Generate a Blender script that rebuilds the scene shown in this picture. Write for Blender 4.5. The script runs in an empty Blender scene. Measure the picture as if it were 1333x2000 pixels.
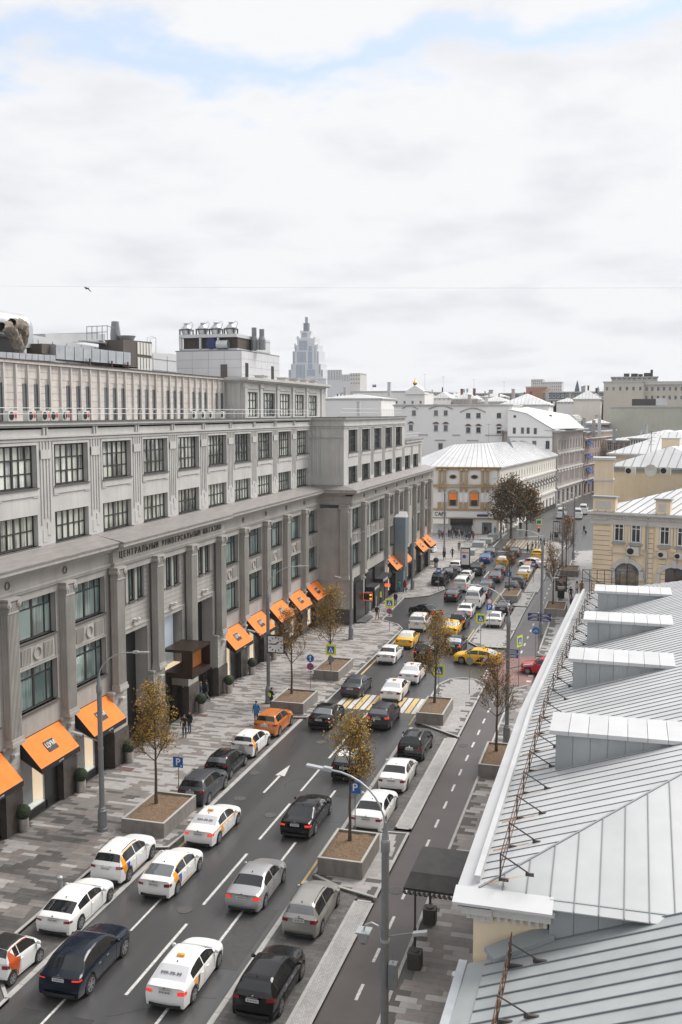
import bpy,bmesh,math,random
from mathutils import Vector,Matrix
R = math.radians
random.seed(7)
rnd = random.random
SC = bpy.context.scene
COL = SC.collection
# ---------------------------------------------------------------- camera
CH = 24.0                       # height of the lens above the street
PITCH = math.atan(194/1944); YAW = math.atan(555.5/math.hypot(1944,194))
cam = bpy.data.cameras.new('camera'); cam.sensor_fit = 'VERTICAL'; cam.sensor_height = 36.0
cam.lens = 1944/2000*36.0; cam.clip_start = 0.5; cam.clip_end = 9000
camo = bpy.data.objects.new('camera',cam); COL.objects.link(camo)
camo.location = (0,0,CH); camo.rotation_euler = (math.pi/2-PITCH,0,YAW)
SC.camera = camo
# ---------------------------------------------------------------- light
SUN_EL,SUN_ROT = R(50),R(42)     # veiled, ahead and to the right
w = bpy.data.worlds.new('World'); SC.world = w; w.use_nodes = True
nt = w.node_tree; nt.nodes.clear()
def N(t,**k):
 n = nt.nodes.new(t)
 for a,b in k.items(): setattr(n,a,b)
 return n
L = nt.links.new
sky = N('ShaderNodeTexSky',sky_type='NISHITA'); sky.sun_disc = False
sky.sun_elevation = SUN_EL; sky.sun_rotation = SUN_ROT; sky.air_density = 1.0; sky.dust_density = 1.6
tc = N('ShaderNodeTexCoord'); sep = N('ShaderNodeSeparateXYZ'); L(tc.outputs['Generated'],sep.inputs[0])
def M2(op,a,b,c=None):
 n = N('ShaderNodeMath',operation=op)
 for i,x in enumerate((a,b,c)):
  if x is None: continue
  if isinstance(x,(int,float)): n.inputs[i].default_value = x
  else: L(x,n.inputs[i])
 return n.outputs[0]
zz = M2('MAXIMUM',sep.outputs[2],0.0); den = M2('ADD',zz,0.14)
cx = M2('DIVIDE',sep.outputs[0],den); cy = M2('DIVIDE',sep.outputs[1],den)
comb = N('ShaderNodeCombineXYZ'); L(cx,comb.inputs[0]); L(cy,comb.inputs[1]); comb.inputs[2].default_value = 3.3
n1 = N('ShaderNodeTexNoise'); n1.inputs['Scale'].default_value = 0.95; n1.inputs['Detail'].default_value = 7; n1.inputs['Roughness'].default_value = 0.56
L(comb.outputs[0],n1.inputs['Vector'])
n2 = N('ShaderNodeTexNoise'); n2.inputs['Scale'].default_value = 2.1; n2.inputs['Detail'].default_value = 8; n2.inputs['Roughness'].default_value = 0.55
L(comb.outputs[0],n2.inputs['Vector'])
# cloud cover gets thinner with height, closed near the horizon
side = M2('MULTIPLY_ADD',sep.outputs[0],-.074,M2('MULTIPLY',sep.outputs[1],-.021))
e1 = M2('ADD',zz,side); e2 = M2('MULTIPLY_ADD',n1.outputs['Fac'],.20,M2('ADD',e1,-.425)); e2 = M2('MULTIPLY_ADD',n2.outputs['Fac'],.26,M2('ADD',e2,-.13))
cov = M2('ABSOLUTE',e2,0.0)
mr = N('ShaderNodeMapRange',interpolation_type='SMOOTHSTEP'); L(cov,mr.inputs[0]); mr.inputs[1].default_value = 0.0; mr.inputs[2].default_value = 0.034
cr = N('ShaderNodeValToRGB'); L(n2.outputs['Fac'],cr.inputs[0])
cr.color_ramp.elements[0].position = 0.34; cr.color_ramp.elements[0].color = (0.77,0.78,0.81,1)
cr.color_ramp.elements[1].position = 0.52; cr.color_ramp.elements[1].color = (0.895,0.90,0.91,1)
mul = N('ShaderNodeMix',data_type='RGBA',blend_type='MULTIPLY'); mul.inputs[0].default_value = 1
L(cr.outputs[0],mul.inputs[6]); mul.inputs[7].default_value = (3.88,3.88,3.92,1)
blu = N('ShaderNodeMix',data_type='RGBA'); blu.inputs[0].default_value = 0.8
L(sky.outputs[0],blu.inputs[6]); blu.inputs[7].default_value = (2.5,2.9,3.5,1)   # thin veil over the open blue
mx = N('ShaderNodeMix',data_type='RGBA'); L(mr.outputs[0],mx.inputs[0]); L(blu.outputs[2],mx.inputs[6]); L(mul.outputs[2],mx.inputs[7])
bg = N('ShaderNodeBackground'); bg.inputs[1].default_value = 0.10; L(mx.outputs[2],bg.inputs[0])
out = N('ShaderNodeOutputWorld'); L(bg.outputs[0],out.inputs[0])
sl = bpy.data.lights.new('sun','SUN'); sl.energy = 1.5; sl.angle = R(35); sl.color = (1.0,0.965,0.92)
so = bpy.data.objects.new('sun',sl); COL.objects.link(so); so.location = (0,0,200)
sd = Vector((math.sin(SUN_ROT)*math.cos(SUN_EL),math.cos(SUN_ROT)*math.cos(SUN_EL),math.sin(SUN_EL)))
so.rotation_euler = sd.to_track_quat('Z','Y').to_euler()
SC.view_settings.view_transform = 'Standard'; SC.view_settings.look = 'None'
SC.view_settings.exposure = 1.45; SC.view_settings.gamma = 1.0; SC.view_settings.use_curve_mapping = False
SC.cycles.volume_bounces = 0; SC.cycles.max_bounces = 5; SC.cycles.transparent_max_bounces = 6
# ---------------------------------------------------------------- helpers
class MB:
 def __init__(s): s.v = []; s.f = []; s.m = []; s.mi = 0
 def q(s,*p,m=None):
  i = len(s.v); s.v += [tuple(x) for x in p]; s.f.append(tuple(range(i,i+len(p)))); s.m.append(s.mi if m is None else m)
 def hexa(s,P,m=None):     # P: 4 bottom (ccw) + 4 top
  i = len(s.v); s.v += [tuple(x) for x in P]; mm = s.mi if m is None else m
  for a in ((3,2,1,0),(4,5,6,7),(0,1,5,4),(1,2,6,5),(2,3,7,6),(3,0,4,7)):
   s.f.append(tuple(i+k for k in a)); s.m.append(mm)
  return s
 def box(s,x0,x1,y0,y1,z0,z1,m=None):
  if x0 > x1: x0,x1 = x1,x0
  if y0 > y1: y0,y1 = y1,y0
  if z0 > z1: z0,z1 = z1,z0
  return s.hexa([(x0,y0,z0),(x1,y0,z0),(x1,y1,z0),(x0,y1,z0),(x0,y0,z1),(x1,y0,z1),(x1,y1,z1),(x0,y1,z1)],m)
 def cyl(s,a,b,r0,r1=None,n=8,m=None,caps=True):
  a = Vector(a); b = Vector(b); r1 = r0 if r1 is None else r1; mm = s.mi if m is None else m
  d = (b-a); d.normalize() if d.length else None
  u = d.orthogonal().normalized(); w_ = d.cross(u); i = len(s.v)
  for c,r in ((a,r0),(b,r1)):
   for k in range(n):
    t = 2*math.pi*k/n; s.v.append(tuple(c+u*(r*math.cos(t))+w_*(r*math.sin(t))))
  for k in range(n):
   s.f.append((i+k,i+(k+1) % n,i+n+(k+1) % n,i+n+k)); s.m.append(mm)
  if caps:
   s.f.append(tuple(i+k for k in reversed(range(n)))); s.m.append(mm)
   s.f.append(tuple(i+n+k for k in range(n))); s.m.append(mm)
  return s
 def tube(s,pts,r,n=6,m=None):
  for a,b in zip(pts,pts[1:]): s.cyl(a,b,r,r,n,m)
  return s
 def lathe(s,prof,c=(0,0,0),n=12,m=None):   # prof: (r, z)
  mm = s.mi if m is None else m; i = len(s.v)
  for r,z in prof:
   for k in range(n):
    t = 2*math.pi*k/n; s.v.append((c[0]+r*math.cos(t),c[1]+r*math.sin(t),c[2]+z))
  for j in range(len(prof)-1):
   for k in range(n):
    s.f.append((i+j*n+k,i+j*n+(k+1) % n,i+(j+1)*n+(k+1) % n,i+(j+1)*n+k)); s.m.append(mm)
  s.f.append(tuple(i+k for k in reversed(range(n)))); s.m.append(mm)
  j = len(prof)-1; s.f.append(tuple(i+j*n+k for k in range(n))); s.m.append(mm)
  return s
 def prism(s,poly,z0,z1,m=None):          # plan polygon, any winding
  A = sum(a[0]*b[1]-b[0]*a[1] for a,b in zip(poly,poly[1:]+poly[:1]))
  if A < 0: poly = poly[::-1]
  n = len(poly); i = len(s.v); mm = s.mi if m is None else m
  s.v += [(x,y,z0) for x,y in poly] + [(x,y,z1) for x,y in poly]
  for k in range(n): s.f.append((i+k,i+(k+1) % n,i+n+(k+1) % n,i+n+k)); s.m.append(mm)
  s.f.append(tuple(i+n+k for k in range(n))); s.m.append(mm)
  s.f.append(tuple(i+k for k in reversed(range(n)))); s.m.append(mm)
  return s
 def extr(s,poly,o,u,w,d,m=None):
  """polygon in the plane o + a*u + b*w, thickness vector d"""
  o,u,w,d = map(Vector,(o,u,w,d)); n = len(poly); i = len(s.v); mm = s.mi if m is None else m
  P = [o+u*a+w*b for a,b in poly]
  s.v += [tuple(p) for p in P] + [tuple(p+d) for p in P]
  for k in range(n): s.f.append((i+k,i+(k+1) % n,i+n+(k+1) % n,i+n+k)); s.m.append(mm)
  s.f.append(tuple(i+n+k for k in range(n))); s.m.append(mm)
  s.f.append(tuple(i+k for k in reversed(range(n)))); s.m.append(mm)
  return s
 def obox(s,o,u,w,h,m=None):   # corner o and three edge vectors
  o,u,w,h = map(Vector,(o,u,w,h))
  return s.hexa([o,o+u,o+u+w,o+w,o+h,o+u+h,o+u+w+h,o+w+h],m)
 def mesh(s,name,mats,smooth=False,fix=True,ang=None):
  me = bpy.data.meshes.new(name); me.from_pydata(s.v,[],s.f)
  if not isinstance(mats,(list,tuple)): mats = [mats]
  for m in mats: me.materials.append(m)
  me.polygons.foreach_set('material_index',s.m)
  if fix:
   bm = bmesh.new(); bm.from_mesh(me); bmesh.ops.recalc_face_normals(bm,faces=bm.faces[:]); bm.to_mesh(me); bm.free()
  if smooth or ang:
   me.polygons.foreach_set('use_smooth',[True]*len(me.polygons))
   me.set_sharp_from_angle(angle=R(ang or 35))
  me.update(); return me
 def build(s,name,mats,parent=None,smooth=False,ang=None):
  return put(name,s.mesh(name,mats,smooth,ang=ang),parent)
def put(name,me,parent=None,loc=None,rot=None,world=True):
 o = bpy.data.objects.new(name,me); COL.objects.link(o)
 if loc is not None: o.location = loc
 if rot is not None: o.rotation_euler = rot
 if parent is not None:
  o.parent = parent
  if world and loc is None: o.location = -rootloc(parent)
 return o
def rootloc(p):
 v = Vector((0,0,0))
 while p is not None: v += p.location; p = p.parent
 return v
def tag(o,label=None,cat=None,group=None,kind=None):
 if label: o['label'] = label
 if cat: o['category'] = cat
 if group: o['group'] = group
 if kind: o['kind'] = kind
 return o
def thing(name,label,cat,loc=(0,0,0),rz=0,group=None):
 o = bpy.data.objects.new(name,None); COL.objects.link(o); o.empty_display_size = 0.3
 o.location = loc; o.rotation_euler = (0,0,rz)
 return tag(o,label,cat,group)
def struct(mb,name,mats,parent=None,**k):
 o = mb.build(name,mats,parent,**k); o['kind'] = 'structure'; return o
KIDS = {}
def copy_tree(o,parent=None):
 c = o.copy(); COL.objects.link(c)
 if parent is not None: c.parent = parent
 for ch in o.children: copy_tree(ch,c)
 return c
def clone(root,loc,rz=0,label=None,group=None,scale=None):
 c = copy_tree(root); c.location = loc; c.rotation_euler = (0,0,rz)
 if label: c['label'] = label
 if group: c['group'] = group
 if scale: c.scale = (scale,)*3
 return c
# picture point -> place on the ground or on a plane across the street (camera model above)
_f = Vector((-math.sin(YAW)*math.cos(PITCH),math.cos(YAW)*math.cos(PITCH),-math.sin(PITCH)))
_r = Vector((math.cos(YAW),math.sin(YAW),0)); _u = _r.cross(_f)
def ray(u,v): return _f + _r*((u-666.5)/1944) - _u*((v-1000)/1944)
def gz(u,v,z=0.0):
 d = ray(u,v); t = (z-CH)/d.z; return Vector((d.x*t,d.y*t,z))
def py(u,v,Y):
 d = ray(u,v); t = Y/d.y; return Vector((d.x*t,Y,CH+d.z*t))
def pxp(u,v,X):
 d = ray(u,v); t = X/d.x; return Vector((X,d.y*t,CH+d.z*t))
# ---------------------------------------------------------------- materials
def mat(name,col,rough=0.8,metal=0.0,var=0.0,scale=1.0,bump=0.0,bscale=40.0,spec=None,stretch=None,emit=None,col2=None,detail=5,coat=0,rand=0.0,grime=0.0):
 m = bpy.data.materials.new(name); m.use_nodes = True; t = m.node_tree; b = t.nodes['Principled BSDF']
 b.inputs['Base Color'].default_value = (*col,1); b.inputs['Roughness'].default_value = rough; b.inputs['Metallic'].default_value = metal
 if spec is not None: b.inputs['Specular IOR Level'].default_value = spec
 if coat: b.inputs['Coat Weight'].default_value = coat; b.inputs['Coat Roughness'].default_value = 0.04
 if emit: b.inputs['Emission Color'].default_value = (*emit[:3],1); b.inputs['Emission Strength'].default_value = emit[3]
 if var or bump or rand or grime:
  g = t.nodes.new('ShaderNodeNewGeometry')
  mp = t.nodes.new('ShaderNodeMapping'); t.links.new(g.outputs['Position'],mp.inputs[0])
  if stretch: mp.inputs['Scale'].default_value = stretch
  colsock = None
  if var or rand:
   hs = t.nodes.new('ShaderNodeHueSaturation'); hs.inputs['Color'].default_value = (*col,1)
   val = None
   if var:
    n = t.nodes.new('ShaderNodeTexNoise'); n.inputs['Scale'].default_value = scale; n.inputs['Detail'].default_value = detail; n.inputs['Roughness'].default_value = .6
    t.links.new(mp.outputs[0],n.inputs['Vector'])
    r = t.nodes.new('ShaderNodeMapRange'); t.links.new(n.outputs['Fac'],r.inputs[0]); r.inputs[1].default_value = .3; r.inputs[2].default_value = .7; r.inputs[3].default_value = 1-var; r.inputs[4].default_value = 1+var
    val = r.outputs[0]
    if col2:
     mxx = t.nodes.new('ShaderNodeMix'); mxx.data_type = 'RGBA'; mxx.inputs[6].default_value = (*col,1); mxx.inputs[7].default_value = (*col2,1)
     r2 = t.nodes.new('ShaderNodeMapRange'); t.links.new(n.outputs['Fac'],r2.inputs[0]); r2.inputs[1].default_value = .42; r2.inputs[2].default_value = .62
     t.links.new(r2.outputs[0],mxx.inputs[0]); t.links.new(mxx.outputs[2],hs.inputs['Color'])
   if rand:
    oi = t.nodes.new('ShaderNodeObjectInfo')
    r3 = t.nodes.new('ShaderNodeMapRange'); t.links.new(oi.outputs['Random'],r3.inputs[0]); r3.inputs[3].default_value = 1-rand; r3.inputs[4].default_value = 1+rand
    if val is None: val = r3.outputs[0]
    else:
     mm = t.nodes.new('ShaderNodeMath'); mm.operation = 'MULTIPLY'; t.links.new(val,mm.inputs[0]); t.links.new(r3.outputs[0],mm.inputs[1]); val = mm.outputs[0]
   t.links.new(val,hs.inputs['Value']); colsock = hs.outputs[0]
  if grime:      # rain streaks down walls
   n4 = t.nodes.new('ShaderNodeTexNoise'); n4.inputs['Scale'].default_value = 1.0; n4.inputs['Detail'].default_value = 6
   mp4 = t.nodes.new('ShaderNodeMapping'); mp4.inputs['Scale'].default_value = (2.6,2.6,.22); t.links.new(g.outputs['Position'],mp4.inputs[0]); t.links.new(mp4.outputs[0],n4.inputs['Vector'])
   r4 = t.nodes.new('ShaderNodeMapRange'); t.links.new(n4.outputs['Fac'],r4.inputs[0]); r4.inputs[1].default_value = .45; r4.inputs[2].default_value = .75; r4.inputs[3].default_value = 0; r4.inputs[4].default_value = grime
   m4 = t.nodes.new('ShaderNodeMix'); m4.data_type = 'RGBA'; m4.blend_type = 'MULTIPLY'; t.links.new(r4.outputs[0],m4.inputs[0])
   if colsock: t.links.new(colsock,m4.inputs[6])
   else: m4.inputs[6].default_value = (*col,1)
   m4.inputs[7].default_value = (.55,.5,.46,1); colsock = m4.outputs[2]
  if colsock: t.links.new(colsock,b.inputs['Base Color'])
  if bump:
   n3 = t.nodes.new('ShaderNodeTexNoise'); n3.inputs['Scale'].default_value = bscale; n3.inputs['Detail'].default_value = 4; t.links.new(mp.outputs[0],n3.inputs['Vector'])
   bp = t.nodes.new('ShaderNodeBump'); bp.inputs['Strength'].default_value = bump; bp.inputs['Distance'].default_value = .02
   t.links.new(n3.outputs['Fac'],bp.inputs['Height']); t.links.new(bp.outputs[0],b.inputs['Normal'])
 return m
def brickmat(name,c1,c2,mortar,bw,bh,rough=.85,off=.5,ms=.008,rot=0,var=.2,plane='xy'):
 m = bpy.data.materials.new(name); m.use_nodes = True; t = m.node_tree; b = t.nodes['Principled BSDF']; b.inputs['Roughness'].default_value = rough
 g = t.nodes.new('ShaderNodeNewGeometry'); mp = t.nodes.new('ShaderNodeMapping'); mp.inputs['Rotation'].default_value = (0,0,rot)
 if plane == 'yz':
  s = t.nodes.new('ShaderNodeSeparateXYZ'); c = t.nodes.new('ShaderNodeCombineXYZ'); t.links.new(g.outputs['Position'],s.inputs[0])
  ad = t.nodes.new('ShaderNodeMath'); t.links.new(s.outputs[0],ad.inputs[0]); t.links.new(s.outputs[1],ad.inputs[1])
  t.links.new(ad.outputs[0],c.inputs[0]); t.links.new(s.outputs[2],c.inputs[1]); t.links.new(c.outputs[0],mp.inputs[0])
 else: t.links.new(g.outputs['Position'],mp.inputs[0])
 k = t.nodes.new('ShaderNodeTexBrick'); k.offset = off; k.inputs['Scale'].default_value = 1; k.inputs['Brick Width'].default_value = bw; k.inputs['Row Height'].default_value = bh
 k.inputs['Mortar Size'].default_value = ms; k.inputs['Color1'].default_value = (*c1,1); k.inputs['Color2'].default_value = (*c2,1); k.inputs['Mortar'].default_value = (*mortar,1)
 t.links.new(mp.outputs[0],k.inputs['Vector'])
 n = t.nodes.new('ShaderNodeTexNoise'); n.inputs['Scale'].default_value = .6; n.inputs['Detail'].default_value = 6; t.links.new(g.outputs['Position'],n.inputs['Vector'])
 r = t.nodes.new('ShaderNodeMapRange'); t.links.new(n.outputs['Fac'],r.inputs[0]); r.inputs[1].default_value = .3; r.inputs[2].default_value = .7; r.inputs[3].default_value = 1-var; r.inputs[4].default_value = 1+var
 h = t.nodes.new('ShaderNodeHueSaturation'); t.links.new(k.outputs['Color'],h.inputs['Color']); t.links.new(r.outputs[0],h.inputs['Value']); t.links.new(h.outputs[0],b.inputs['Base Color'])
 bp = t.nodes.new('ShaderNodeBump'); bp.inputs['Strength'].default_value = .5; bp.inputs['Distance'].default_value = .01; t.links.new(k.outputs['Fac'],bp.inputs['Height']); bp.invert = True; t.links.new(bp.outputs[0],b.inputs['Normal'])
 return m
def windowpane(name,dark,pale,share,rough=.06):
 """glass over dark rooms or pale curtains, chosen per pane"""
 m = bpy.data.materials.new(name); m.use_nodes = True; t = m.node_tree; b = t.nodes['Principled BSDF']
 g = t.nodes.new('ShaderNodeNewGeometry'); oi = t.nodes.new('ShaderNodeObjectInfo')
 mp = t.nodes.new('ShaderNodeMapping'); mp.inputs['Scale'].default_value = (6,6,.25); t.links.new(g.outputs['Position'],mp.inputs[0])
 n = t.nodes.new('ShaderNodeTexNoise'); n.inputs['Scale'].default_value = 1; n.inputs['Detail'].default_value = 4; t.links.new(mp.outputs[0],n.inputs['Vector'])
 mp2 = t.nodes.new('ShaderNodeMapping'); mp2.inputs['Scale'].default_value = (.5,.5,.35); t.links.new(g.outputs['Position'],mp2.inputs[0])
 n2 = t.nodes.new('ShaderNodeTexNoise'); n2.inputs['Scale'].default_value = 1; n2.inputs['Detail'].default_value = 3; t.links.new(mp2.outputs[0],n2.inputs['Vector'])
 a = t.nodes.new('ShaderNodeMath'); a.operation = 'MULTIPLY_ADD'; t.links.new(n.outputs['Fac'],a.inputs[0]); a.inputs[1].default_value = .8; t.links.new(n2.outputs['Fac'],a.inputs[2])
 a2 = t.nodes.new('ShaderNodeMath'); a2.operation = 'MULTIPLY_ADD'; t.links.new(oi.outputs['Random'],a2.inputs[0]); a2.inputs[1].default_value = .35; t.links.new(a.outputs[0],a2.inputs[2])
 r = t.nodes.new('ShaderNodeMapRange'); t.links.new(a2.outputs[0],r.inputs[0]); r.inputs[1].default_value = 1.35-share*.7; r.inputs[2].default_value = 1.65-share*.7
 mx = t.nodes.new('ShaderNodeMix'); mx.data_type = 'RGBA'; t.links.new(r.outputs[0],mx.inputs[0]); mx.inputs[6].default_value = (*dark,1); mx.inputs[7].default_value = (*pale,1)
 t.links.new(mx.outputs[2],b.inputs['Base Color']); b.inputs['Roughness'].default_value = rough; b.inputs['Specular IOR Level'].default_value = .9; b.inputs['IOR'].default_value = 1.6
 return m
M = {}
M['stone'] = mat('limestone_render',(.48,.472,.452),.9,var=.10,scale=.5,bump=.15,bscale=25,grime=.22)
M['stone_low'] = mat('grey_limestone',(.375,.36,.335),.88,var=.12,scale=.6,bump=.2,bscale=22,grime=.28)
M['granite'] = mat('dark_granite',(.075,.063,.055),.45,var=.3,scale=3,bump=.05)
M['blackmetal'] = mat('black_metal',(.02,.02,.022),.45)
M['frame'] = mat('dark_bronze_frame',(.03,.028,.027),.5)
M['pane_up'] = windowpane('pane_upper',(.06,.075,.075),(.58,.60,.53),.74)
M['pane_low'] = windowpane('pane_lower',(.09,.13,.125),(.26,.33,.31),.6)
M['pane_dark'] = windowpane('pane_dark',(.035,.04,.045),(.13,.14,.14),.4)
M['sill'] = mat('sill_metal',(.10,.095,.09),.55)
M['copper'] = mat('flashing',(.27,.25,.24),.5,metal=.3,var=.2,scale=2,stretch=(3,.4,1))
M['orange'] = mat('orange_canvas',(.82,.21,.03),.8,var=.10,scale=1.1,bump=.05,bscale=3)
M['black'] = mat('matt_black',(.012,.012,.013),.6)
M['white'] = mat('white_paint',(.8,.8,.79),.5,var=.03,scale=3)
M['offwhite'] = mat('off_white_render',(.68,.67,.65),.85,var=.05,scale=.3,grime=.12)
M['asphalt'] = mat('asphalt',(.050,.0495,.050),.34,spec=.9,var=.30,scale=.8,bump=.10,bscale=60,stretch=(1,.07,1),detail=8)
M['asphalt_b'] = mat('cycle_track_asphalt',(.074,.062,.058),.38,var=.16,scale=.5,bump=.1,bscale=60,detail=8)
M['roadpaint'] = mat('white_road_paint',(.52,.51,.49),.7,var=.34,scale=7,detail=8)
M['yellowpaint'] = mat('yellow_road_paint',(.56,.40,.17),.7,var=.3,scale=7,detail=8)
M['granite_kerb'] = mat('kerb_granite',(.38,.37,.355),.8,var=.12,scale=2,bump=.1)
M['slab_a'] = mat('paving_pale',(.335,.32,.31),.5,var=.12,scale=2.5,rand=.10)
M['slab_b'] = mat('paving_mid',(.175,.163,.155),.5,var=.14,scale=2.5,rand=.10)
M['slab_c'] = mat('paving_dark',(.085,.082,.08),.5,var=.16,scale=2.5,rand=.12)
M['slab_d'] = mat('paving_rosy',(.195,.172,.16),.5,var=.14,scale=2.5,rand=.10)
M['joint'] = mat('joint_mortar',(.10,.095,.09),.9)
M['zinc'] = mat('painted_sheet_roof',(.52,.525,.53),.45,metal=.15,var=.07,scale=.7,stretch=(1,1,1),bump=.14,bscale=2.2,rand=.06)
M['zinc_hip'] = mat('shade_toned_hip_sheet',(.39,.40,.405),.45,metal=.2,var=.08,scale=.6,bump=.05,bscale=1.5,rand=.05)  # hip sheet: roof colour darkened to hold the shade of this face
M['zinc_grey'] = mat('grey_sheet',(.33,.35,.355),.5,metal=.2,var=.08,scale=.8,rand=.05,bump=.05,bscale=2)
M['seam'] = mat('sheet_seam',(.20,.21,.225),.5,metal=.4)
M['galv'] = mat('galvanised_steel',(.50,.52,.54),.38,metal=.75,var=.14,scale=1.2,bump=.05,bscale=4)
M['rust'] = mat('rusty_iron',(.05,.03,.022),.85,var=.45,scale=5,col2=(.16,.075,.035))
M['iron'] = mat('dark_iron',(.05,.045,.042),.6,var=.2,scale=5)
M['yellowwall'] = mat('ochre_render',(.78,.65,.47),.88,var=.06,scale=.8,grime=.12)
M['trim'] = mat('pale_grey_trim',(.56,.545,.52),.85,var=.08,scale=1.5)
M['lamp_grey'] = mat('lamp_post_grey',(.21,.22,.23),.45,metal=.3,var=.08,scale=4)
M['galvpole'] = mat('pale_grey_pole',(.42,.44,.45),.4,metal=.4,var=.05,scale=3)
M['concrete'] = mat('planter_stone',(.215,.20,.185),.85,var=.16,scale=2.2,bump=.2,bscale=30,grime=.5)
M['concrete_top'] = mat('planter_rim',(.40,.385,.36),.8,var=.1,scale=3)
M['soil'] = mat('mulch',(.16,.105,.065),.95,var=.5,scale=9,bump=1.0,bscale=22)
M['bark'] = mat('bark',(.085,.065,.05),.95,var=.25,scale=20,stretch=(1,1,.2),bump=.6,bscale=30)
M['leaf_a'] = mat('leaf_ochre',(.44,.26,.035),.7); M['leaf_b'] = mat('leaf_brown',(.27,.14,.035),.75); M['leaf_c'] = mat('leaf_olive',(.20,.165,.035),.7)
M['leaf_d'] = mat('leaf_dark',(.07,.07,.028),.8); M['leaf_e'] = mat('leaf_rust',(.19,.10,.035),.8)
M['box'] = mat('box_hedge',(.022,.036,.014),.8,var=.4,scale=14,bump=.6,bscale=40)
M['steel'] = mat('brushed_steel_pot',(.45,.42,.39),.35,metal=.6,var=.15,scale=3,stretch=(1,1,4))
M['tileclad'] = mat('pinkish_tile',(.54,.495,.455),.8,var=.13,scale=1.2,rand=.05,grime=.4)
M['panelwall'] = mat('light_grey_panel',(.55,.55,.56),.5,var=.04,scale=.5,rand=.03)
M['plastic'] = mat('ivory_plastic',(.62,.61,.57),.5)
M['signblue'] = mat('sign_blue',(.012,.13,.42),.4); M['signyellow'] = mat('fluorescent_yellow',(.75,.78,.03),.5)
M['signred'] = mat('sign_red',(.55,.03,.04),.4); M['signwhite'] = mat('sign_white',(.78,.78,.78),.4); M['navy'] = mat('navy_sign',(.012,.03,.12),.4)
# ---------------------------------------------------------------- ground, road, pavements
g = MB(); g.box(-3500,3500,-400,7000,-2.0,-.03); M['city'] = mat('city_ground',(.16,.155,.15),.9,var=.3,scale=.02)
struct(g,'ground',M['city'])
g = MB(); g.q((-120,-30,0),(90,-30,0),(90,900,0),(-120,900,0)); struct(g,'road',M['asphalt'])
def inside(p,poly):
 x,y = p; c = False; j = len(poly)-1
 for i in range(len(poly)):
  xi,yi = poly[i]; xj,yj = poly[j]
  if (yi > y) != (yj > y) and x < (xj-xi)*(y-yi)/(yj-yi)+xi: c = not c
  j = i
 return c
def kerb(pts,parent,w_=.15,h=.15,name='kerb'):
 """kerb stones along a line, built as one part; the road side is on the right of the line"""
 m = MB()
 for a,b in zip(pts,pts[1:]):
  a = Vector((*a,0)); b = Vector((*b,0)); d = b-a; Ls = d.length; d.normalize(); nrm = Vector((-d.y,d.x,0))
  n = max(1,round(Ls/1.0))
  for k in range(n):
   p = a+d*(Ls*k/n+.004); q = d*(Ls/n-.008)
   m.obox(p,q,nrm*w_,(0,0,h+.004*(k % 2)))
 return m.build(name,M['granite_kerb'],parent)
slabmeshes = {}
def pavement(name,poly,kerbs,sx,sy,patt,nobj,zt=.12,holes=(),jit=.19):
 base = MB(); base.prism(poly,-.02,zt-.012); root = struct(base,name,M['joint'])
 for kp in kerbs: kerb(kp,root)
 xs = [p[0] for p in poly]; ys = [p[1] for p in poly]
 cells = []; ny = int((max(ys)-min(ys))/sy)+1
 rr = random.Random(hash(len(name)) % 97+3)
 for j in range(ny):
  y0 = min(ys)+j*sy; x = min(xs)-rr.random()*sx
  while x < max(xs):
   L_ = sx*rr.choice((.7,1,1,1.3)); x1 = x+L_
   if all(inside(c,poly) for c in ((x+.02,y0+.02),(x1-.02,y0+.02),(x+.02,y0+sy-.02),(x1-.02,y0+sy-.02))):
    if not any(h[0] < (x+x1)/2 < h[1] and h[2] < y0+sy/2 < h[3] for h in holes): cells.append((x,x1,y0))
   x = x1
 def tone(x,y):
  t = patt(x,y)+rr.uniform(-jit,jit)
  return 2 if t > .62 else (1 if t > .45 else (3 if t > .3 else 0))
 vis = []
 for c in cells:
  d = Vector(((c[0]+c[1])/2,c[2],0)); p = d-Vector((0,0,CH)); dep = p.dot(_f)
  if dep > 1:
   u = p.dot(_r)/dep*1944+666; v = 1000-p.dot(_u)/dep*1944
   if -10 < u < 1340 and -10 < v < 2010: vis.append((dep,c))
 vis.sort(key=lambda t: t[0]); near = [c for _,c in vis[:nobj]]; ns = set(near)
 ms = [M['slab_a'],M['slab_b'],M['slab_c'],M['slab_d']]
 for c in near:
  Lx = round(c[1]-c[0],3); tn = tone((c[0]+c[1])/2,c[2]); key = (Lx,sy,tn)
  if key not in slabmeshes:
   m = MB(); m.box(.004,Lx-.004,.004,sy-.004,-.012,0); slabmeshes[key] = m.mesh('paving_slab',ms[tn])
  o = put('paving_slab',slabmeshes[key],root,loc=(c[0],c[2],zt+rr.uniform(-.002,.002)))
 m = MB()
 for c in cells:
  if c in ns: continue
  tn = tone((c[0]+c[1])/2,c[2]); z = zt+rr.uniform(-.002,.002)
  x0,x1,y0,y1 = c[0]+.004,c[1]-.004,c[2]+.004,c[2]+sy-.004
  m.q((x0,y0,z),(x1,y0,z),(x1,y1,z),(x0,y1,z),m=tn)
  m.q((x0,y0,z-.012),(x1,y0,z-.012),(x1,y0,z),(x0,y0,z),m=tn); m.q((x1,y0,z-.012),(x1,y1,z-.012),(x1,y1,z),(x1,y0,z),m=tn)
 if m.f: o = m.build('paving_slabs',ms,root); o['kind'] = 'stuff'
 return root
import mathutils.noise as mn
def patch_near(x,y):
 f = max(0,min(1,(62-y)/25)); return .27+(.62*f+.10)*mn.noise((x*.28,y*.55,1.7))*1.6+.20*f  # paving patchwork, with light falloff painted in: darker near, paler far
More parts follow.
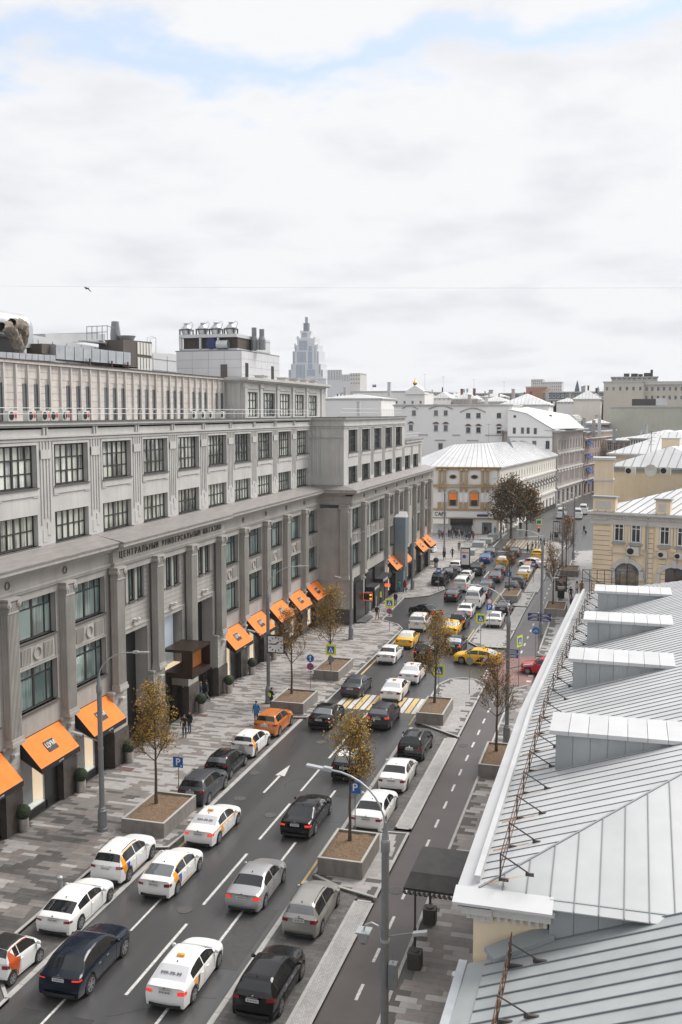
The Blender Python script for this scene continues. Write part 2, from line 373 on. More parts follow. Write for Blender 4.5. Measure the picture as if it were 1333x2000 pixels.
LK = [(-23.65,8),(-23.65,33.4),(-24.6,34.4),(-26.3,36.5),(-26.3,46.7),(-25.2,47.7),(-23.6,48.2),(-23.45,50),(-23.45,53.4),(-24.3,54.6),(-26.3,55.6),(-26.3,71.2),(-25.2,72.3),(-23.5,72.7),(-23.2,74),(-23.05,92),(-23.1,106.5),(-24.1,108.6),(-26.4,110.6),(-26.9,124.4),(-24.2,127),(-22.95,132.2),(-23.4,134.2),(-25.6,135.6),(-25.6,152),(-23.4,155.5),(-22.8,158),(-22.5,172),(-23.5,180),(-22,196)]
pol = LK+[(-22.3,199),(-75,199),(-75,158),(-29.05,158),(-29.05,107.2),(-33.05,107.2),(-33.05,8)]
pavement('pavement_left',pol,[LK],.9,.3,patch_near,300)
RK = [(-8.75,6),(-8.75,85.5),(-7.6,87)]
pavement('pavement_right',[(-8.75,6),(-8.75,85.5),(-7.6,87),(-2.2,87),(-2.6,52),(-3.3,42),(-3.3,6)],[[(-7.6,87),(-8.75,85.5),(-8.75,6)]],.9,.4,lambda x,y: .38+.35*mn.noise((x*.5,y*.9,4)),260,jit=.16)
pavement('pavement_right_far',[(-7.8,98),(-7.8,176),(-2.6,180),(10,180),(10,98)],[[(10,98),(-7.0,98),(-7.8,99),(-7.8,176),(-2.6,180)][::-1]],1.2,.6,lambda x,y: .12+.2*mn.noise((x*.5,y*.9,4)),0)
# cycle track, parking strip, islands
g = MB(); g.q((-11.2,0,.004),(-8.75,0,.004),(-8.75,87,.004),(-11.2,87,.004)); g.q((-11.0,98,.004),(-7.8,98,.004),(-7.8,178,.004),(-9.4,178,.004))
struct(g,'cycle_track',M['asphalt_b'])
M['redpave'] = brickmat('red_block_paving',(.21,.115,.105),(.25,.15,.135),(.12,.09,.085),.3,.15)
g = MB(); g.q((-11.6,87,.006),(-7.4,87,.006),(-7.4,98,.006),(-11.6,98,.006)); struct(g,'cycle_crossing_paving',M['redpave'])
M['setts'] = brickmat('parking_setts',(.085,.08,.078),(.13,.122,.118),(.05,.048,.046),.42,.24,var=.3)
g = MB()
for y0,y1 in ((0,46.5),(53.3,73),(108,124),(132,164)): g.q((-15.0,y0,.004),(-12.2,y0,.004),(-12.2,y1,.004),(-15.0,y1,.004))
for y0,y1 in ((33.6,48),(53.6,72.6),(134,156)): g.q((-26.3,y0,.004),(-24.0,y0,.004),(-24.0,y1,.004),(-26.3,y1,.004))
struct(g,'parking_strip',M['setts'])
g = MB()
for y0,y1 in ((33.6,48),(53.6,72.6),(134,156)):
 k = y0
 while k < y1: g.box(-24.0,-23.72,k+.01,min(k+1,y1)-.01,0,.012); k += 1
for y0,y1 in ((0,46.8),(53.4,73),(108,124)):
 k = y0
 while k < y1: g.box(-15.24,-15.0,k+.01,min(k+1,y1)-.01,0,.012); k += 1
struct(g,'gutter_stones',M['granite_kerb'])
M['cobble'] = brickmat('small_pale_setts',(.33,.325,.32),(.42,.41,.40),(.2,.195,.19),.11,.10,off=.37,var=.15)
def island(name,poly,m,zt=.11,slabs=None):
 if slabs: return pavement(name,poly,[(poly+[poly[0]])[::-1] if sum(a[0]*b[1]-b[0]*a[1] for a,b in zip(poly,poly[1:]+poly[:1])) < 0 else poly+[poly[0]]],slabs[0],slabs[1],lambda x,y: .1,slabs[2],zt=zt)
 b = MB(); b.prism(poly,-.02,zt-.01); r = struct(b,name,m); kerb(poly+[poly[0]],r,h=zt); return r
def rect(x0,x1,y0,y1): return [(x0,y0),(x1,y0),(x1,y1),(x0,y1)]
island('divider_strip',rect(-12.2,-11.2,0,45.4),M['cobble']); island('divider_strip',rect(-12.2,-11.2,54.2,71.0),M['cobble'])
island('divider_strip',rect(-12.4,-11.05,109.2,122.6),M['cobble']); island('divider_strip',rect(-12.4,-10.6,133.4,163),M['cobble'])
island('kerb_island',[(-13.3,46.3),(-11.2,45.7),(-11.2,53.7),(-14.2,53.4),(-15.0,52.6),(-15.0,47.3)],None,slabs=(.8,.4,60))
island('kerb_island',[(-12.7,72.3),(-11.2,71.2),(-11.2,86.3),(-12.3,87.6),(-13.4,87.9),(-14.6,87.2),(-15.3,85),(-15.1,74)],None,slabs=(.8,.4,60))
island('kerb_island',[(-14.0,100.3),(-11.05,100.3),(-11.05,108.8),(-15.2,108.8),(-15.2,102.2)],None,slabs=(.8,.5,0))
island('kerb_island',[(-15.1,123.4),(-11.0,123),(-10.9,133),(-15.1,132.5)],None,slabs=(.8,.5,0))
island('kerb_island',[(-14.6,164),(-10.2,163.6),(-9.6,184),(-11,187),(-13.6,187)],None,slabs=(1.2,.6,0))
# road markings
g = MB(); Z1 = .008
def strip(m,x0,x1,y0,y1,z=Z1): m.q((x0,y0,z),(x1,y0,z),(x1,y1,z),(x0,y1,z))
for y0,y1 in ((17,23),(26,32),(35.1,41.1),(43,48.9),(50.8,56.2),(58.3,62.9),(64.6,75.6),(84,90),(96,102),(108,114),(120,126),(132,138),(144,150)): strip(g,-19.32,-19.17,y0,y1)
for y0 in (16,24,32,40,48,56,64): strip(g,-17.22,-17.08,y0,y0+3); strip(g,-21.56,-21.44,y0-.2,y0+3) if y0 < 45 else None
strip(g,-21.5,-21.34,57.4,60.6); g.q((-21.75,60.5,Z1),(-21.09,60.5,Z1),(-21.42,62.6,Z1))
x = -22.3; k = 0; gy = MB()
while x < -15.4:
 strip(g if k % 2 == 0 else gy,x,x+.42,76.3,80.6); x += .535; k += 1
x = -20.4; k = 0; wa,wb = MB(),MB()
while x < -14.6:
 strip(wa if k % 2 == 0 else wb,x,x+.42,177,189.5); x += .62; k += 1
struct(wa,'worn_crossing_stripes',mat('worn_white_paint',(.30,.29,.27),.7,var=.3,scale=5)); struct(wb,'worn_yellow_crossing_stripes',mat('worn_yellow_paint',(.30,.235,.13),.7,var=.3,scale=5)); strip(g,-21.9,-15.4,172.5,172.9); strip(g,-22.3,-22.15,158,200); g.q((-22.5,190,Z1),(-21.9,190,Z1),(-14.5,197,Z1),(-15.1,197,Z1))
for k in range(12): strip(g,-10.06,-9.92,16.5+k*2.95+.2,17.7+k*2.95+.2,.010)
for k in range(12): strip(g,-10.06,-9.92,52.2+k*2.9,53.4+k*2.9,.010)
for k in range(20): strip(g,-9.5,-9.34,99+k*3.4,100.2+k*3.4,.010)
for k in range(5): strip(g,-11.9+.0,-11.4,88.4+k*.9,88.9+k*.9,.010); strip(g,-7.9,-7.5,88.4+k*1.9,88.9+k*1.9,.012)
c = [(-14.6+1.1*math.cos(a),104.3+1.1*math.sin(a)) for a in [i*.35 for i in range(19)]]
g.box(-17.0,-16.9,104,106,Z1-.001,Z1); struct(g,'road_markings',M['roadpaint'])
for y0,y1,xx in ((48.3,53.6,-23.15),(73,76,-22.9),(81.2,106,-22.75)): strip(gy,xx-.08,xx+.08,y0,y1)
for y0,y1,xx in ((46.4,52.8,-15.28),(73.4,76,-15.42),(100,108.6,-15.5),(122,133,-15.4)): strip(gy,xx-.07,xx+.07,y0,y1)
struct(gy,'yellow_road_markings',M['yellowpaint'])
M['tar'] = mat('tar_patch',(.035,.035,.036),.7,var=.2,scale=2,bump=.3,bscale=60)
g = MB()
for (x0,x1,y0,y1) in ((-22.8,-19.6,27.5,33.2),(-16.9,-15.6,58,64),(-19.0,-17.6,66,66.5)): strip(g,x0,x1,y0,y1,.003)
struct(g,'road_patches',M['tar'])
M['cover'] = mat('cast_iron_cover',(.075,.072,.07),.7,var=.3,scale=8,bump=.4,bscale=30)
M['patch'] = mat('asphalt_patch',(.055,.054,.053),.55,var=.2,scale=3,bump=.3,bscale=50)
g = MB()
for (x0,x1,y0,y1) in ((-22.9,-21.7,44,51),(-18.6,-17.4,52.5,55),(-17.0,-15.5,38,43.5),(-20.9,-19.6,68.5,73),(-22.6,-20.5,90,97),(-18.8,-16.2,99,103.5),(-20.5,-19.5,29,31.5),(-18.9,-17.5,120,128)): strip(g,x0,x1,y0,y1,.0035)
struct(g,'repaired_asphalt',M['patch'])
g = MB(); rc = random.Random(3)
for _ in range(34):
 x,y = rc.uniform(-22.8,-15.6),rc.uniform(28,120); a = rc.choice((0,1.57,1.57,.4));
 for k in range(rc.randint(6,16)):
  a += rc.uniform(-.35,.35); dx,dy = .35*math.cos(a),.35*math.sin(a); w_ = rc.uniform(.008,.018); nx,ny = -math.sin(a)*w_,math.cos(a)*w_
  g.q((x-nx,y-ny,.0052),(x+dx-nx,y+dy-ny,.0052),(x+dx+nx,y+dy+ny,.0052),(x+nx,y+ny,.0052)); x += dx; y += dy
struct(g,'sealed_cracks',M['tar'])
mc = MB(); mc.lathe([(.38,0),(.38,.008),(.33,.011),(.30,.008),(.02,.011)],n=20); mcm = mc.mesh('manhole_cover',M['cover'])
for i,(u,v,lb) in enumerate(((361,1777,'round iron manhole cover near the bottom of the roadway beside the long lane dash'),(469,1560,'round iron manhole cover in front of the grey crossover with the P sign'),(529,1592,'round iron manhole cover between the arrow and the black limousine'),(498,1510,'round iron manhole cover beside the black hatchback in the parking bay'),(627,1450,'round iron manhole cover behind the black saloon before the crossing'),(774,1740,'round iron manhole cover in the brown cycle track near the canopy'),(905,1456,'round iron manhole cover in the cycle track beside the brown tree'))):
 o = put('manhole_cover',mcm,loc=tuple(gz(u,v)+Vector((0,0,.009)))); tag(o,lb,'manhole cover','manhole covers')
M['rustplate'] = mat('rust_brown_grate',(.14,.085,.07),.8,var=.3,scale=8,bump=.5,bscale=40)
gm = MB(); gm.box(-.55,.55,-.3,.3,0,.008)
for k in range(9): gm.box(-.5+k*.12,-.44+k*.12,-.26,.26,.008,.016)
gmm = gm.mesh('drain_grate',M['rustplate'])
for (u,v,lb) in ((246,1502,'brown grate in the paving behind the nearest left tree'),(392,1397,'brown grate in the paving before the potted ball shrub at the portal'),(700,1628,'brown grate in the island beside the foreground tree planter'),(840-160,1290,'brown grate in the far left paving beyond the tree planters'),(735,1216,'brown grate in the paving beside the dark doormat platform')):
 o = put('drain_grate',gmm,loc=tuple(gz(u,v,.122))); tag(o,lb,'grate','brown grates in the paving')
# ---------------------------------------------------------------- department store (left)
store = thing('department_store','long grey stone department store with orange shop awnings and gridded windows along the left side','building',(-33,45,0))
P = 5.95; C0 = 47.55
def SB(m,x0,x1,y0,y1,z0,z1): m.box(x0,x1,y0,y1,z0,z1)
paneN = [0]; stuffpanes = MB()
def gridmesh(w_,h,cols,rows,depth=.10,t=.045,thick=None):
 m = MB(); m.box(-depth,0,0,w_,0,.09); m.box(-depth,0,0,w_,h-.09,h); m.box(-depth,0,0,.09,0,h); m.box(-depth,0,w_-.09,w_,0,h)
 for i in range(1,len(cols)-1):
  tt = .09 if thick and i in thick else t; m.box(-depth+.01,-.005,cols[i]*w_-tt,cols[i]*w_+tt,.08,h-.08)
 for j in range(1,len(rows)-1): m.box(-depth+.015,-.01,.08,w_-.08,rows[j]*h-.04,rows[j]*h+.04)
 return m.mesh('window',M['frame'])
panecache = {}
def win(x,y0,y1,z0,z1,kind,parent,pm,indiv):
 """gridded window facing +x; kind picks the bars; parent > window > pane"""
 w_,h = y1-y0,z1-z0
 G = {'tall': ([0,1/6,2/6,.5,4/6,5/6,1],[0,1/3,2/3,1],(3,)),'low': ([0,1/6,2/6,.5,4/6,5/6,1],[0,.5,1],(3,)),
  'shop': ([0,.17,.5,.83,1],[0,.74,1],(2,)),'slim': ([0,.5,1],[0,.2,1],None),'slim4': ([0,.33,.67,1],[0,.5,1],None),'big': ([0,.25,.5,.75,1],[0,.33,.67,1],(2,))}[kind]
 key = (kind,round(w_,2),round(h,2))
 if key not in panecache: panecache[key] = gridmesh(w_,h,G[0],G[1],thick=G[2])
 wo = put('window',panecache[key],parent,loc=Vector((x,y0,z0))-rootloc(parent))
 cs,rs = G[0],G[1]; cells = []
 for j in range(len(rs)-1):
  cc = cs
  if kind == 'shop' and j == 1: cc = [0,.17,.335,.5,.665,.83,1]
  for i in range(len(cc)-1): cells.append((cc[i]*w_+.04,cc[i+1]*w_-.04,rs[j]*h+.04,rs[j+1]*h-.04))
 if kind == 'shop':
  pass
 if indiv:
  for (a,b,c,d) in cells:
   k2 = (round(b-a,2),round(d-c,2),pm)
   if k2 not in panecache:
    q = MB(); q.box(-.012,0,0,b-a,0,d-c); panecache[k2] = q.mesh('pane',M[pm])
   o = put('pane',panecache[k2],wo,loc=(-.06+random.uniform(-.004,.004),a,c),rot=(0,random.uniform(-.012,.012),random.uniform(-.014,.014)))
   paneN[0] += 1
 else:
  q = MB()
  for (a,b,c,d) in cells:
   e = random.uniform(-.01,.01); q.q((-.06,a,c),(-.06+e,b,c),(-.06-e,b,d),(-.06,a,d))
  me = q.mesh('glazing',M[pm]); put('glazing',me,wo,loc=(0,0,0))
 return wo
def bars_for_shop(): pass
bars = {}
# floors common to the whole building
Z = dict(lo0=6.61,lo1=9.16,hi0=10.77,hi1=13.23,arch=13.69,lip=15.45,c0=15.9,c1=17.86,d0=19.5,d1=22.05,par=23.5)
def wall_between(m,X,th,ys,openings,z0,z1):
 """wall from ys[0] to ys[1], z0..z1, with a row of openings (y0,y1,oz0,oz1)"""
 y = ys[0]
 for (a,b,c,d) in openings:
  if a > y: m.box(X-th,X,y,a,z0,z1)
  if c > z0: m.box(X-th,X,a,b,z0,c)
  if d < z1: m.box(X-th,X,a,b,d,z1)
  y = b
 if y < ys[1]: m.box(X-th,X,y,ys[1],z0,z1)
def sill(m,X,a,b,z): m.box(X-.28,X+.14,a-.06,b+.06,z-.09,z)
def upper_block(X,ya,yb,bays,low_only=(),endz=Z['par'],indiv_tall=0,indiv_low=0,pm='pane_up'):
 """two gridded storeys above the ledge"""
 low = [(a,b,Z['c0']+.05,Z['c1']) for a,b in bays]; tall = [(a,b,Z['d0'],Z['d1']) for a,b in bays if (a,b) not in low_only]
 m = MB(); wall_between(m,X,.5,(ya,yb),low,15.3,18.7); wall_between(m,X,.5,(ya,yb),tall,18.7,endz)
 m.build('wall',M['stone'],store)
 tr = MB(); sl = MB()
 for (a,b,c,d) in low+tall:
  pass
 for i,(a,b,c,d) in enumerate(low):
  win(X-.3,a,b,c,d,'low',store,pm,i < indiv_low); sill(sl,X,a,b,c)
 for i,(a,b,c,d) in enumerate(tall):
  win(X-.3,a,b,c,d,'tall',store,pm,i < indiv_tall); sill(sl,X,a,b,c)
  tr.box(X-.02,X+.07,a-.12,b+.12,c-.50,c-.10); tr.box(X-.02,X+.05,a-.12,a+.45,c-.60,c-.50); tr.box(X-.02,X+.05,b-.45,b+.12,c-.60,c-.50)
  for aa,bb in ((a-.16,a),(b,b+.16)): tr.box(X-.02,X+.05,aa,bb,c-.1,d+.02)
  tr.box(X-.02,X+.06,a-.16,b+.16,d+.02,d+.16)
 # parapet courses
 for z0,z1,pr in ((22.28,22.42,.08),(22.48,22.62,.16),(23.12,23.22,.10),(23.24,23.42,.24)):
  tr.box(X-.02,X+pr,ya,yb,z0,z1)
 sl.box(X-.6,X+.30,ya,yb,23.42,23.5)
 # piers with thin grooved lines
 gaps = [(ya,bays[0][0])]+[(p[1],q[0]) for p,q in zip(bays,bays[1:])]+[(bays[-1][1],yb)]
 for a,b in gaps:
  c = (a+b)/2; hw = min(.5,(b-a)/2-.25)
  if hw < .12: continue
  for s,dz in ((-hw,0),(-hw*.35,.4),(hw*.35,.4),(hw,0)):
   tr.box(X-.01,X+.06,c+s-.07,c+s+.07,17.2+dz,22.28)
  tr.box(X-.01,X+.10,c-hw-.07,c+hw+.07,21.2,21.75); tr.box(X-.01,X+.05,c+hw*.1,c+hw*.9,16.5,17.3); tr.box(X-.01,X+.03,c-hw*.9,c+hw*.1,16.1,16.9)
  tr.box(X-.01,X+.12,c-hw*.5,c-hw*.2,22.64,23.10); tr.box(X-.01,X+.12,c+hw*.2,c+hw*.5,22.64,23.10)
 tr.build('facade_moulding',M['stone'],store); sl.build('sill',M['sill'],store)
baysL = [(C0+P*k+.95,C0+P*k+5.0) for k in range(-3,10)]
upper_block(-34.0,29,107.3,baysL,indiv_tall=6,indiv_low=5)
baysR = [(109,113),(115,119),(121,125),(127,131),(133.2,137.2),(139.2,143),(145,148.8)]
BT = [(a,b,Z['d0'],Z['d1']) for a,b in baysR[:5]]
Xp = -30.1
m = MB(); wall_between(m,Xp,.5,(107,151.3),[(a,b,Z['c0']+.05,Z['c1']) for a,b in baysR],15.3,18.7); wall_between(m,Xp,.5,(107,139),BT,18.7,23.5)
m.build('wall',M['stone'],store); m = MB(); m.box(-34,Xp-.5,107,107.45,15.3,23.5); m.build('wall',M['stone'],store); m = MB(); m.box(-40,Xp-.5,138.6,139,15.3,23.5); m.build('wall',M['stone'],store); m = MB(); m.box(-40,Xp-.5,150.9,151.3,15.3,20.0); m.box(Xp-.5,Xp,139,151.3,18.7,20.0)
m.build('wall',M['stone'],store)
tr = MB(); sl = MB()
for i,(a,b) in enumerate(baysR): win(Xp-.3,a,b,Z['c0']+.05,Z['c1'],'low',store,'pane_dark',False); sill(sl,Xp,a,b,Z['c0']+.05)
for a,b,c,d in BT:
 win(Xp-.3,a,b,c,d,'tall',store,'pane_dark',False); sill(sl,Xp,a,b,c)
 tr.box(Xp-.02,Xp+.07,a-.12,b+.12,c-.5,c-.1); tr.box(Xp-.02,Xp+.06,a-.16,b+.16,d+.02,d+.16)
for z0,z1,pr in ((22.28,22.42,.08),(22.48,22.62,.16),(23.12,23.22,.10),(23.24,23.42,.24)):
 tr.box(Xp-.02,Xp+pr,106.8,139.1,z0,z1); tr.box(-33.98,Xp-.02,106.98-pr,107.02,z0,z1)
for z0,z1,pr in ((19.2,19.32,.10),(19.7,19.98,.24)): tr.box(Xp-.02,Xp+pr,139.1,151.4,z0,z1)
sl.box(-34.3,Xp+.3,106.7,139.1,23.42,23.5); sl.box(-34.3,Xp+.3,139.1,151.5,19.98,20.04)
for p,q in zip(baysR,baysR[1:]+[(150.6,0)]):
 c = (p[1]+q[0])/2
 for s in (-.55,-.2,.2,.55): tr.box(Xp-.01,Xp+.06,c+s-.06,c+s+.06,16.4,22.28 if c < 138 else 19.2)
for c in (-33.2,-31.0):
 for s in (-.5,0,.5): tr.box(c+s-.06,c+s+.06,106.93,107.01,17,22.28)
tr.box(-33.98,Xp,106.93,107.01,21.15,21.22)
tr.build('facade_moulding',M['stone'],store); sl.build('sill',M['sill'],store)
# ledge between the storeys: sloped sheet-metal top, corona and frieze
def ledge(X,Xup,ya,yb,out,m1,m2,dz=0,y_ext0=0,y_ext1=0):
 lip = X+out
 m2.hexa([(Xup,ya,15.7),(lip,ya-y_ext0,15.36),(lip,yb+y_ext1,15.36),(Xup,yb,15.7),(Xup,ya,15.92),(lip,ya-y_ext0,15.45),(lip,yb+y_ext1,15.45),(Xup,yb,15.92)])
 for z0,z1,pr in ((15.12,15.36,out-.06),(14.92,15.12,out*.62),(14.76,14.92,out*.4)): m1.box(X-.5,X+pr,ya-y_ext0*(pr/out),yb+y_ext1*(pr/out),z0,z1)
 m1.box(X-.5,X+.14,ya,yb,14.02,14.76); m1.box(X-.5,X+.26,ya,yb,13.86,14.02); m1.box(X-.5,X+.20,ya,yb,13.72,13.86); m1.box(X-.5,X+.06,ya,yb,13.23,13.72)
ms_,mt = MB(),MB()
ledge(-33.0,-34.0,29,59.0,1.0,ms_,mt); ledge(-32.7,-34.0,59.0,78.2,1.0,ms_,mt); ledge(-33.0,-34.0,78.2,105.9,1.0,ms_,mt)
ms_.box(-33.5,-32.9,105.9,107.2,13.2,15.3)
ledge(-29.3,Xp,107,153.8,1.0,ms_,mt,y_ext0=1.2)
# return of the ledge on the end of the projecting part
mt.hexa([(-33.9,107,15.7),(-33.9,105.8,15.36),(-28.3,105.8,15.36),(Xp,107,15.7),(-33.9,107,15.92),(-33.9,105.8,15.45),(-28.3,105.8,15.45),(Xp,107,15.92)])
for z0,z1,pr in ((15.12,15.36,1.14),(14.92,15.12,.74),(14.76,14.92,.48),(14.02,14.76,.14),(13.86,14.02,.26),(13.72,13.86,.20)): ms_.box(-33.0,-29.3+(pr if pr < .3 else pr-.1),107-pr,107.1,z0,z1)
ms_.build('cornice',M['stone_low'],store); mt.build('cornice_flashing',M['copper'],store)
# little ring medallions on the frieze
ring = MB()
for k in range(16):
 a0,a1 = k*math.pi/8,(k+1)*math.pi/8
 for (r0,r1) in ((.17,.23),):
  ring.hexa([(0,r0*math.cos(a0),r0*math.sin(a0)),(0,r1*math.cos(a0),r1*math.sin(a0)),(0,r1*math.cos(a1),r1*math.sin(a1)),(0,r0*math.cos(a1),r0*math.sin(a1)),
     (.06,r0*math.cos(a0),r0*math.sin(a0)),(.06,r1*math.cos(a0),r1*math.sin(a0)),(.06,r1*math.cos(a1),r1*math.sin(a1)),(.06,r0*math.cos(a1),r0*math.sin(a1))])
ringm = ring.mesh('ring_medallion',M['sill'])
for k in list(range(-3,2))+list(range(6,10)): put('ring_medallion',ringm,store,loc=Vector((-32.86,C0+P*k,14.4))-store.location)
for y in (112.4,118,123.8,129.8,135.8,141.5,147.3): put('ring_medallion',ringm,store,loc=Vector((-29.16,y,14.4))-store.location)
# pilasters: fluted shaft + ionic capital + base
def pilaster_mesh(w_,z0,z1,out):
 m = MB(); hw = w_/2; m.box(-.05,out-.05,-hw+.02,hw-.02,z0+.42,z1-.85)
 n = 7
 for k in range(n+1): y = -hw+.05+(w_-.10)*k/n; m.box(out-.05,out,y-.025,y+.025,z0+.42,z1-.85)
 for s in (-1,1):
  for k in range(3): x = .06+(out-.12)*k/2; m.box(x-.03,x+.03,s*(hw-.02),s*(hw+.02),z0+.42,z1-.85)
 m.box(-.05,out+.10,-hw-.10,hw+.10,z0,z0+.22); m.box(-.05,out+.05,-hw-.05,hw+.05,z0+.22,z0+.42)
 b = MB(); b.box(-.05,out+.03,-hw-.03,hw+.03,z1-.85,z1-.78); b.box(-.05,out,-hw+.04,hw-.04,z1-.78,z1-.2); b.box(-.05,out+.10,-hw-.12,hw+.12,z1-.14,z1)
 for s in (-1,1):
  b.cyl((-.05,s*(hw-.02),z1-.32),(out+.10,s*(hw-.02),z1-.32),.19,n=12); b.cyl((out+.10,s*(hw-.02),z1-.32),(out+.14,s*(hw-.02),z1-.32),.10,n=10)
 for k in range(5): y = -hw+.12+(w_-.24)*k/4; b.box(out-.01,out+.04,y-.03,y+.03,z1-.72,z1-.3)
 return m.mesh('pilaster',M['stone_low']),b.mesh('capital',M['stone_low'])
pm_,cm_ = pilaster_mesh(.98,5.3,13.72,.5)
def pilaster(X,y,rot=0):
 p = put('pilaster',pm_,store,loc=Vector((X,y,0))-store.location,rot=(0,0,rot)); put('capital',cm_,p,loc=(0,0,0)); return p
for k in range(-3,2): pilaster(-33.0,C0+P*k)
for k in range(2,6): pilaster(-32.75,C0+P*k)
for k in range(6,10): pilaster(-33.0,C0+P*k)
yR = [112.05,124.0,129.9,135.8,141.6,147.4,153.2]
for y in yR: pilaster(-29.3,y)
pilaster(-29.9,107.0,rot=-math.pi/2)
# relief panel between the two lower storeys
def relief_mesh(w_):
 m = MB(); h = 1.3
 m.box(0,.05,0,w_,0,.07); m.box(0,.05,0,w_,h-.07,h); m.box(0,.05,0,.07,.07,h-.07); m.box(0,.05,w_-.07,w_,.07,h-.07)
 for a in (.35,w_-.35-.95):
  n = 7
  for k in range(n): m.box(0,.09,a+k*.145,a+k*.145+.06,.2,h-.2)
 c = w_/2
 for k in range(16):
  a0,a1 = k*math.pi/8,(k+1)*math.pi/8; r0,r1 = .33,.41
  pts = [(c+r*math.cos(a),h/2+r*math.sin(a)) for r,a in ((r0,a0),(r1,a0),(r1,a1),(r0,a1))]
  m.hexa([(0,y,z) for y,z in pts]+[(.09,y,z) for y,z in pts])
 return m.mesh('relief_panel',M['stone_low'])
rel = relief_mesh(4.1)
rel2 = {}
lw = MB(); ls = MB()
def lower_bay(X,a,b,indiv=False,kind='shop',pm='pane_low',relief=True):
 win(X-.3,a,b,Z['lo0'],Z['lo1'],kind,store,pm,indiv); win(X-.3,a,b,Z['hi0'],Z['hi1'],kind,store,pm,indiv)
 sill(ls,X,a,b,Z['lo0']); sill(ls,X,a,b,Z['hi0'])
 if relief:
  wk = round(b-a,1)
  if wk not in rel2: rel2[wk] = relief_mesh(wk)
  put('relief_panel',rel2[wk],store,loc=Vector((X,a,9.28))-store.location)
 for zz0,zz1 in ((Z['lo0'],Z['lo1']),(Z['hi0'],Z['hi1'])):
  for aa,bb in ((a-.14,a),(b,b+.14)): ls2.box(X-.02,X+.05,aa,bb,zz0,zz1+.14)
  ls2.box(X-.02,X+.05,a,b,zz1,zz1+.14)
ls2 = MB()
for X,ya,yb,bays in ((-33.0,29,59.45,[(C0+P*k+.95,C0+P*k+5.0) for k in range(-3,2)]),(-33.0,77.3,107.2,[(C0+P*k+.95,C0+P*k+5.0) for k in range(5,10)])):
 wall_between(lw,X,.5,(ya,yb),[(a,b,Z['lo0'],Z['lo1']) for a,b in bays],5.2,10.0); wall_between(lw,X,.5,(ya,yb),[(a,b,Z['hi0'],Z['hi1']) for a,b in bays],10.0,13.3)
 for i,(a,b) in enumerate(bays): lower_bay(X,a,b,indiv=(a < 107))
 lw.build('wall',M['stone_low'],store); lw = MB()
bR = [(107.6,111.2),(113.1,115.1),(115.9,119.8),(120.4,122.9),(125.4,128.4),(131.4,134.4),(143.0,146.0),(148.6,151.9)]
wall_between(lw,-29.3,.5,(107,153.8),[(a,b,Z['lo0'],Z['lo1']) for a,b in bR],5.2,10.0)
bRh = sorted(bR+[(137.2+.95*k,137.2+.95*k+.6) for k in range(3)])
wall_between(lw,-29.3,.5,(107,153.8),[(a,b,Z['hi0'],Z['hi1']) for a,b in bRh],10.0,13.3)
for a,b in bR: lower_bay(-29.3,a,b,kind='slim4' if b-a < 3 else 'shop')
for k in range(3): win(-29.6,137.2+.95*k,137.8+.95*k,Z['hi0'],Z['hi1'],'slim',store,'pane_low',False)
# blank end wall of the projecting part, with faint joints
lw.box(-33.2,-29.8,107,107.5,0,13.3)
lw.build('wall',M['stone_low'],store); ls.build('sill',M['sill'],store)
for z in (10.3,8.6): ls2.box(-32.9,-30.6,106.975,107.0,z,z+.03)
ls2.build('facade_moulding',M['stone_low'],store)
# ground floor: rusticated piers on dark granite
def pier_mesh(w_,out,th=.9):
 m = MB(); hw = w_/2; z = 2.55; k = 0
 while z < 5.1: m.box(-th,out,-hw,hw,z,z+.34); m.box(-th+.01,out-.03,-hw+.03,hw-.03,z+.34,z+.37); z += .37
 m.box(-th,out+.06,-hw-.06,hw+.06,z,5.3)
 g_ = MB(); g_.box(-th,out+.06,-hw-.06,hw+.06,0,2.45); g_.box(-th,out+.03,-hw-.03,hw+.03,2.45,2.55)
 return m.mesh('pier',M['stone_low']),g_.mesh('pier_plinth',M['granite'])
pr_,pl_ = pier_mesh(1.5,.12); prE,plE = pier_mesh(1.9,.45)
M['lampglass'] = mat('wall_lamp',(.55,.54,.5),.35)
wl = MB(); wl.box(0,.32,-.2,.2,0,.10); wl.box(0,.26,-.16,.16,-.14,-.04); wlm = wl.mesh('wall_lamp',M['lampglass'])
def pier(X,y,e=False):
 p = put('pier',prE if e else pr_,store,loc=Vector((X,y,0))-store.location); put('pier_plinth',plE if e else pl_,p,loc=(0,0,0)); put('wall_lamp',wlm,p,loc=(.45 if e else .13,0,4.7))
for k in list(range(-3,2))+list(range(6,10)): pier(-33.0,C0+P*k)
for k in range(2,6): pier(-32.95,C0+P*k,True)
for y in yR: pier(-29.3,y)
# corner pier under the end pilaster
cp = MB(); z = 1.9
while z < 5.1: cp.box(-30.7,-29.15,106.7,107.6,z,z+.4); cp.box(-30.67,-29.18,106.73,107.5,z+.4,z+.43); cp.box(-33,-30.7,106.9,107.5,z,z+.4); z += .43
cp.box(-30.75,-29.1,106.62,107.6,5.06,5.3); cp.build('corner_pier',M['stone_low'],store)
cp = MB(); cp.box(-30.75,-29.1,106.6,107.6,0,1.9); cp.box(-33,-30.7,106.86,107.5,0,1.9); cp.build('corner_pier_plinth',M['granite'],store)
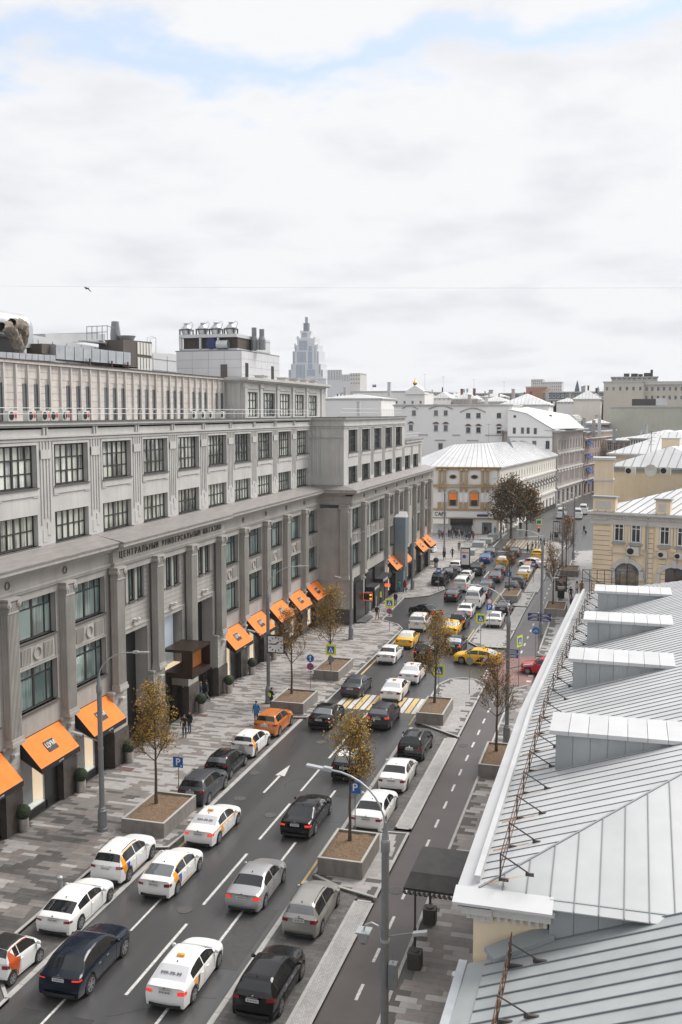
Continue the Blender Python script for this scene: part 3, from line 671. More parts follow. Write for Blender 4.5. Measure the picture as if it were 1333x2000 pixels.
# dark shop recesses with lit display windows
M['dim'] = mat('dark_shopfront',(.018,.017,.017),.35); M['display'] = mat('warm_display_wall',(.42,.32,.22),.7,emit=(1,.78,.5,.30)); M['dispfloor'] = mat('display_floor',(.6,.62,.6),.5,emit=(.9,1,.95,.15))
M['mann'] = mat('mannequin_clothes',(.03,.03,.035),.7); M['frostglass'] = mat('dark_glass_tone',(.05,.055,.06),.08,spec=.8)
back = MB(); fl = MB()
def shop(X,a,b,lit=True,kids=True):
 s = MB(); s.box(X-1.6,X-1.5,a,b,0,5.25); s.box(X-1.5,X,a,b,5.0,5.2); s.box(X-1.5,X-.05,a,b,0,.10)
 s.box(X-.32,X-.22,a,a+.12,.1,5.0); s.box(X-.32,X-.22,b-1.45,b-1.3,.1,5.0); s.box(X-.32,X-.22,a,b,.1,.55); s.box(X-.32,X-.22,a,b,3.9,5.0); s.box(X-.30,X-.24,b-1.3,b,.1,3.9)
 so_ = s.build('shopfront',M['dim'],store)
 if lit:
  d = MB(); d.box(X-1.48,X-1.40,a+1.6,b-1.45,.5,3.2); d.box(X-1.4,X-.4,b-1.52,b-1.46,.5,4.0); d.build('display_backdrop',M['display'],so_)
  d = MB(); d.box(X-1.4,X-.34,a+.12,b-1.46,.5,.62); d.box(X-1.1,X-.7,a+1.3,a+1.9,.62,.95); d.build('display_floor',M['dispfloor'],so_)
  for yy in (a+.9,a+1.6):
   q = MB(); z0 = .62 if yy < a+1.2 else .95
   for s_ in (-.1,.1): q.cyl((X-.9,yy+s_,z0),(X-.9,yy+s_*.9,z0+.85),.06,.09,8)
   q.lathe([(.14,.82),(.17,.95),(.12,1.1),(.19,1.38),(.17,1.48),(.05,1.52),(.05,1.58),(.09,1.66),(.09,1.76),(.03,1.83)],(X-.9,yy,z0-.0),10)
   for s_ in (-1,1): q.cyl((X-.9,yy+s_*.18,z0+1.42),(X-.86,yy+s_*.26,z0+.85),.05,.035,6)
   q.build('mannequin',M['mann'],so_)
  d = MB(); d.box(X-.31,X-.285,a+.12,a+1.75,.95,3.9); d.build('dark_reflection_panel',M['frostglass'],so_); d = MB(); d.box(X-.31,X-.285,a+.12,a+1.75,.55,.95); d.build('pale_glass',M['dispfloor'],so_)  # dark panel painted in for the dark reflection on the left of the glass
  gl = MB(); gl.box(X-.28,X-.265,a+.12,b-1.45,.55,3.9); return gl
 return None
M['shopglass'] = bpy.data.materials.new('clear_shop_glass'); M['shopglass'].use_nodes = True
_t = M['shopglass'].node_tree; _b = _t.nodes['Principled BSDF']; _b.inputs['Base Color'].default_value = (.9,.95,.95,1); _b.inputs['Roughness'].default_value = .03; _b.inputs['Alpha'].default_value = .18; _b.inputs['IOR'].default_value = 1.5
for X,bl in ((-33.0,[(C0+P*k+.75,C0+P*k+5.2) for k in list(range(-3,2))+list(range(5,10))]),(-29.3,[(yR[i]+.75,yR[i+1]-.75) for i in (1,2,3,4,5)])):
 for a,b in bl:
  gl = shop(X,a,b)
  if gl: gl.build('shop_window',M['shopglass'],store)
# frieze letters over the entrance
def text_mesh(s,size,ext,m,align='CENTER',bold=.0,spacing=1.0):
 cu = bpy.data.curves.new('t','FONT'); cu.body = s; cu.size = size; cu.extrude = ext; cu.align_x = align; cu.align_y = 'CENTER'; cu.offset = bold; cu.space_character = spacing; cu.resolution_u = 3
 o = bpy.data.objects.new('t',cu); COL.objects.link(o); dg = bpy.context.evaluated_depsgraph_get(); dg.update()
 me = bpy.data.meshes.new_from_object(o.evaluated_get(dg)); bpy.data.objects.remove(o); bpy.data.curves.remove(cu)
 me.materials.clear(); me.materials.append(m); return me
M['bronze'] = mat('dark_bronze_letters',(.055,.04,.032),.6)
y = 59.75
for wd in ('ЦЕНТРАЛЬНЫЙ','УНИВЕРСАЛЬНЫЙ','МАГАЗИН'):
 for ch in wd: lt = text_mesh(ch,.60,.02,M['bronze']); put('frieze_letter',lt,store,loc=Vector((-32.53,y+.27,14.42))-store.location,rot=(R(90),0,R(90))); y += .545
 y += .42
# entrance: three portals with slim triple windows
ew = MB(); es = MB(); eo = []
XE = -33.0
for k in range(2,5):
 a,b = C0+P*k+.62,C0+P*k+5.33
 ops = [(C0+P*k+1.05+1.32*i,C0+P*k+1.05+1.32*i+.98,10.85,13.15) for i in range(3)]
 po = (C0+P*k+1.1,C0+P*k+4.95)
 wall_between(ew,XE,.5,(a-.7,b+.7),ops,10.4,13.3)
 # banded wall round the portal
 z = 0
 ew.box(XE-.5,XE,a-.7,po[0],0,8.7); ew.box(XE-.5,XE,po[1],b+.7,0,8.7); ew.box(XE-.5,XE,a-.7,b+.7,8.7,10.4)
 for i in range(6): zz_ = 8.95+i*.36; es.box(XE-.01,XE+.04,a,b,zz_,zz_+.33) if zz_ < 10.5 else None
 for i in range(7):
  zz_ = 10.9+i*.34
  for ya_,yb_ in ((a,ops[0][0]-.05),(ops[2][1]+.05,b)): es.box(XE-.01,XE+.04,ya_,yb_,zz_,zz_+.31)
 for (c,d,e,f) in ops: win(XE-.14,c,d,e,f,'slim',store,'pane_low',True)
 for (c,d,e,f) in ops: ls_ = MB(); sill(ls_,XE,c,d,e); ls_.build('sill',M['sill'],store)
 for y0,y1,z0,z1 in ((po[0]-.28,po[0],0,8.98),(po[1],po[1]+.28,0,8.98),(po[0],po[1],8.7,8.98)): es.box(XE-.01,XE+.10,y0,y1,z0,z1)
 for y0,y1,z0,z1 in ((po[0]-.34,po[0]-.28,0,9.04),(po[1]+.28,po[1]+.34,0,9.04),(po[0]-.34,po[1]+.34,9.0,9.1)): es.box(XE-.01,XE+.16,y0,y1,z0,z1)
ew.build('wall',M['stone_low'],store); es.build('facade_moulding',M['stone_low'],store)
for k in (2,3,4):
 po = (C0+P*k+1.1,C0+P*k+4.95); r = MB()
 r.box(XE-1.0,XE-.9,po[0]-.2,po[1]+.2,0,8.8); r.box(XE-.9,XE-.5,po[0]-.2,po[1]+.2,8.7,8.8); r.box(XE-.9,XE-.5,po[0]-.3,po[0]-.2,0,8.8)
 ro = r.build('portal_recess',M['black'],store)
 r = MB(); r.box(XE-.9,XE-.5,po[1]+.0,po[1]+.1,2.6,8.7); r.build('portal_side_wall',M['stone_low'],ro)
 r = MB(); r.box(XE-.9,XE-.5,po[1]-.02,po[1]+.1,0,2.6); r.box(XE-.5,XE-.004,po[1]-.01,po[1]+.0,0,2.6); r.build('portal_side_plinth',M['granite'],ro)
 if k != 3: r = MB(); r.box(XE-.88,XE-.84,po[0]+.1,po[0]+1.7,0,5.4); r.build('portal_screen',M['frostglass'],ro)
 s_ = MB(); s_.box(XE+.04,XE+.5,(po[0]+po[1])/2-.16,(po[0]+po[1])/2+.16,9.35,9.55); s_.lathe([(.12,0),(.14,.1),(.03,.16)],(XE+.45,(po[0]+po[1])/2,9.5),8); s_.build('spotlight',M['lampglass'],store)
po = (C0+P*3+1.1,C0+P*3+4.95)
M['glow'] = mat('pale_backlit_glass',(.40,.44,.50),.12,emit=(.75,.85,1,.05),var=.15,scale=.4)
r = MB(); r.box(XE-.62,XE-.56,po[0],po[1]-.35,4.6,8.4); r.build('backlit_screen',M['glow'],store)
r = MB(); r.box(XE-.6,XE-.02,po[0],po[1]-.3,4.35,4.6); r.build('display_shelf',M['display'],store)
M['bronzebox'] = mat('bronze_canopy',(.045,.028,.02),.4,metal=.5); M['amber'] = mat('amber_inlay',(.13,.05,.02),.35,emit=(1,.35,.08,.05),var=.3,scale=3)
r = MB(); ca,cb = C0+P*3+1.6,C0+P*3+5.0; r.box(-33.0,-30.6,ca,cb,4.15,4.55); r.box(-33.0,-30.6,cb-.12,cb,4.55,6.3); r.box(-33,-30.6,ca,cb,6.1,6.3); r.box(-31.4,-31.3,ca,cb,4.55,6.1); r.box(-31.3,-30.6,ca,ca+.12,4.55,6.1)
cano = r.build('entrance_canopy',M['bronzebox'],store)
r = MB(); r.box(-31.29,-31.24,ca+.3,cb-.3,4.6,5.9); r.build('amber_panel',M['amber'],cano)
lt = text_mesh('ЦУМ',.85,.05,M['white'],bold=.01,spacing=1.25); put('canopy_lettering',lt,cano,loc=Vector((-30.55,(ca+cb)/2+.5,4.75))-store.location,rot=(R(90),0,R(90)))
# canopy of the far corner entrance, door and porch
r = MB(); r.box(-29.3,-28.9,107.9,111.2,0,4.6); r.build('side_entrance',M['dim'],store)
r = MB(); r.box(-29.0,-27.8,108.0,111.5,.12,.26); r.build('porch_step',M['cover'],store)
for y0,y1,zc in ((113.1,116.3,3.4),(117.5,122.6,3.7)):
 r = MB(); r.box(-29.3,-29.1,y0,y1,0,5.1); so_ = r.build('shopfront',M['dim'],store)
 r = MB(); r.box(-29.2,-28.1,y0,y1,zc-.5,zc); r.build('door_canopy',M['black'],so_)
 r = MB()
 for q in range(4): r.box(-28.09,-28.07,y0+.5+q*.6,y0+.75+q*.6,zc-.4,zc-.1)
 r.build('canopy_emblem',M['signwhite'],so_)
M['neon'] = mat('orange_red_lit_sign',(.7,.12,.03),.4,emit=(1,.15,.04,.4)); M['amberl'] = mat('amber_lit_sign',(.8,.45,.05),.4,emit=(1,.55,.08,.35))
r = MB(); r.box(-28.2,-27.5,119.0,119.1,2.5,2.85); tag(r.build('lit_sign',M['neon'],None),'small glowing orange red sign over the shop door beyond the corner','sign')
r = MB(); r.box(-29.0,-27.9,111.6,111.7,2.1,3.0); sg = tag(r.build('lit_sign',M['black'],None),'black projecting sign with orange border and two amber lights beside the first corner pier','sign')
r = MB()
for a_ in ((-29.0,-27.9,2.97,3.0),(-29.0,-27.9,2.1,2.13),(-29.0,-28.97,2.1,3.0),(-27.93,-27.9,2.1,3.0)): r.box(a_[0],a_[1],111.57,111.6,a_[2],a_[3])
r.build('sign_border',M['neon'],sg)
r = MB(); r.box(-28.25,-28.0,111.56,111.6,2.65,2.85); r.box(-28.25,-28.0,111.56,111.6,2.22,2.4); r.build('sign_light',M['amberl'],sg)
# awnings
M['blackcloth'] = mat('black_valance',(.014,.014,.015),.8)
def awning_parts(w_):
 m = MB(); P0 = (0,0,0); O = 1.38; D = -1.46
 nx,ny = 8,16
 def C(i,j,o=0): f = i/nx; g_ = j/ny; s_ = -.035*math.sin(math.pi*f)*(1-.75*abs(math.cos(math.pi*g_*4)))+.008*mn.noise((f*3,g_*9,1)); return (O*f+s_*.7-.0,w_*g_,D*f+s_*.7-o)
 for i in range(nx):
  for j in range(ny):
   m.q(C(i,j),C(i+1,j),C(i+1,j+1),C(i,j+1)); m.q(C(i,j,.02),C(i,j+1,.02),C(i+1,j+1,.02),C(i+1,j,.02))
 v = MB(); v.box(O-.02,O+.02,0,w_,D-.32,D+.0)
 v.q((0,.01,-.03),(O,.01,D-.03),(O,.01,D-.3),(0,.01,-1.0)); v.q((0,w_-.01,-.03),(O,w_-.01,D-.03),(O,w_-.01,D-.3),(0,w_-.01,-1.0))
 fr = MB(); fr.tube([(0,.05,-.9),(O,.05,D-.25)],.03); fr.tube([(0,w_-.05,-.9),(O,w_-.05,D-.25)],.03)
 return m.mesh('awning_cloth',M['orange'],smooth=True,fix=False),v.mesh('valance',M['blackcloth']),fr.mesh('awning_arm',M['iron'])
aw = awning_parts(4.15); sq = MB(); d_ = Vector((1.38,0,-1.46)).normalized(); nn = Vector((1.46,0,1.38)).normalized()
c_ = Vector((1.38,0,-1.46))*.52+nn*.012+Vector((0,2.07,0))
sq.q(c_-d_*.36-Vector((0,.5,0)),c_+d_*.36-Vector((0,.5,0)),c_+d_*.36+Vector((0,.5,0)),c_-d_*.36+Vector((0,.5,0))); sqm = sq.mesh('emblem_square',M['black'])
tsm = text_mesh('ЦУМ',.42,.002,M['signwhite'],spacing=1.1);
def awning(X,a,lb,sub=None):
 t = thing('awning',lb,'awning',(X,a,5.14),0,'orange awnings over the shop windows')
 c = put('awning_cloth',aw[0],t,world=False); put('valance',aw[1],t,world=False); put('awning_arm',aw[2],t,world=False)
 e = put('emblem',sqm,t,world=False)
 ang = math.atan2(1.46,1.38)
 mrot = Matrix((Vector((0,1,0)),-d_,nn)).transposed().to_euler()
 o = put('emblem_lettering',tsm,e,loc=c_+nn*.01-d_*.06,rot=mrot)
 v_ = put('valance_lettering',tsm,t,loc=(1.405,2.07,-1.63),rot=(R(90),0,R(90))); v_.scale = (.55,.3,1)
 return t
ords = ['cut by the left edge of the picture','nearest fully visible on the left, left of the tall lamp post','behind the nearest lamp post beside the first portal']
for k,lb in ((-3,'orange shop awning out of sight at the near end of the store'),(-2,'orange shop awning below the near end of the store, outside the left edge'),(-1,'large orange awning cut by the left edge of the picture'),(0,'large orange awning with black emblem, first one wholly in view on the left'),(1,'large orange awning crossed by the nearest lamp post, just before the portals'),
    (5,'orange awning first after the three tall portals'),(6,'orange awning second after the portals, above the lamp arm'),(7,'orange awning third after the portals, behind the square clock'),(8,'orange awning fourth after the portals'),(9,'orange awning in the inner corner beside the blank projecting wall')):
 awning(-33.0,C0+P*k+.92,lb)
for i,lb in ((1,'small distant orange awning nearest beyond the lit shop signs'),(2,'distant orange awning beside the tall grey pylon, on its near side'),(4,'distant orange awning just beyond the tall grey pylon'),(5,'farthest orange awning at the far corner of the store')):
 awning(-29.3,yR[i]+.85,lb)
# topiary pots
tp = MB(); tp.lathe([(.27,0),(.30,.05),(.30,.75),(.26,.75),(.24,.68),(.02,.68)],n=18); tpm = tp.mesh('pot',M['steel'],smooth=True,ang=40)
bm = bmesh.new(); bmesh.ops.create_icosphere(bm,subdivisions=4,radius=.42)
for v in bm.verts: v.co *= 1+.05*mn.noise(v.co*9)+.04*random.uniform(-1,1); v.co.z += 1.12
me = bpy.data.meshes.new('foliage_ball'); bm.to_mesh(me); bm.free(); me.materials.append(M['box']); balm = me
st = MB(); st.cyl((0,0,.68),(0,0,.85),.04); stm = st.mesh('stem',M['bark'])
for u,v,lb in ((47,1622,'ball shrub in a steel pot beside the nearest pier at the left edge'),(159,1546,'ball shrub in a steel pot between the two big near awnings'),(253,1488,'ball shrub in a steel pot at the near side of the first portal'),(394,1391,'ball shrub in a steel pot beside the third portal and two standing men'),(448,1353,'ball shrub in a steel pot under the first awning after the portals'),(493,1317,'ball shrub in a steel pot under the second awning after the portals'),(536,1288,'ball shrub in a steel pot behind the lamp post with the clock'),(852,1108,'distant ball shrub in a pot at the far corner of the store')):
 p = gz(u,v,.12); t = thing('potted_shrub',lb,'potted shrub',tuple(p),0,'ball shrubs in steel pots by the store'); put('pot',tpm,t,world=False); put('foliage_ball',balm,t,world=False,rot=(0,0,rnd()*6)); put('stem',stm,t,world=False)
# ---------------------------------------------------------------- on the roof of the department store
m = MB(); m.box(-75,-34.0,20,107,23.0,23.38); m.box(-75,-30.6,107.4,138.7,23.0,23.38); m.box(-75,-30.6,138.7,151,19.6,19.95); m.box(-75,-33.9,29,29.4,0,23.4); m.box(-75,-29.8,153.3,153.8,0,15.3)
m.box(-75,-30,107.6,153.3,15.3,15.4); m.build('flat_roof',M['zinc_grey'],store)
def slabX(name,pts,X,th,mt,parent=None,**k):
 """outline given as picture points on the plane at X, built th thick away from the street"""
 m = MB(); P = [pxp(u,v,X) for u,v in pts]; m.extr([(p.y,p.z) for p in P],(X,0,0),(0,1,0),(0,0,1),(-th,0,0)); return m.build(name,mt,parent,**k)
att = thing('tiled_attic','pinkish tiled attic storey with narrow dark windows set back on the store roof','attic storey',(-38,55,23.4))
m = MB(); m.box(-60,-38.15,29,92,23.4,27.2); m.box(-38.2,-37.9,29,92,27.2,27.38); m.build('wall',M['tileclad'],att)
m = MB(); m.box(-60,-37.85,28.9,92.1,27.38,27.46); m.build('roof_edge',M['iron'],att)
tl = MB(); fn = MB(); M['fin'] = mat('pale_fin',(.56,.53,.50),.8,var=.1,scale=1.5,grime=.4)
y = 30.0; wn = MB(); wn.box(.02,.10,0,.5,0,2.45); wnm = wn.mesh('window',M['pane_dark']); k = 0
while y < 91.2:
 wgap = k % 4 != 3
 for j in range(8):
  z0 = 23.42+j*.47
  if z0 < 26.0: tl.box(-38.15,-38.10,y+.01,y+.74,z0+.012,z0+.458)
  else: tl.box(-38.15,-38.10,y+.01,y+.74,z0+.012,min(z0+.458,27.18)); tl.box(-38.15,-38.11,y+.76,y+1.21,z0+.012,min(z0+.458,27.18))
  if not wgap and z0 < 26.0: tl.box(-38.15,-38.11,y+.76,y+1.21,z0+.012,z0+.458)
 fn.box(-38.15,-37.96,y+1.22,y+1.33,23.42,27.15)
 if wgap: put('window',wnm,att,loc=Vector((-38.19,y+.74,23.45))-att.location)
 y += 1.34; k += 1
o = tl.build('cladding_tiles',M['tileclad'],att); o['kind'] = 'stuff'; fn.build('fins',M['fin'],att)
blk = thing('roof_pavilion','grey stone pavilion with five gridded windows standing on the store roof','pavilion',(-36,92,23.4))
wins = [(480.6,504),(515,537.8),(546.7,567.8),(576.7,594.8),(603.4,620)]
WY = [(pxp(a,790,-36).y,pxp(b,790,-36).y) for a,b in wins]
m = MB(); wall_between(m,-36.0,.5,(92,119.5),[(a,b,23.6,26.05) for a,b in WY],23.4,26.9)
m.box(-44,-36.5,92,92.5,23.4,26.9); m.box(-44,-36.5,119,119.5,23.4,26.9); m.box(-44,-35.9,91.9,119.6,26.9,27.05); m.box(-44,-35.6,91.6,119.9,27.05,27.2); m.box(-44,-35.4,91.4,120.1,27.2,27.45)
gaps = [(92,WY[0][0])]+[(p[1],q[0]) for p,q in zip(WY,WY[1:])]+[(WY[-1][1],119.5)]
for a,b in gaps: c = (a+b)/2; m.box(-36,-35.85,c-.35,c+.35,23.4,26.9); m.box(-36,-35.8,c-.45,c+.45,26.5,26.9)
for a,b in WY: m.box(-36,-35.92,a,b,26.35,26.85)
for x in (-36.6,-37.6): m.box(x-.2,x+.2,91.9,92,23.4,26.9)
m.box(-43.9,-37.0,93,119,27.45,27.5)
m.build('wall',M['stone'],blk)
for a,b in WY: win(-36.2,a,b,23.6,26.05,'big',blk,'pane_up',False)
m = MB()
for y in (99,106,110,113.5,117): m.box(-37.6,-36.6,y,y+1.2,27.45,27.85); m.box(-37.7,-36.5,y-.1,y+1.3,27.85,27.93)
m.build('roof_vent',M['stone'],blk)
# plant room with fans
pr = thing('plant_room','pale grey panelled plant room with cone shaped fans and louvred top on the store roof','plant room',(-40,101.3,27))
m = MB(); m.box(-47.6,-40.0,101.3,113.6,23.4,30.65); m.box(-47.7,-39.95,101.25,113.65,30.65,30.75); m.build('panel_core',M['seam'],pr)
pn = {}
def panels(parent,axis,X,Y,a0,a1,z0,z1,pw,ph,mt,name='panel'):
 na = max(1,round((a1-a0)/pw)); nz = max(1,round((z1-z0)/ph)); w_ = (a1-a0)/na; h_ = (z1-z0)/nz
 key = (axis,round(w_,3),round(h_,3),mt)
 if key not in pn:
  q = MB()
  if axis == 'y': q.box(0,.05,.012,w_-.012,.012,h_-.012)
  else: q.box(.012,w_-.012,-.05,0,.012,h_-.012)
  pn[key] = q.mesh(name,M[mt])
 for i in range(na):
  for j in range(nz):
   L_ = Vector((X,a0+i*w_,z0+j*h_)) if axis == 'y' else Vector((a0+i*w_,Y,z0+j*h_))
   put(name,pn[key],parent,loc=L_-rootloc(parent))
panels(pr,'y',-40.0,0,101.3,113.6,27.3,30.65,2.05,.84,'panelwall'); panels(pr,'x',0,101.3,-47.6,-40.0,27.0,30.65,1.9,.9,'panelwall')
m = MB(); m.box(-47.4,-40.6,101.7,112.2,30.75,30.95); m.box(-47.4,-40.6,101.6,112.2,32.15,32.5); m.box(-47.4,-47.1,101.6,101.9,30.9,32.2); m.box(-45,-44.8,101.6,101.9,30.9,32.2); m.box(-42.9,-42.7,101.6,101.9,30.9,32.2); m.box(-43.5,-40.6,107.5,112.2,30.9,32.2); m.build('upper_frame',M['panelwall'],pr)
M['louvre'] = mat('brown_louvre',(.09,.075,.065),.6)
m = MB(); m.box(-47.1,-40.7,102.2,107.5,30.9,32.15)
for k in range(9): m.box(-47.1,-40.68,102.05,102.2,30.98+k*.13,31.05+k*.13)
m.build('louvre',M['louvre'],pr)
m = MB(); m.cyl((-43.6,101.6,31.5),(-43.6,102.2,31.5),.62,n=20); m.cyl((-43.6,101.55,31.5),(-43.6,101.6,31.5),.1,n=10); m.build('fan',M['navy'],pr)
m = MB(); m.cyl((-42.9,101.7,31.35),(-41.6,101.7,31.35),.5,n=14); m.build('duct',M['galv'],pr)
for i,(u,vt) in enumerate(((365,645),(397,645),(423,640),(452,642))):
 p = py(u,664,103.5); t = thing('roof_fan','cone shaped steel roof fan, number %s from the left on the plant room' % ('first','second','third','fourth')[i],'roof fan',(p.x,p.y,32.5),0,'cone shaped fans on the plant room')
 m = MB(); s_ = .75
 for a in (-.55,.55):
  for b in (-.55,.55): m.box(a-.06,a+.06,b-.06,b+.06,0,.65)
 m.box(-.62,.62,-.62,.62,.6,.72); put('stand',m.mesh('stand',M['iron']),t,world=False)
 m = MB(); m.lathe([(.45,.05),(.62,.72),(.6,.85),(.3,1.2),(.25,1.25),(.25,1.33),(.33,1.35),(.33,1.4)],n=16); put('fan_cowl',m.mesh('fan_cowl',M['galv'],smooth=True,ang=30),t,world=False)
 m = MB(); m.tube([(.6,0,.8),(.8,0,1.3),(.6,0,1.55),(.35,0,1.35)],.03); put('hoist_arm',m.mesh('hoist_arm',M['galv']),t,world=False)
for i,(u,vt) in enumerate(((497,640),(512,643))):
 p = py(u,672,106); top = py(u,vt,106).z
 m = MB(); m.lathe([(.42,0),(.42,1.1),(.28,1.5),(.28,top-31.0)],(p.x,p.y,31.0),12)
 tag(m.build('flue',M['lamp_grey'],None),('left one of the twin grey flues behind the plant room','right one of the twin grey flues behind the plant room')[i],'flue','twin grey flues')
m = MB(); m.box(-42.35,-41.6,101.18,101.25,27.2,29.2); m.build('door',M['louvre'],pr)
for u in (480.5,531): p = pxp(u,720,-39.9); m = MB(); m.box(-39.95,-39.9,p.y,p.y+.8,27.6,29.4); m.build('window',M['black'],pr)
# panelled range at the left with ducts
lf = thing('panelled_range','long low panelled roof structure running behind the tiled attic','roof structure',(-42,60,23.4))
P1 = [(48,651),(209,681),(345,692),(345,800),(48,800)]
slabX('panel_wall',P1,-42.0,9,M['panelwall'],lf);
m = MB()
for k in range(1,9):
 a = pxp(48,651+k*9,-41.98); b = pxp(345,692+k*7,-41.98); m.tube([tuple(a),tuple(b)],.02,4) if k in (2,5) else None
for u in range(75,340,28): a = pxp(u,655+(u-48)*.13,-41.98); m.tube([(a.x,a.y,26.5),(a.x,a.y,a.z-.2)],.018,4)
m.build('panel_joint',M['seam'],lf)
m = MB(); P2 = [pxp(u,v,-44.5) for u,v in ((88,652),(186,649),(206,655),(206,668),(186,668),(88,660))]
m.extr([(p.y,p.z) for p in P2],(-44.5,0,0),(0,1,0),(0,0,1),(-4,0,0)); m.build('corrugated_wall',M['zinc_grey'],lf)
m = MB()
for k in range(60): u = 90+k*1.95; a = pxp(u,651.5,-44.45); b = pxp(u,668,-44.45); m.box(-44.5,-44.42,a.y-.06,a.y+.06,b.z,a.z-.02)
m.build('corrugation',M['zinc'],lf)
duct = thing('ventilation_duct','long shiny rectangular ventilation duct lying on the attic roof','duct',(-38.6,60,27.5))
def ductbox(pts,X,th):
 P = [pxp(u,v,X) for u,v in pts]; n = 9
 for i in range(n):
  a0,a1 = i/n,(i+1)/n
  tl_ = P[0].lerp(P[1],a0); tr_ = P[0].lerp(P[1],a1-.01); bl = P[3].lerp(P[2],a0); br = P[3].lerp(P[2],a1-.01)
  m = MB(); m.extr([(bl.y,bl.z),(br.y,br.z),(tr_.y,tr_.z),(tl_.y,tl_.z)],(X,0,0),(0,1,0),(0,0,1),(-th,0,0)); m.build('duct_section',M['galv'],duct)
ductbox([(110,673),(257,689),(257,713),(110,701)],-38.7,1.3); ductbox([(0,687),(110,694),(110,706),(0,699)],-38.5,1.4)
m = MB()
for u,v in ((182,712),(225,716),(256,718)): a = pxp(u,v,-38.3); m.box(-38.6,-38.5,a.y-.05,a.y+.05,27.4,a.z+.45)
m.build('duct_support',M['rust'],duct)
m = MB(); P3 = [pxp(u,v,-39.2) for u,v in ((82,671),(107,672),(107,694),(82,690))]
m.extr([(p.y,p.z) for p in P3],(-39.2,0,0),(0,1,0),(0,0,1),(-1.2,0,0)); m.build('duct_end',M['louvre'],duct)
# chimney, stair with rails, cooling unit
a = pxp(226,660,-41); top = pxp(226,621,-41).z
m = MB(); m.lathe([(.42,0),(.42,top-27.2-.6),(.3,top-26.8)],(a.x,a.y,26.5),14); tag(m.build('chimney',M['lamp_grey']),'plain grey round chimney rising beside the roof stair','chimney')
t = thing('roof_stair','steel roof stair and platform with handrails beside the grey chimney','stair',(-40.5,74,27.4))
m = MB()
def PL(u,v,X=-40.5): return tuple(pxp(u,v,X))
for pts in ([(170,638),(210,636),(222,641),(246,690)],[(170,650),(210,648)],): m.tube([PL(*p) for p in pts],.035)
for u,v0,v1 in ((170,638,663),(180,637,663),(190,637,663),(200,637,663),(210,636,663),(221,641,662)): m.tube([PL(u,v0),PL(u,v1)],.03)
m.build('handrail',M['lamp_grey'],t)
m = MB(); m.tube([PL(203,666),PL(216,684)],.07); m.tube([PL(222,664),PL(238,686)],.07)
for k in range(7):
 f = k/6; a = pxp(204+12*f,667+16*f,-40.5); b = pxp(222+15*f,665+19*f,-40.5); m.box(-41.2,-40.4,a.y,b.y,(a.z+b.z)/2-.03,(a.z+b.z)/2+.03)
a = pxp(170,664,-40.5); b = pxp(222,664,-40.5); m.box(-41.3,-40.4,a.y,b.y,a.z-.1,a.z); m.build('steps',M['galv'],t)
cu = thing('cooling_unit','dark brown boxy cooling unit with a white louvred side on the store roof','cooling unit',(-39,76,27.4))
slabX('casing',[(241,663),(297,668),(297,719),(241,716)],-39.0,2.2,M['louvre'],cu)
m = MB(); A = pxp(268,664,-38.95); B = pxp(297,668,-38.95); C_ = pxp(268,700,-38.95)
for i in range(5):
 for j in range(2):
  y0 = A.y+(B.y-A.y)*(i+.12)/5; y1 = A.y+(B.y-A.y)*(i+.85)/5; z1 = A.z-.15-(j*1.25); m.box(-38.98,-38.94,y0,y1,z1-1.0,z1)
m.build('louvre_panel',M['plastic'],cu)
m = MB(); m.cyl((-39.9,(A.y+B.y)/2-1.3,A.z),(-39.9,(A.y+B.y)/2-1.3,A.z+.35),.55,.75,16); m.build('fan_ring',M['galv'],cu)
m = MB(); m.tube([PL(288,672),PL(288,660),PL(296,657),PL(305,660),PL(305,690)],.03); m.tube([PL(294,672),PL(294,662),PL(300,660)],.03); tag(m.build('ladder_hoop',M['galv']),'thin hooped ladder rail beside the brown cooling unit','ladder')
# insulated pipes at the left edge
t = thing('insulated_duct','big round silver duct with ragged insulated brown pipes at the left edge of the roof','duct',(-39.5,58,27.4))
a = pxp(-60,640,-41.5); b = pxp(20,640,-41.5); m = MB(); m.cyl((-41,a.y,30.0),(-41,b.y,29.9),.95,n=22); m.lathe([(.95,-1.4),(.95,0),(.88,.36),(.68,.7),(.35,.9),(.05,.95)],(-41,b.y+.3,29.9),20); m.build('round_duct',M['galv'],t,smooth=True,ang=40)
M['wool'] = mat('ragged_insulation',(.20,.17,.14),.95,var=.5,scale=5,bump=1.0,bscale=12)
def blob(path,r,seed):
 m = MB(); pts = []; n = 10
 rr = random.Random(seed)
 for i,p in enumerate(path):
  for k in range(n):
   a_ = 2*math.pi*k/n; q = r*(1+rr.uniform(-.12,.12)); m.v.append((p[0]+q*math.cos(a_)*.9,p[1]+q*math.sin(a_)*.6,p[2]+q*math.sin(a_)*.9))
 for i in range(len(path)-1):
  for k in range(n): m.f.append((i*n+k,i*n+(k+1) % n,(i+1)*n+(k+1) % n,(i+1)*n+k)); m.m.append(0)
 return m
for path,r,sd in (([(0,640),(14,638),(24,648),(30,664),(40,682)],.42,3),([(20,634),(34,634),(44,640),(46,656),(42,672)],.5,9),([(34,640),(30,655),(36,670)],.38,5)):
 pp = []
 for (u0,v0),(u1,v1) in zip(path,path[1:]):
  for k in range(5): f = k/5; pp.append(tuple(pxp(u0+(u1-u0)*f,v0+(v1-v0)*f,-39.2)))
 pp.append(tuple(pxp(*path[-1],-39.2))); blob(pp,r,sd).build('insulated_pipe',M['wool'],t,smooth=True)
slabX('dark_housing',[(-30,640),(14,640),(30,690),(-30,690)],-40.6,2,M['black'],t)
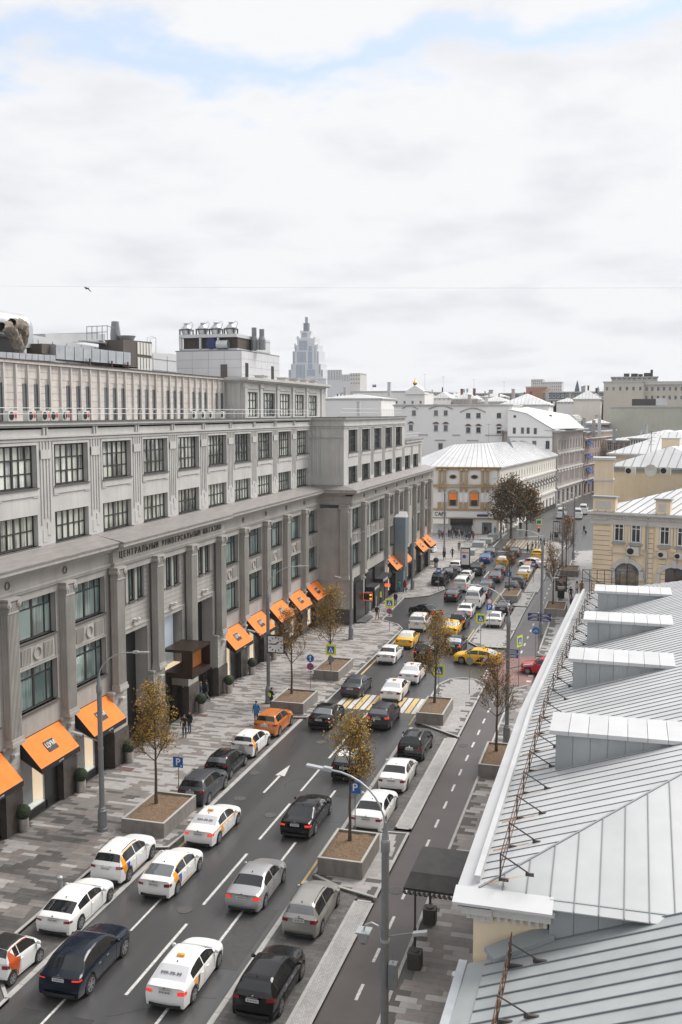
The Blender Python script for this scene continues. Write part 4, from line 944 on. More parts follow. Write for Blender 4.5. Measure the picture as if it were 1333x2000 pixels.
# parapet railing and air conditioners along the front roof edge
def railing(lb,pts,z0,h,step,name='roof_railing',mt='white',lean=.25):
 t = thing(name,lb,'railing',(pts[0][0],pts[0][1],z0)); pm2 = MB(); pm2.tube([(0,0,0),(0,0,h*.8),(lean,0,h)] if lean else [(0,0,0),(0,0,h)],.022,5); pmm = pm2.mesh('post',M[mt])
 L_ = MB()
 for (x0,y0),(x1,y1) in zip(pts,pts[1:]):
  for hh in (h,h*.55): L_.tube([(x0+lean*(hh == h)-t.location.x,y0-t.location.y,hh),(x1+lean*(hh == h)-t.location.x,y1-t.location.y,hh)],.02,5)
  d = math.hypot(x1-x0,y1-y0); n = max(1,int(d/step))
  for k in range(n+1): put('post',pmm,t,loc=(x0+(x1-x0)*k/n-t.location.x,y0+(y1-y0)*k/n-t.location.y,0))
 put('rail',L_.mesh('rail',M[mt]),t,world=False); return t
railing('long white rail along the store roof edge before the tiled attic',[(-34.15,40),(-34.15,106.9)],23.5,.78,2.0)
railing('white roof rail over the projecting far part of the store',[(-30.5,107.2),(-30.5,138.5)],23.5,.95,.9); railing('short white rail on the lower far end of the store roof',[(-30.5,139.6),(-30.5,150.5)],20.02,.95,.9)
ac = MB(); ac.box(-.18,.18,0,.85,0,.62); ac2 = MB(); ac2.cyl((.18,.28,.31),(.20,.28,.31),.24,n=14); ac3 = MB(); ac3.box(.18,.195,.6,.8,.2,.5)
acm = (ac.mesh('casing',M['plastic']),ac2.mesh('fan_grille',M['black']),ac3.mesh('badge',M['signred']))
def aircon(loc,rz,lb,grp='air conditioners'):
 t = thing('air_conditioner',lb,'air conditioner',loc,rz,grp); put('casing',acm[0],t,world=False); put('fan_grille',acm[1],t,world=False); return t
for i,u in enumerate((12,50,78,95,158,118,372,390,405,428)):
 y = pxp(u,810,-34.6).y; t = aircon((-34.6,y,23.5),0,'white air conditioner on the parapet, %s' % ('first at the left edge','second from the left','third from the left','fourth from the left','sixth, alone before the bare stretch','fifth from the left','first of the far row','second of the far row','third of the far row','last before the stone pavilion')[i],'air conditioners on the store parapet')
 if i < 6: put('badge',acm[2],t,world=False)
# ---------------------------------------------------------------- sheet metal roofs (right)
rb = thing('metal_roofed_house','near right house with pale standing seam metal roof, dormers and snow fence','building',(-3.5,25,0))
# plan line of the eave, bending slightly to the right with distance
def XE_(y): return -4.02 if y < 42 else -4.02+(y-42)*.0345
def XW_(y): return XE_(y)+.75
S = .33; ZE = 11.3
def zr(x,y): return ZE+.12+S*max(0,x-(XE_(y)+.62))     # main slope; flatter apron at the eave
def shell(m,y0,y1): pass
Y0,Y1 = 25.3,75.0
m = MB(); m.prism([(XW_(25),25.9),(XW_(42),42),(XW_(71),70.8),(9,60),(18,25.9)],0,10.6); m.build('wall',M['yellowwall'],rb)
# cornice under the eave
cn = MB()
def along(m,off0,off1,z0,z1,ya=24.9,yb=71.2):
 ys = [ya,42,yb]
 for a,b in zip(ys,ys[1:]): m.hexa([(XE_(a)+off0,a,z0),(XE_(a)+off1,a,z0),(XE_(b)+off1,b,z0),(XE_(b)+off0,b,z0),(XE_(a)+off0,a,z1),(XE_(a)+off1,a,z1),(XE_(b)+off1,b,z1),(XE_(b)+off0,b,z1)])
along(cn,.08,1.0,11.05,11.2,25.0); along(cn,.2,1.0,10.8,11.05,25.1); along(cn,.5,1.0,10.55,10.8,25.3)
cn.box(-3.9,-1.4,25.0,25.9,11.05,11.2); cn.box(-3.8,-1.5,25.15,25.9,10.8,11.05)
k = 25.3
while k < 71: x = XE_(k); cn.box(x+.3,x+.5,k,k+.09,10.6,10.78); k += .2
k = -3.7
while k < -1.6: cn.box(k,k+.09,25.28,25.45,10.6,10.78); k += .2
cn.build('cornice',M['trim'],rb)
m = MB(); m.box(-3.55,-1.6,25.45,25.95,0,10.8); m.build('end_wall',M['yellowwall'],rb)
# apron and gutter board
ap = MB()
ys = [25.42,30,36,42,48,54,60,66,71.2]
for a,b in zip(ys,ys[1:]): ap.hexa([(XE_(a),a,11.2),(XE_(a)+.66,a,11.2),(XE_(b)+.66,b,11.2),(XE_(b),b,11.2),(XE_(a),a,11.27),(XE_(a)+.66,a,11.42),(XE_(b)+.66,b,11.42),(XE_(b),b,11.27)])
ap.hexa([(-4.02+.66,24.75,11.2),(-1.45,24.75,11.2),(-1.45,25.42,11.2),(-4.02+.66,25.42,11.2),(-4.02+.66,24.75,11.27),(-1.45,24.75,11.27),(-1.45,25.42,11.42),(-4.02+.66,25.42,11.42)])
ap.hexa([(-4.02,24.75,11.2),(-3.36,24.75,11.2),(-3.36,25.42,11.2),(-4.02,25.42,11.2),(-4.02,24.75,11.27),(-3.36,24.75,11.27),(-3.36,25.42,11.42),(-4.02,25.42,11.42)])
ap.build('eave_apron',M['zinc'],rb)
M['stain'] = mat('rust_stain',(.42,.24,.11),.8,var=.3,scale=6); M['stain'].node_tree.nodes['Principled BSDF'].inputs['Alpha'].default_value = .38
for k in range(22):
 y_ = 25.6+2.1*k; x_ = XE_(y_)+1.15; st_ = MB()
 for w0,l0,l1 in ((.09,-.45,.55),(.045,-.75,.2),(.03,-.3,.9)): o_ = random.uniform(-.06,.06); a_,b_ = max(x_+l0,XE_(y_)+.7),x_+l1; st_.q((a_,y_-w0+o_,zr(a_,y_)+.004),(b_,y_-w0*.5+o_,zr(b_,y_)+.004),(b_,y_+w0*.5+o_,zr(b_,y_)+.004),(a_,y_+w0*.6+o_,zr(a_,y_)+.004))
 st_.v = [(x,y,z+.002*(i//4)) for i,(x,y,z) in enumerate(st_.v)]; o_ = st_.build('rust_stain',M['stain'],rb)
gb = MB()
for a,b in zip(ys[:-1],ys[1:]): gb.hexa([(XE_(a)+.52,a+.3,11.3),(XE_(a)+.60,a+.3,11.3),(XE_(b)+.60,b+.3,11.3),(XE_(b)+.52,b+.3,11.3),(XE_(a)+.44,a+.3,11.60),(XE_(a)+.60,a+.3,11.60),(XE_(b)+.60,b+.3,11.60),(XE_(b)+.44,b+.3,11.60)])
gb.build('snow_board',M['zinc'],rb)
# main slope: one panel and one seam per strip
RX = 9.0; sp = .5; hipx0,hipy0 = -3.4,25.42
npan = 0; y = 25.42; seamf = MB(); pfar = MB()
dorm = [(33.6,1.75),(43.9,1.75),(52.6,1.75),(61.4,1.75)]
while y < 71.2:
 y2 = y+sp
 xa = XE_(y)+.64; xb = XE_(y2)+.64
 xr0 = min(RX,hipx0+(y-hipy0)*1.0,-2.3+(71.3-y)); xr1 = min(RX,hipx0+(y2-hipy0)*1.0,-2.3+(71.3-y2)+.02)
 z = lambda x,yy: zr(x,yy)
 p = [(xa,y+.006,z(xa,y)),(max(xa,xr0),y+.006,z(max(xa,xr0),y)),(xr1,y2-.006,z(xr1,y2)),(xb,y2-.006,z(xb,y2))]
 m = MB(); m.hexa([(a,b,c-.03) for a,b,c in p]+p); o = m.build('roof_panel',M['zinc'],rb)
 m = MB(); a = Vector((xb-.02,y2,z(xb,y2))); b = Vector((xr1,y2,z(xr1,y2))); m.hexa([(a.x,a.y-.007,a.z-.02),(b.x,b.y-.007,b.z-.02),(b.x,b.y+.007,b.z-.02),(a.x,a.y+.007,a.z-.02),(a.x,a.y-.007,a.z+.022),(b.x,b.y-.007,b.z+.022),(b.x,b.y+.007,b.z+.022),(a.x,a.y+.007,a.z+.022)])
 m.build('roof_seam',M['seam'],rb)
 y = y2
# hip end facing the camera
x = -3.4; hx = .62
while x < 12.5:
 x2 = x+hx; f = lambda xx,yy: ZE+.12+S*(yy-25.42)
 ye = 25.42 if x < -1.6 else 25.0
 yt0 = hipy0+(x-hipx0); yt1 = hipy0+(x2-hipx0); yt0 = min(yt0,hipy0+12.4); yt1 = min(yt1,hipy0+12.4)
 # valley with the lower roof in front
 p = [(x+.006,ye,f(x,ye)),(x2-.006,ye,f(x2,ye)),(x2-.006,yt1,f(x2,yt1)),(x+.006,max(yt0,ye+.02),f(x,max(yt0,ye+.02)))]
 m = MB(); m.hexa([(a,b,c-.03) for a,b,c in p]+p); m.build('hip_panel',M['zinc_hip'],rb)
 m = MB(); m.obox((x2-.012,ye,f(x2,ye)-.01),(.024,0,0),Vector((0,yt1-ye,f(x2,yt1)-f(x2,ye))),(0,0,.045)); m.build('hip_seam',M['seam'],rb)
 x = x2
m = MB(); L_ = 12.4; a = Vector((hipx0,hipy0,ZE+.12)); m.cyl(a,a+Vector((L_,L_,S*L_)),.035,n=6); m.build('hip_ridge',M['seam'],rb)
m = MB(); m.box(-1.55,2.2,25.3,25.38,9.5,11.4)
m.build('end_cladding_backing',M['zinc_grey'],rb)
for k in range(6):
 m = MB(); m.box(-1.55+k*.62+.01,-1.55+(k+1)*.62-.01,25.27,25.3,9.5,11.3); m.build('cladding_sheet',M['zinc_grey'],rb)
# dormers: flat lid, sheeted cheek
for i,(yd,dep) in enumerate(dorm):
 xf = XE_(yd)+2.05; zb = zr(xf,yd); zt = zb+1.28; xm = xf+1.28/S+.1; a = .035 if yd > 42 else 0.0
 rot = lambda x_: a*(x_-xf)*-1
 m = MB()
 m.hexa([(xf,yd,zb-.1),(xm,yd+rot(xm),zt-.1),(xm,yd+dep,zt-.1),(xf,yd+dep,zb-.1),(xf,yd,zt),(xm,yd+rot(xm),zt),(xm,yd+dep,zt),(xf,yd+dep,zt)])
 do = m.build('dormer',M['zinc_grey'],rb)
 n = 7; w_ = (xm-xf)/n
 for k in range(n):
  x0,x1 = xf+k*w_+.012,xf+(k+1)*w_-.012
  q = MB(); q.hexa([(x0,yd-.03+rot(x0),zb+S*(x0-xf)),(x1,yd-.03+rot(x1),zb+S*(x1-xf)),(x1,yd+rot(x1),zb+S*(x1-xf)),(x0,yd+rot(x0),zb+S*(x0-xf)),(x0,yd-.03+rot(x0),zt-.02),(x1,yd-.03+rot(x1),zt-.02),(x1,yd+rot(x1),zt-.02),(x0,yd+rot(x0),zt-.02)]) if zb+S*(x1-xf) < zt-.03 else None
  if q.f: q.build('cheek_sheet',M['zinc_grey'],do)
  xx0,xx1 = xf-.22+k*(xm-xf+.5)/n+.008,xf-.22+(k+1)*(xm-xf+.5)/n-.008
  q = MB(); q.hexa([(xx0,yd-.16+rot(xx0),zt+.0),(xx1,yd-.16+rot(xx1),zt+.0),(xx1,yd+dep+.1,zt+.0),(xx0,yd+dep+.1,zt+.0),(xx0,yd-.16+rot(xx0),zt+.14),(xx1,yd-.16+rot(xx1),zt+.14),(xx1,yd+dep+.1,zt+.2),(xx0,yd+dep+.1,zt+.2)]); q.build('dormer_lid',M['zinc'],do)
# snow fence
sf = thing('snow_fence','rusty iron snow fence with struts running along the pale metal roof','snow fence',(-3,25,11.5))
ml = MB(); mb2 = []
def fx(y): return XE_(y)+1.15
ys = [25.6+2.1*k for k in range(22)]
for a,b in zip(ys,ys[1:]):
 for h in (.12,.42,.72): ml.tube([(fx(a),a,zr(fx(a),a)+h),(fx(b),b,zr(fx(b),b)+h)],.015,5)
ml.build('rail',M['rust'],sf)
for a in ys:
 m = MB(); x = fx(a); z = zr(x,a); m.box(x-.02,x+.02,a-.02,a+.02,z,z+.78); m.tube([(x,a,z+.74),(x+.75,a-.0,zr(x+.75,a)+.05)],.022,5); m.box(x+.66,x+.88,a-.03,a+.03,zr(x+.78,a)-.03,zr(x+.78,a)+.05); m.box(x-.04,x+.22,a-.03,a+.03,zr(x+.09,a)-.03,zr(x+.09,a)+.05)
 m.build('strut',M['iron'],sf)
# end railing at the far end
m = MB()
for k in range(7): a = 71.3+k*.35; m.tube([(-2.6+k*.5,71.4,11.5),(-2.6+k*.5,71.4,13.0)],.025,5)
for h in (12.2,13.0): m.tube([(-2.6,71.4,h),(.9,71.4,h)],.025,5)
m.tube([(-2.6,71.4,13.0),(-1.0,69.8,12.0)],.025,5); m.tube([(-2.6,71.4,12.4),(-.5,69.8,12.2)],.025,5)
tag(m.build('roof_end_railing',M['iron']),'iron railing at the far end of the pale metal roof','railing')
# lower roof in the foreground
lr = thing('lower_metal_roof','lower grey standing seam roof in the right foreground below the hip end','roof',(-3.5,20,0))
SL = .38; ZL = 9.5; XL = -3.42
def zl(x): return ZL+.06+SL*(x-XL)
y = 8.0; m = MB(); m.box(XL+.4,14,8,25.2,0,9.3); m.build('wall',M['yellowwall'],lr)
y = 12.0
while y < 32.6:
 y2 = y+.53; x0 = XL+.28; x1 = 13; xs_ = x0 if y < 25.1 else 2.2
 p = [(xs_,y+.006,zl(xs_)),(x1,y+.006,zl(x1)),(x1,y2-.006,zl(x1)),(xs_,y2-.006,zl(xs_))]
 m = MB(); m.hexa([(a,b,c-.03) for a,b,c in p]+p); m.build('roof_panel',M['zinc_l'] if 'zinc_l' in M else M.setdefault('zinc_l',mat('weathered_sheet_roof',(.36,.38,.385),.5,metal=.2,var=.10,scale=.8,rand=.04,bump=.05,bscale=1.5)),lr)
 m = MB(); m.obox((xs_,y2-.012,zl(xs_)),Vector((x1-xs_,0,SL*(x1-xs_))),(0,.024,0),(0,0,.04)); m.build('roof_seam',M['seam'],lr)
 y = y2
m = MB(); m.hexa([(XL-.25,12,9.36),(XL+.3,12,9.4),(XL+.3,25.1,9.4),(XL-.25,25.1,9.36),(XL-.25,12,9.42),(XL+.3,12,9.62),(XL+.3,25.1,9.62),(XL-.25,25.1,9.42)]); m.build('eave_apron',M['zinc_l'],lr)
m = MB(); m.hexa([(XL-.42,12,9.2),(XL-.2,12,9.2),(XL-.2,25.2,9.2),(XL-.42,25.2,9.2),(XL-.46,12,9.46),(XL-.24,12,9.46),(XL-.24,25.2,9.46),(XL-.46,25.2,9.46)]); m.build('gutter',M['galv'],lr)
m = MB(); m.lathe([(.06,-.7),(.17,-.35),(.18,0),(.12,0)],(XL-.45,25.0,9.15),10); m.build('rainwater_head',M['galv'],lr)
m = MB(); m.obox((-2.9,24.7,zl(-2.9)+.01),(1.5,.5,SL*1.5),(-.3,.35,.1),(0,0,.12)); m.build('corner_flashing',M['zinc_grey'],lr)
sf2 = thing('snow_fence','rusty snow fence on the lower foreground roof at the bottom of the picture','snow fence',(-2.7,20,9.8))
m = MB(); X = XL+.95
for h in (.1,.38,.66): m.tube([(X,12,zl(X)+h),(X,24.9,zl(X)+h)],.014,5)
k = 12.0
while k < 24.9: m.tube([(X,k,zl(X)+.1),(X,k+.3,zl(X)+.66)],.012,4); m.tube([(X,k+.3,zl(X)+.1),(X,k,zl(X)+.66)],.012,4); k += .6
m.build('rail',M['rust'],sf2)
for a in (13.0,15.2,17.4,19.6,21.9,24.3):
 m = MB(); m.box(X-.02,X+.02,a-.02,a+.02,zl(X),zl(X)+.72); m.tube([(X,a,zl(X)+.7),(X+.75,a,zl(X+.75)+.05)],.022,5); m.box(X+.6,X+.95,a-.04,a+.04,zl(X+.78)-.02,zl(X+.78)+.07); m.box(X-.05,X+.35,a-.04,a+.04,zl(X+.15)-.02,zl(X+.15)+.08)
 m.build('strut',M['iron'],sf2)
# entrance canopy over the right pavement
ec = thing('entrance_canopy','black entrance canopy on slim posts with potted bases over the right pavement','canopy',(-8.3,40.8,0))
m = MB(); m.hexa([(-8.75,41.0,3.3),(-3.6,41.0,3.3),(-3.6,44.9,3.3),(-8.75,44.9,3.3),(-8.6,41.6,3.75),(-3.6,41.6,3.75),(-3.6,44.3,3.75),(-8.6,44.3,3.75)]); m.box(-8.8,-3.6,40.95,44.95,3.18,3.3); m.build('canopy_roof',mat('black_canopy_sheet',(.030,.028,.027),.55,var=.4,scale=2),ec)
m = MB()
x = -8.75
while x < -3.7:
 m.lathe([(.05,0),(.09,.05),(.05,.12)],(x,40.93,3.05),6); m.box(x-.01,x+.14,40.92,40.96,3.0,3.05); x += .22
m.build('canopy_fretwork',M['iron'],ec)
for yy in (41.1,44.7):
 m = MB(); m.lathe([(.06,0),(.06,1.2),(.075,1.22),(.075,1.3),(.05,1.32),(.05,3.2)],(-8.3,yy,.12),10); m.build('post',M['iron'],ec)
bt = MB(); bt.prism([(-.3,-.24),(-.24,-.3),(.24,-.3),(.3,-.24),(.3,.24),(.24,.3),(-.24,.3),(-.3,.24)],0,.72); bt.lathe([(.2,0),(.18,.06)],(0,0,.72),10); btm = bt.mesh('litter_bin',M['iron'])
for (u,v,lb) in ((811,1888,'black squat tub around the nearer canopy post'),(840,1801,'black squat tub around the farther canopy post')):
 o = put('tub',btm,loc=tuple(gz(u,v,.12))); tag(o,lb,'tub','black tubs at the canopy posts')
# ---------------------------------------------------------------- vehicles
def paint(name,col,rough=.16,metal=.0): return mat('paint_'+name,col,rough,metal)
PNT = dict(white=paint('white',(.74,.74,.73)),black=paint('black',(.006,.006,.007),.10),navy=paint('navy',(.004,.009,.02)),silver=paint('silver',(.42,.42,.43),.3,.5),beige=paint('warm_silver',(.36,.35,.33),.3,.5),
 grey=paint('grey',(.085,.09,.10),.3,.4),dgrey=paint('dark_grey',(.04,.042,.048),.3,.4),yellow=paint('taxi_yellow',(.78,.44,.02)),orange=paint('burnt_orange',(.52,.16,.03)),red=paint('red',(.45,.012,.02)),blue=paint('blue',(.02,.09,.26),.3,.3),teal=paint('steel_blue',(.03,.07,.11),.3,.3),redor=paint('red_orange',(.50,.09,.025)))
M['carglass'] = mat('car_glass',(.012,.014,.016),.05,spec=.7); M['tyre'] = mat('tyre_rubber',(.018,.018,.018),.85); M['rim'] = mat('alloy_rim',(.33,.33,.34),.35,metal=.7); M['darkrim'] = mat('dark_rim',(.05,.05,.055),.4,metal=.6)
M['plate'] = brickmat('number_plate',(.55,.56,.56),(.62,.62,.62),(.12,.12,.12),.055,.2,ms=.012,plane='yz'); M['plate'] = mat('plate_white',(.60,.60,.60),.5); M['platemark'] = mat('plate_marks',(.06,.06,.07),.6)
M['tail'] = mat('tail_lamp',(.22,.006,.012),.15,coat=.6); M['taillit'] = mat('lit_tail_lamp',(.55,.02,.01),.2,emit=(1,.07,.03,.22)); M['head'] = mat('head_lamp',(.55,.57,.6),.1,coat=.6); M['seamdark'] = mat('panel_gap',(.012,.012,.013),.8)
M['plasticb'] = mat('black_plastic',(.022,.022,.023),.7); M['chrome'] = mat('chrome',(.6,.6,.62),.15,metal=1.0); M['stripeo'] = mat('orange_stripe',(.80,.33,.02),.3,coat=.5); M['stripeb'] = mat('blue_stripe',(.02,.07,.42),.3,coat=.5); M['stripek'] = mat('black_stripe',(.015,.015,.016),.4)
M['carglass_b'] = mat('car_glass_painted_sheen',(.10,.11,.12),.06,spec=1.0,coat=1.0); M['whitefilm'] = mat('white_window_film',(.50,.51,.53),.15,coat=.5); M['stripew'] = mat('white_stripe',(.75,.75,.74),.3,coat=.5)  # carglass_b: sky sheen on rear windows put into the base colour
def lerp(a,b,f): return a+(b-a)*f
def interp(tab,t):
 if t <= tab[0][0]: return tab[0][1]
 for (a,x),(b,y) in zip(tab,tab[1:]):
  if t <= b: return x+(y-x)*(t-a)/(b-a) if b > a else y
 return tab[-1][1]
def sm(tab,t,k=.02): return (interp(tab,t-k)+interp(tab,t-k/2)+interp(tab,t)*2+interp(tab,t+k/2)+interp(tab,t+k))/6
# each style: length, width, wheelbase, rear overhang, silhouette (fraction, height), belt, glass zones
ST = {
'saloon': dict(L=4.72,W=1.82,wb=2.74,ro=1.03,top=[(0,.98),(.02,1.04),(.12,1.10),(.165,1.11),(.305,1.40),(.38,1.46),(.50,1.47),(.585,1.42),(.735,1.03),(.80,.97),(.93,.86),(.985,.72),(1,.60)],belt=[(0,.92),(.2,.97),(.7,.93),(1,.6)],rg=(.17,.30),wsc=(.592,.725),sg=(.245,.68),bp=.455,tail=(.74,.92),zl=.20),
'liftback': dict(L=4.66,W=1.82,wb=2.69,ro=1.0,top=[(0,1.02),(.015,1.07),(.06,1.11),(.085,1.12),(.26,1.40),(.37,1.46),(.50,1.47),(.585,1.42),(.735,1.04),(.80,.98),(.93,.87),(.985,.72),(1,.60)],belt=[(0,.94),(.2,.98),(.7,.94),(1,.6)],rg=(.09,.255),wsc=(.592,.725),sg=(.21,.68),bp=.44,tail=(.72,.92),zl=.20),
'coupe': dict(L=4.72,W=1.86,wb=2.81,ro=1.05,top=[(0,.92),(.015,.99),(.06,1.02),(.085,1.03),(.25,1.28),(.37,1.37),(.48,1.38),(.57,1.34),(.715,.99),(.80,.93),(.93,.82),(.985,.68),(1,.56)],belt=[(0,.86),(.2,.92),(.7,.88),(1,.56)],rg=(.09,.245),wsc=(.578,.705),sg=(.22,.66),bp=.42,tail=(.72,.86),zl=.18),
'limo': dict(L=5.05,W=1.89,wb=3.0,ro=1.1,top=[(0,.98),(.02,1.04),(.12,1.10),(.155,1.11),(.29,1.40),(.36,1.47),(.50,1.48),(.59,1.43),(.725,1.03),(.80,.98),(.93,.88),(.985,.74),(1,.62)],belt=[(0,.92),(.2,.97),(.7,.94),(1,.6)],rg=(.16,.285),wsc=(.597,.715),sg=(.225,.68),bp=.455,tail=(.74,.90),zl=.18),
'hatch': dict(L=4.1,W=1.75,wb=2.59,ro=.72,top=[(0,1.0),(.015,1.15),(.03,1.22),(.10,1.48),(.17,1.55),(.40,1.56),(.54,1.50),(.69,1.09),(.78,1.02),(.93,.92),(.98,.78),(1,.62)],belt=[(0,1.0),(.2,1.02),(.65,.98),(1,.6)],rg=(.032,.105),wsc=(.55,.68),sg=(.12,.64),bp=.36,tail=(.80,1.12),zl=.22),
'suv': dict(L=4.55,W=1.86,wb=2.68,ro=.93,top=[(0,1.05),(.015,1.20),(.03,1.27),(.10,1.58),(.16,1.66),(.40,1.69),(.54,1.62),(.68,1.20),(.78,1.12),(.93,1.02),(.98,.86),(1,.66)],belt=[(0,1.08),(.2,1.10),(.65,1.06),(1,.66)],rg=(.032,.105),wsc=(.55,.67),sg=(.12,.64),bp=.37,tail=(.86,1.12),zl=.26),
'bigsuv': dict(L=4.95,W=1.95,wb=2.85,ro=1.08,top=[(0,1.10),(.012,1.28),(.022,1.35),(.07,1.74),(.13,1.83),(.42,1.86),(.56,1.78),(.68,1.30),(.78,1.22),(.94,1.12),(.985,.92),(1,.70)],belt=[(0,1.2),(.2,1.2),(.65,1.16),(1,.7)],rg=(.025,.075),wsc=(.565,.67),sg=(.09,.64),bp=.37,tail=(.95,1.2),zl=.30),
'coupesuv': dict(L=4.99,W=1.99,wb=2.99,ro=.98,top=[(0,1.02),(.012,1.10),(.05,1.16),(.07,1.20),(.20,1.56),(.28,1.66),(.42,1.70),(.55,1.63),(.69,1.20),(.78,1.12),(.93,1.02),(.985,.86),(1,.66)],belt=[(0,1.03),(.2,1.10),(.65,1.07),(1,.66)],rg=(.075,.195),wsc=(.56,.68),sg=(.16,.65),bp=.39,tail=(.93,1.03),zl=.26),
'wagon': dict(L=4.55,W=1.78,wb=2.7,ro=.95,top=[(0,.98),(.015,1.12),(.028,1.19),(.09,1.52),(.15,1.60),(.40,1.63),(.56,1.56),(.72,1.08),(.80,1.0),(.93,.90),(.98,.76),(1,.60)],belt=[(0,1.0),(.2,1.0),(.68,.98),(1,.6)],rg=(.03,.095),wsc=(.57,.71),sg=(.10,.67),bp=.37,tail=(.82,1.02),zl=.22),
'micro': dict(L=2.72,W=1.66,wb=1.87,ro=.40,top=[(0,1.0),(.02,1.16),(.04,1.24),(.16,1.50),(.26,1.56),(.50,1.56),(.62,1.50),(.82,1.08),(.90,1.0),(.97,.84),(1,.62)],belt=[(0,1.02),(.3,1.04),(.75,.98),(1,.6)],rg=(.045,.16),wsc=(.63,.81),sg=(.24,.76),bp=.34,tail=(.78,.98),zl=.22),
'van': dict(L=4.9,W=1.90,wb=3.0,ro=.94,top=[(0,1.10),(.01,1.35),(.015,1.40),(.04,1.82),(.08,1.92),(.50,1.94),(.66,1.86),(.80,1.26),(.88,1.16),(.96,1.02),(.985,.86),(1,.68)],belt=[(0,1.18),(.2,1.2),(.75,1.16),(1,.7)],rg=(.017,.045),wsc=(.675,.79),sg=(.07,.76),bp=.42,tail=(.80,1.15),zl=.26),
'minibus': dict(L=5.5,W=2.02,wb=3.3,ro=1.05,top=[(0,1.15),(.01,1.50),(.014,1.55),(.03,2.25),(.06,2.42),(.55,2.44),(.68,2.32),(.82,1.35),(.90,1.22),(.97,1.05),(.985,.92),(1,.72)],belt=[(0,1.35),(.2,1.38),(.78,1.30),(1,.7)],rg=(.016,.034),wsc=(.70,.81),sg=(.06,.77),bp=.30,tail=(.95,1.4),zl=.30),
}
WR = {'suv': .36,'bigsuv': .39,'coupesuv': .40,'van': .34,'minibus': .35,'micro': .30,'hatch': .315}
CARM = {}
def car_meshes(style):
 if style in CARM: return CARM[style]
 s = ST[style]; L_,W_,wb,ro = s['L'],s['W'],s['wb'],s['ro']; hw = W_/2; wr_ = WR.get(style,.33); zc = wr_; Ra = wr_+.055
 yrear = -L_/2; yr = yrear+ro; yf = yr+wb
 boxy = style in ('van','minibus','bigsuv'); tum = .20 if boxy else .40
 zlow = s['zl']; zmin = min(z for t,z in s['top'] if t < .05)
 def width(t):
  e = min(t,1-t); k = 0.12 if boxy else .17
  rear = t < .5; b0 = .93 if rear else .80
  if e < k: q = 1-(1-e/k)**2.2; return hw*(b0+(1-b0)*q)
  return hw
 def section(t):
  zt = sm(s['top'],t); zb = min(interp(s['belt'],t),zt-.03); w_ = width(t)
  hgt = zt-zb; wbelt = w_*.965; wr = wbelt-.05-max(0,hgt-.06)*tum
  y = yrear+t*L_; low = zlow; arch = 0
  for yc in (yr,yf):
   d = abs(y-yc)
   if d < Ra: arch = max(arch,zc+math.sqrt(Ra*Ra-d*d))
  lo = max(low,arch)
  zs = zb-.10; pts = [(0,zt),(wr*.5,zt-.006),(wr*.82,zt-.022),(wr*.95,zt-.05 if hgt > .12 else zt-.03),(lerp(wr,wbelt,.10),zt-.05-(hgt-.05)*.10 if hgt > .12 else lerp(zt-.03,zb,.3)),(lerp(wr,wbelt,.90),lerp(zb,zt,.10)),(wbelt+.004,zb),(w_*.995,zs),(w_*1.0,lerp(zs,.45,.5)),(w_*.985,.50),(w_*.975,max(.34,0)),(w_*.955,low)]
  out = []
  for i,(x,z) in enumerate(pts):
   if i >= 8: z = max(z,lo if i == 11 else (lo+.012*(11-i)))
   out.append((x,z))
  out.append((w_*.955-.24,max(lo,low))); out.append((w_*.6,low+.02)); out.append((0,low+.02))
  return y,out
 rearface = [(0,.06),(.35,.015),(.50,0),(.62,.0),(.70,.05),(zmin,.09),(zmin+.25,.12)] if not boxy else [(0,.05),(.4,.0),(.7,.0),(.8,.05),(3,.06)]
 def pos(t,r,side=1):
  """surface point; r is a real row index"""
  y,P = section(t); i = min(int(r),len(P)-2); f = r-i; x = lerp(P[i][0],P[i+1][0],f); z = lerp(P[i][1],P[i+1][1],f)
  w_ = width(t)
  if t < .16:
   k = (1-t/.16); y += (interp(rearface,z)+.10*(abs(x)/w_)**2.5)*k if z < 1.2 or not boxy else .06*k
  if t > .84: k = (t-.84)/.16; y -= (.20*(abs(x)/max(w_,.01))**2.4)*k
  return Vector((x*side,y,z))
 ts = sorted(set([0,.006,.012,.02,.03,.045]+[i/64 for i in range(1,64)]+[s['rg'][0],s['rg'][1],s['wsc'][0],s['wsc'][1],s['sg'][0],s['sg'][1],s['bp'],s['bp']+.012]+[1-.006,1-.012,1-.02,1]))
 ts = [t for i,t in enumerate(ts) if i == 0 or t-ts[i-1] > .0025 or t in (s['rg'][0],s['rg'][1],s['wsc'][0],s['wsc'][1])]
 nr = 15
 grid = {(i,r,sd): pos(t,r,sd) for i,t in enumerate(ts) for r in range(nr) for sd in (1,-1)}
 body,rg,wsn,sgR,sgL = MB(),MB(),MB(),MB(),MB()
 def zone(t0,t1,r):
  tm = (t0+t1)/2
  if r <= 2 and s['rg'][0] < tm < s['rg'][1]: return rg
  if r <= 2 and s['wsc'][0] < tm < s['wsc'][1]: return wsn
  if r == 4 and s['sg'][0] < tm < s['sg'][1] and not (s['bp'] < tm < s['bp']+.012):
   # glass only where the cabin stands well above the belt
   y,P = section(tm)
   if P[4][1]-P[5][1] > .10: return 'S'
  return body
 for i in range(len(ts)-1):
  for r in range(nr-1):
   z = zone(ts[i],ts[i+1],r)
   for sd in (1,-1):
    tg = (sgR if sd > 0 else sgL) if z == 'S' else z
    a,b,c,d = grid[i,r,sd],grid[i+1,r,sd],grid[i+1,r+1,sd],grid[i,r+1,sd]
    tg.q(a,b,c,d) if sd < 0 else tg.q(a,d,c,b)
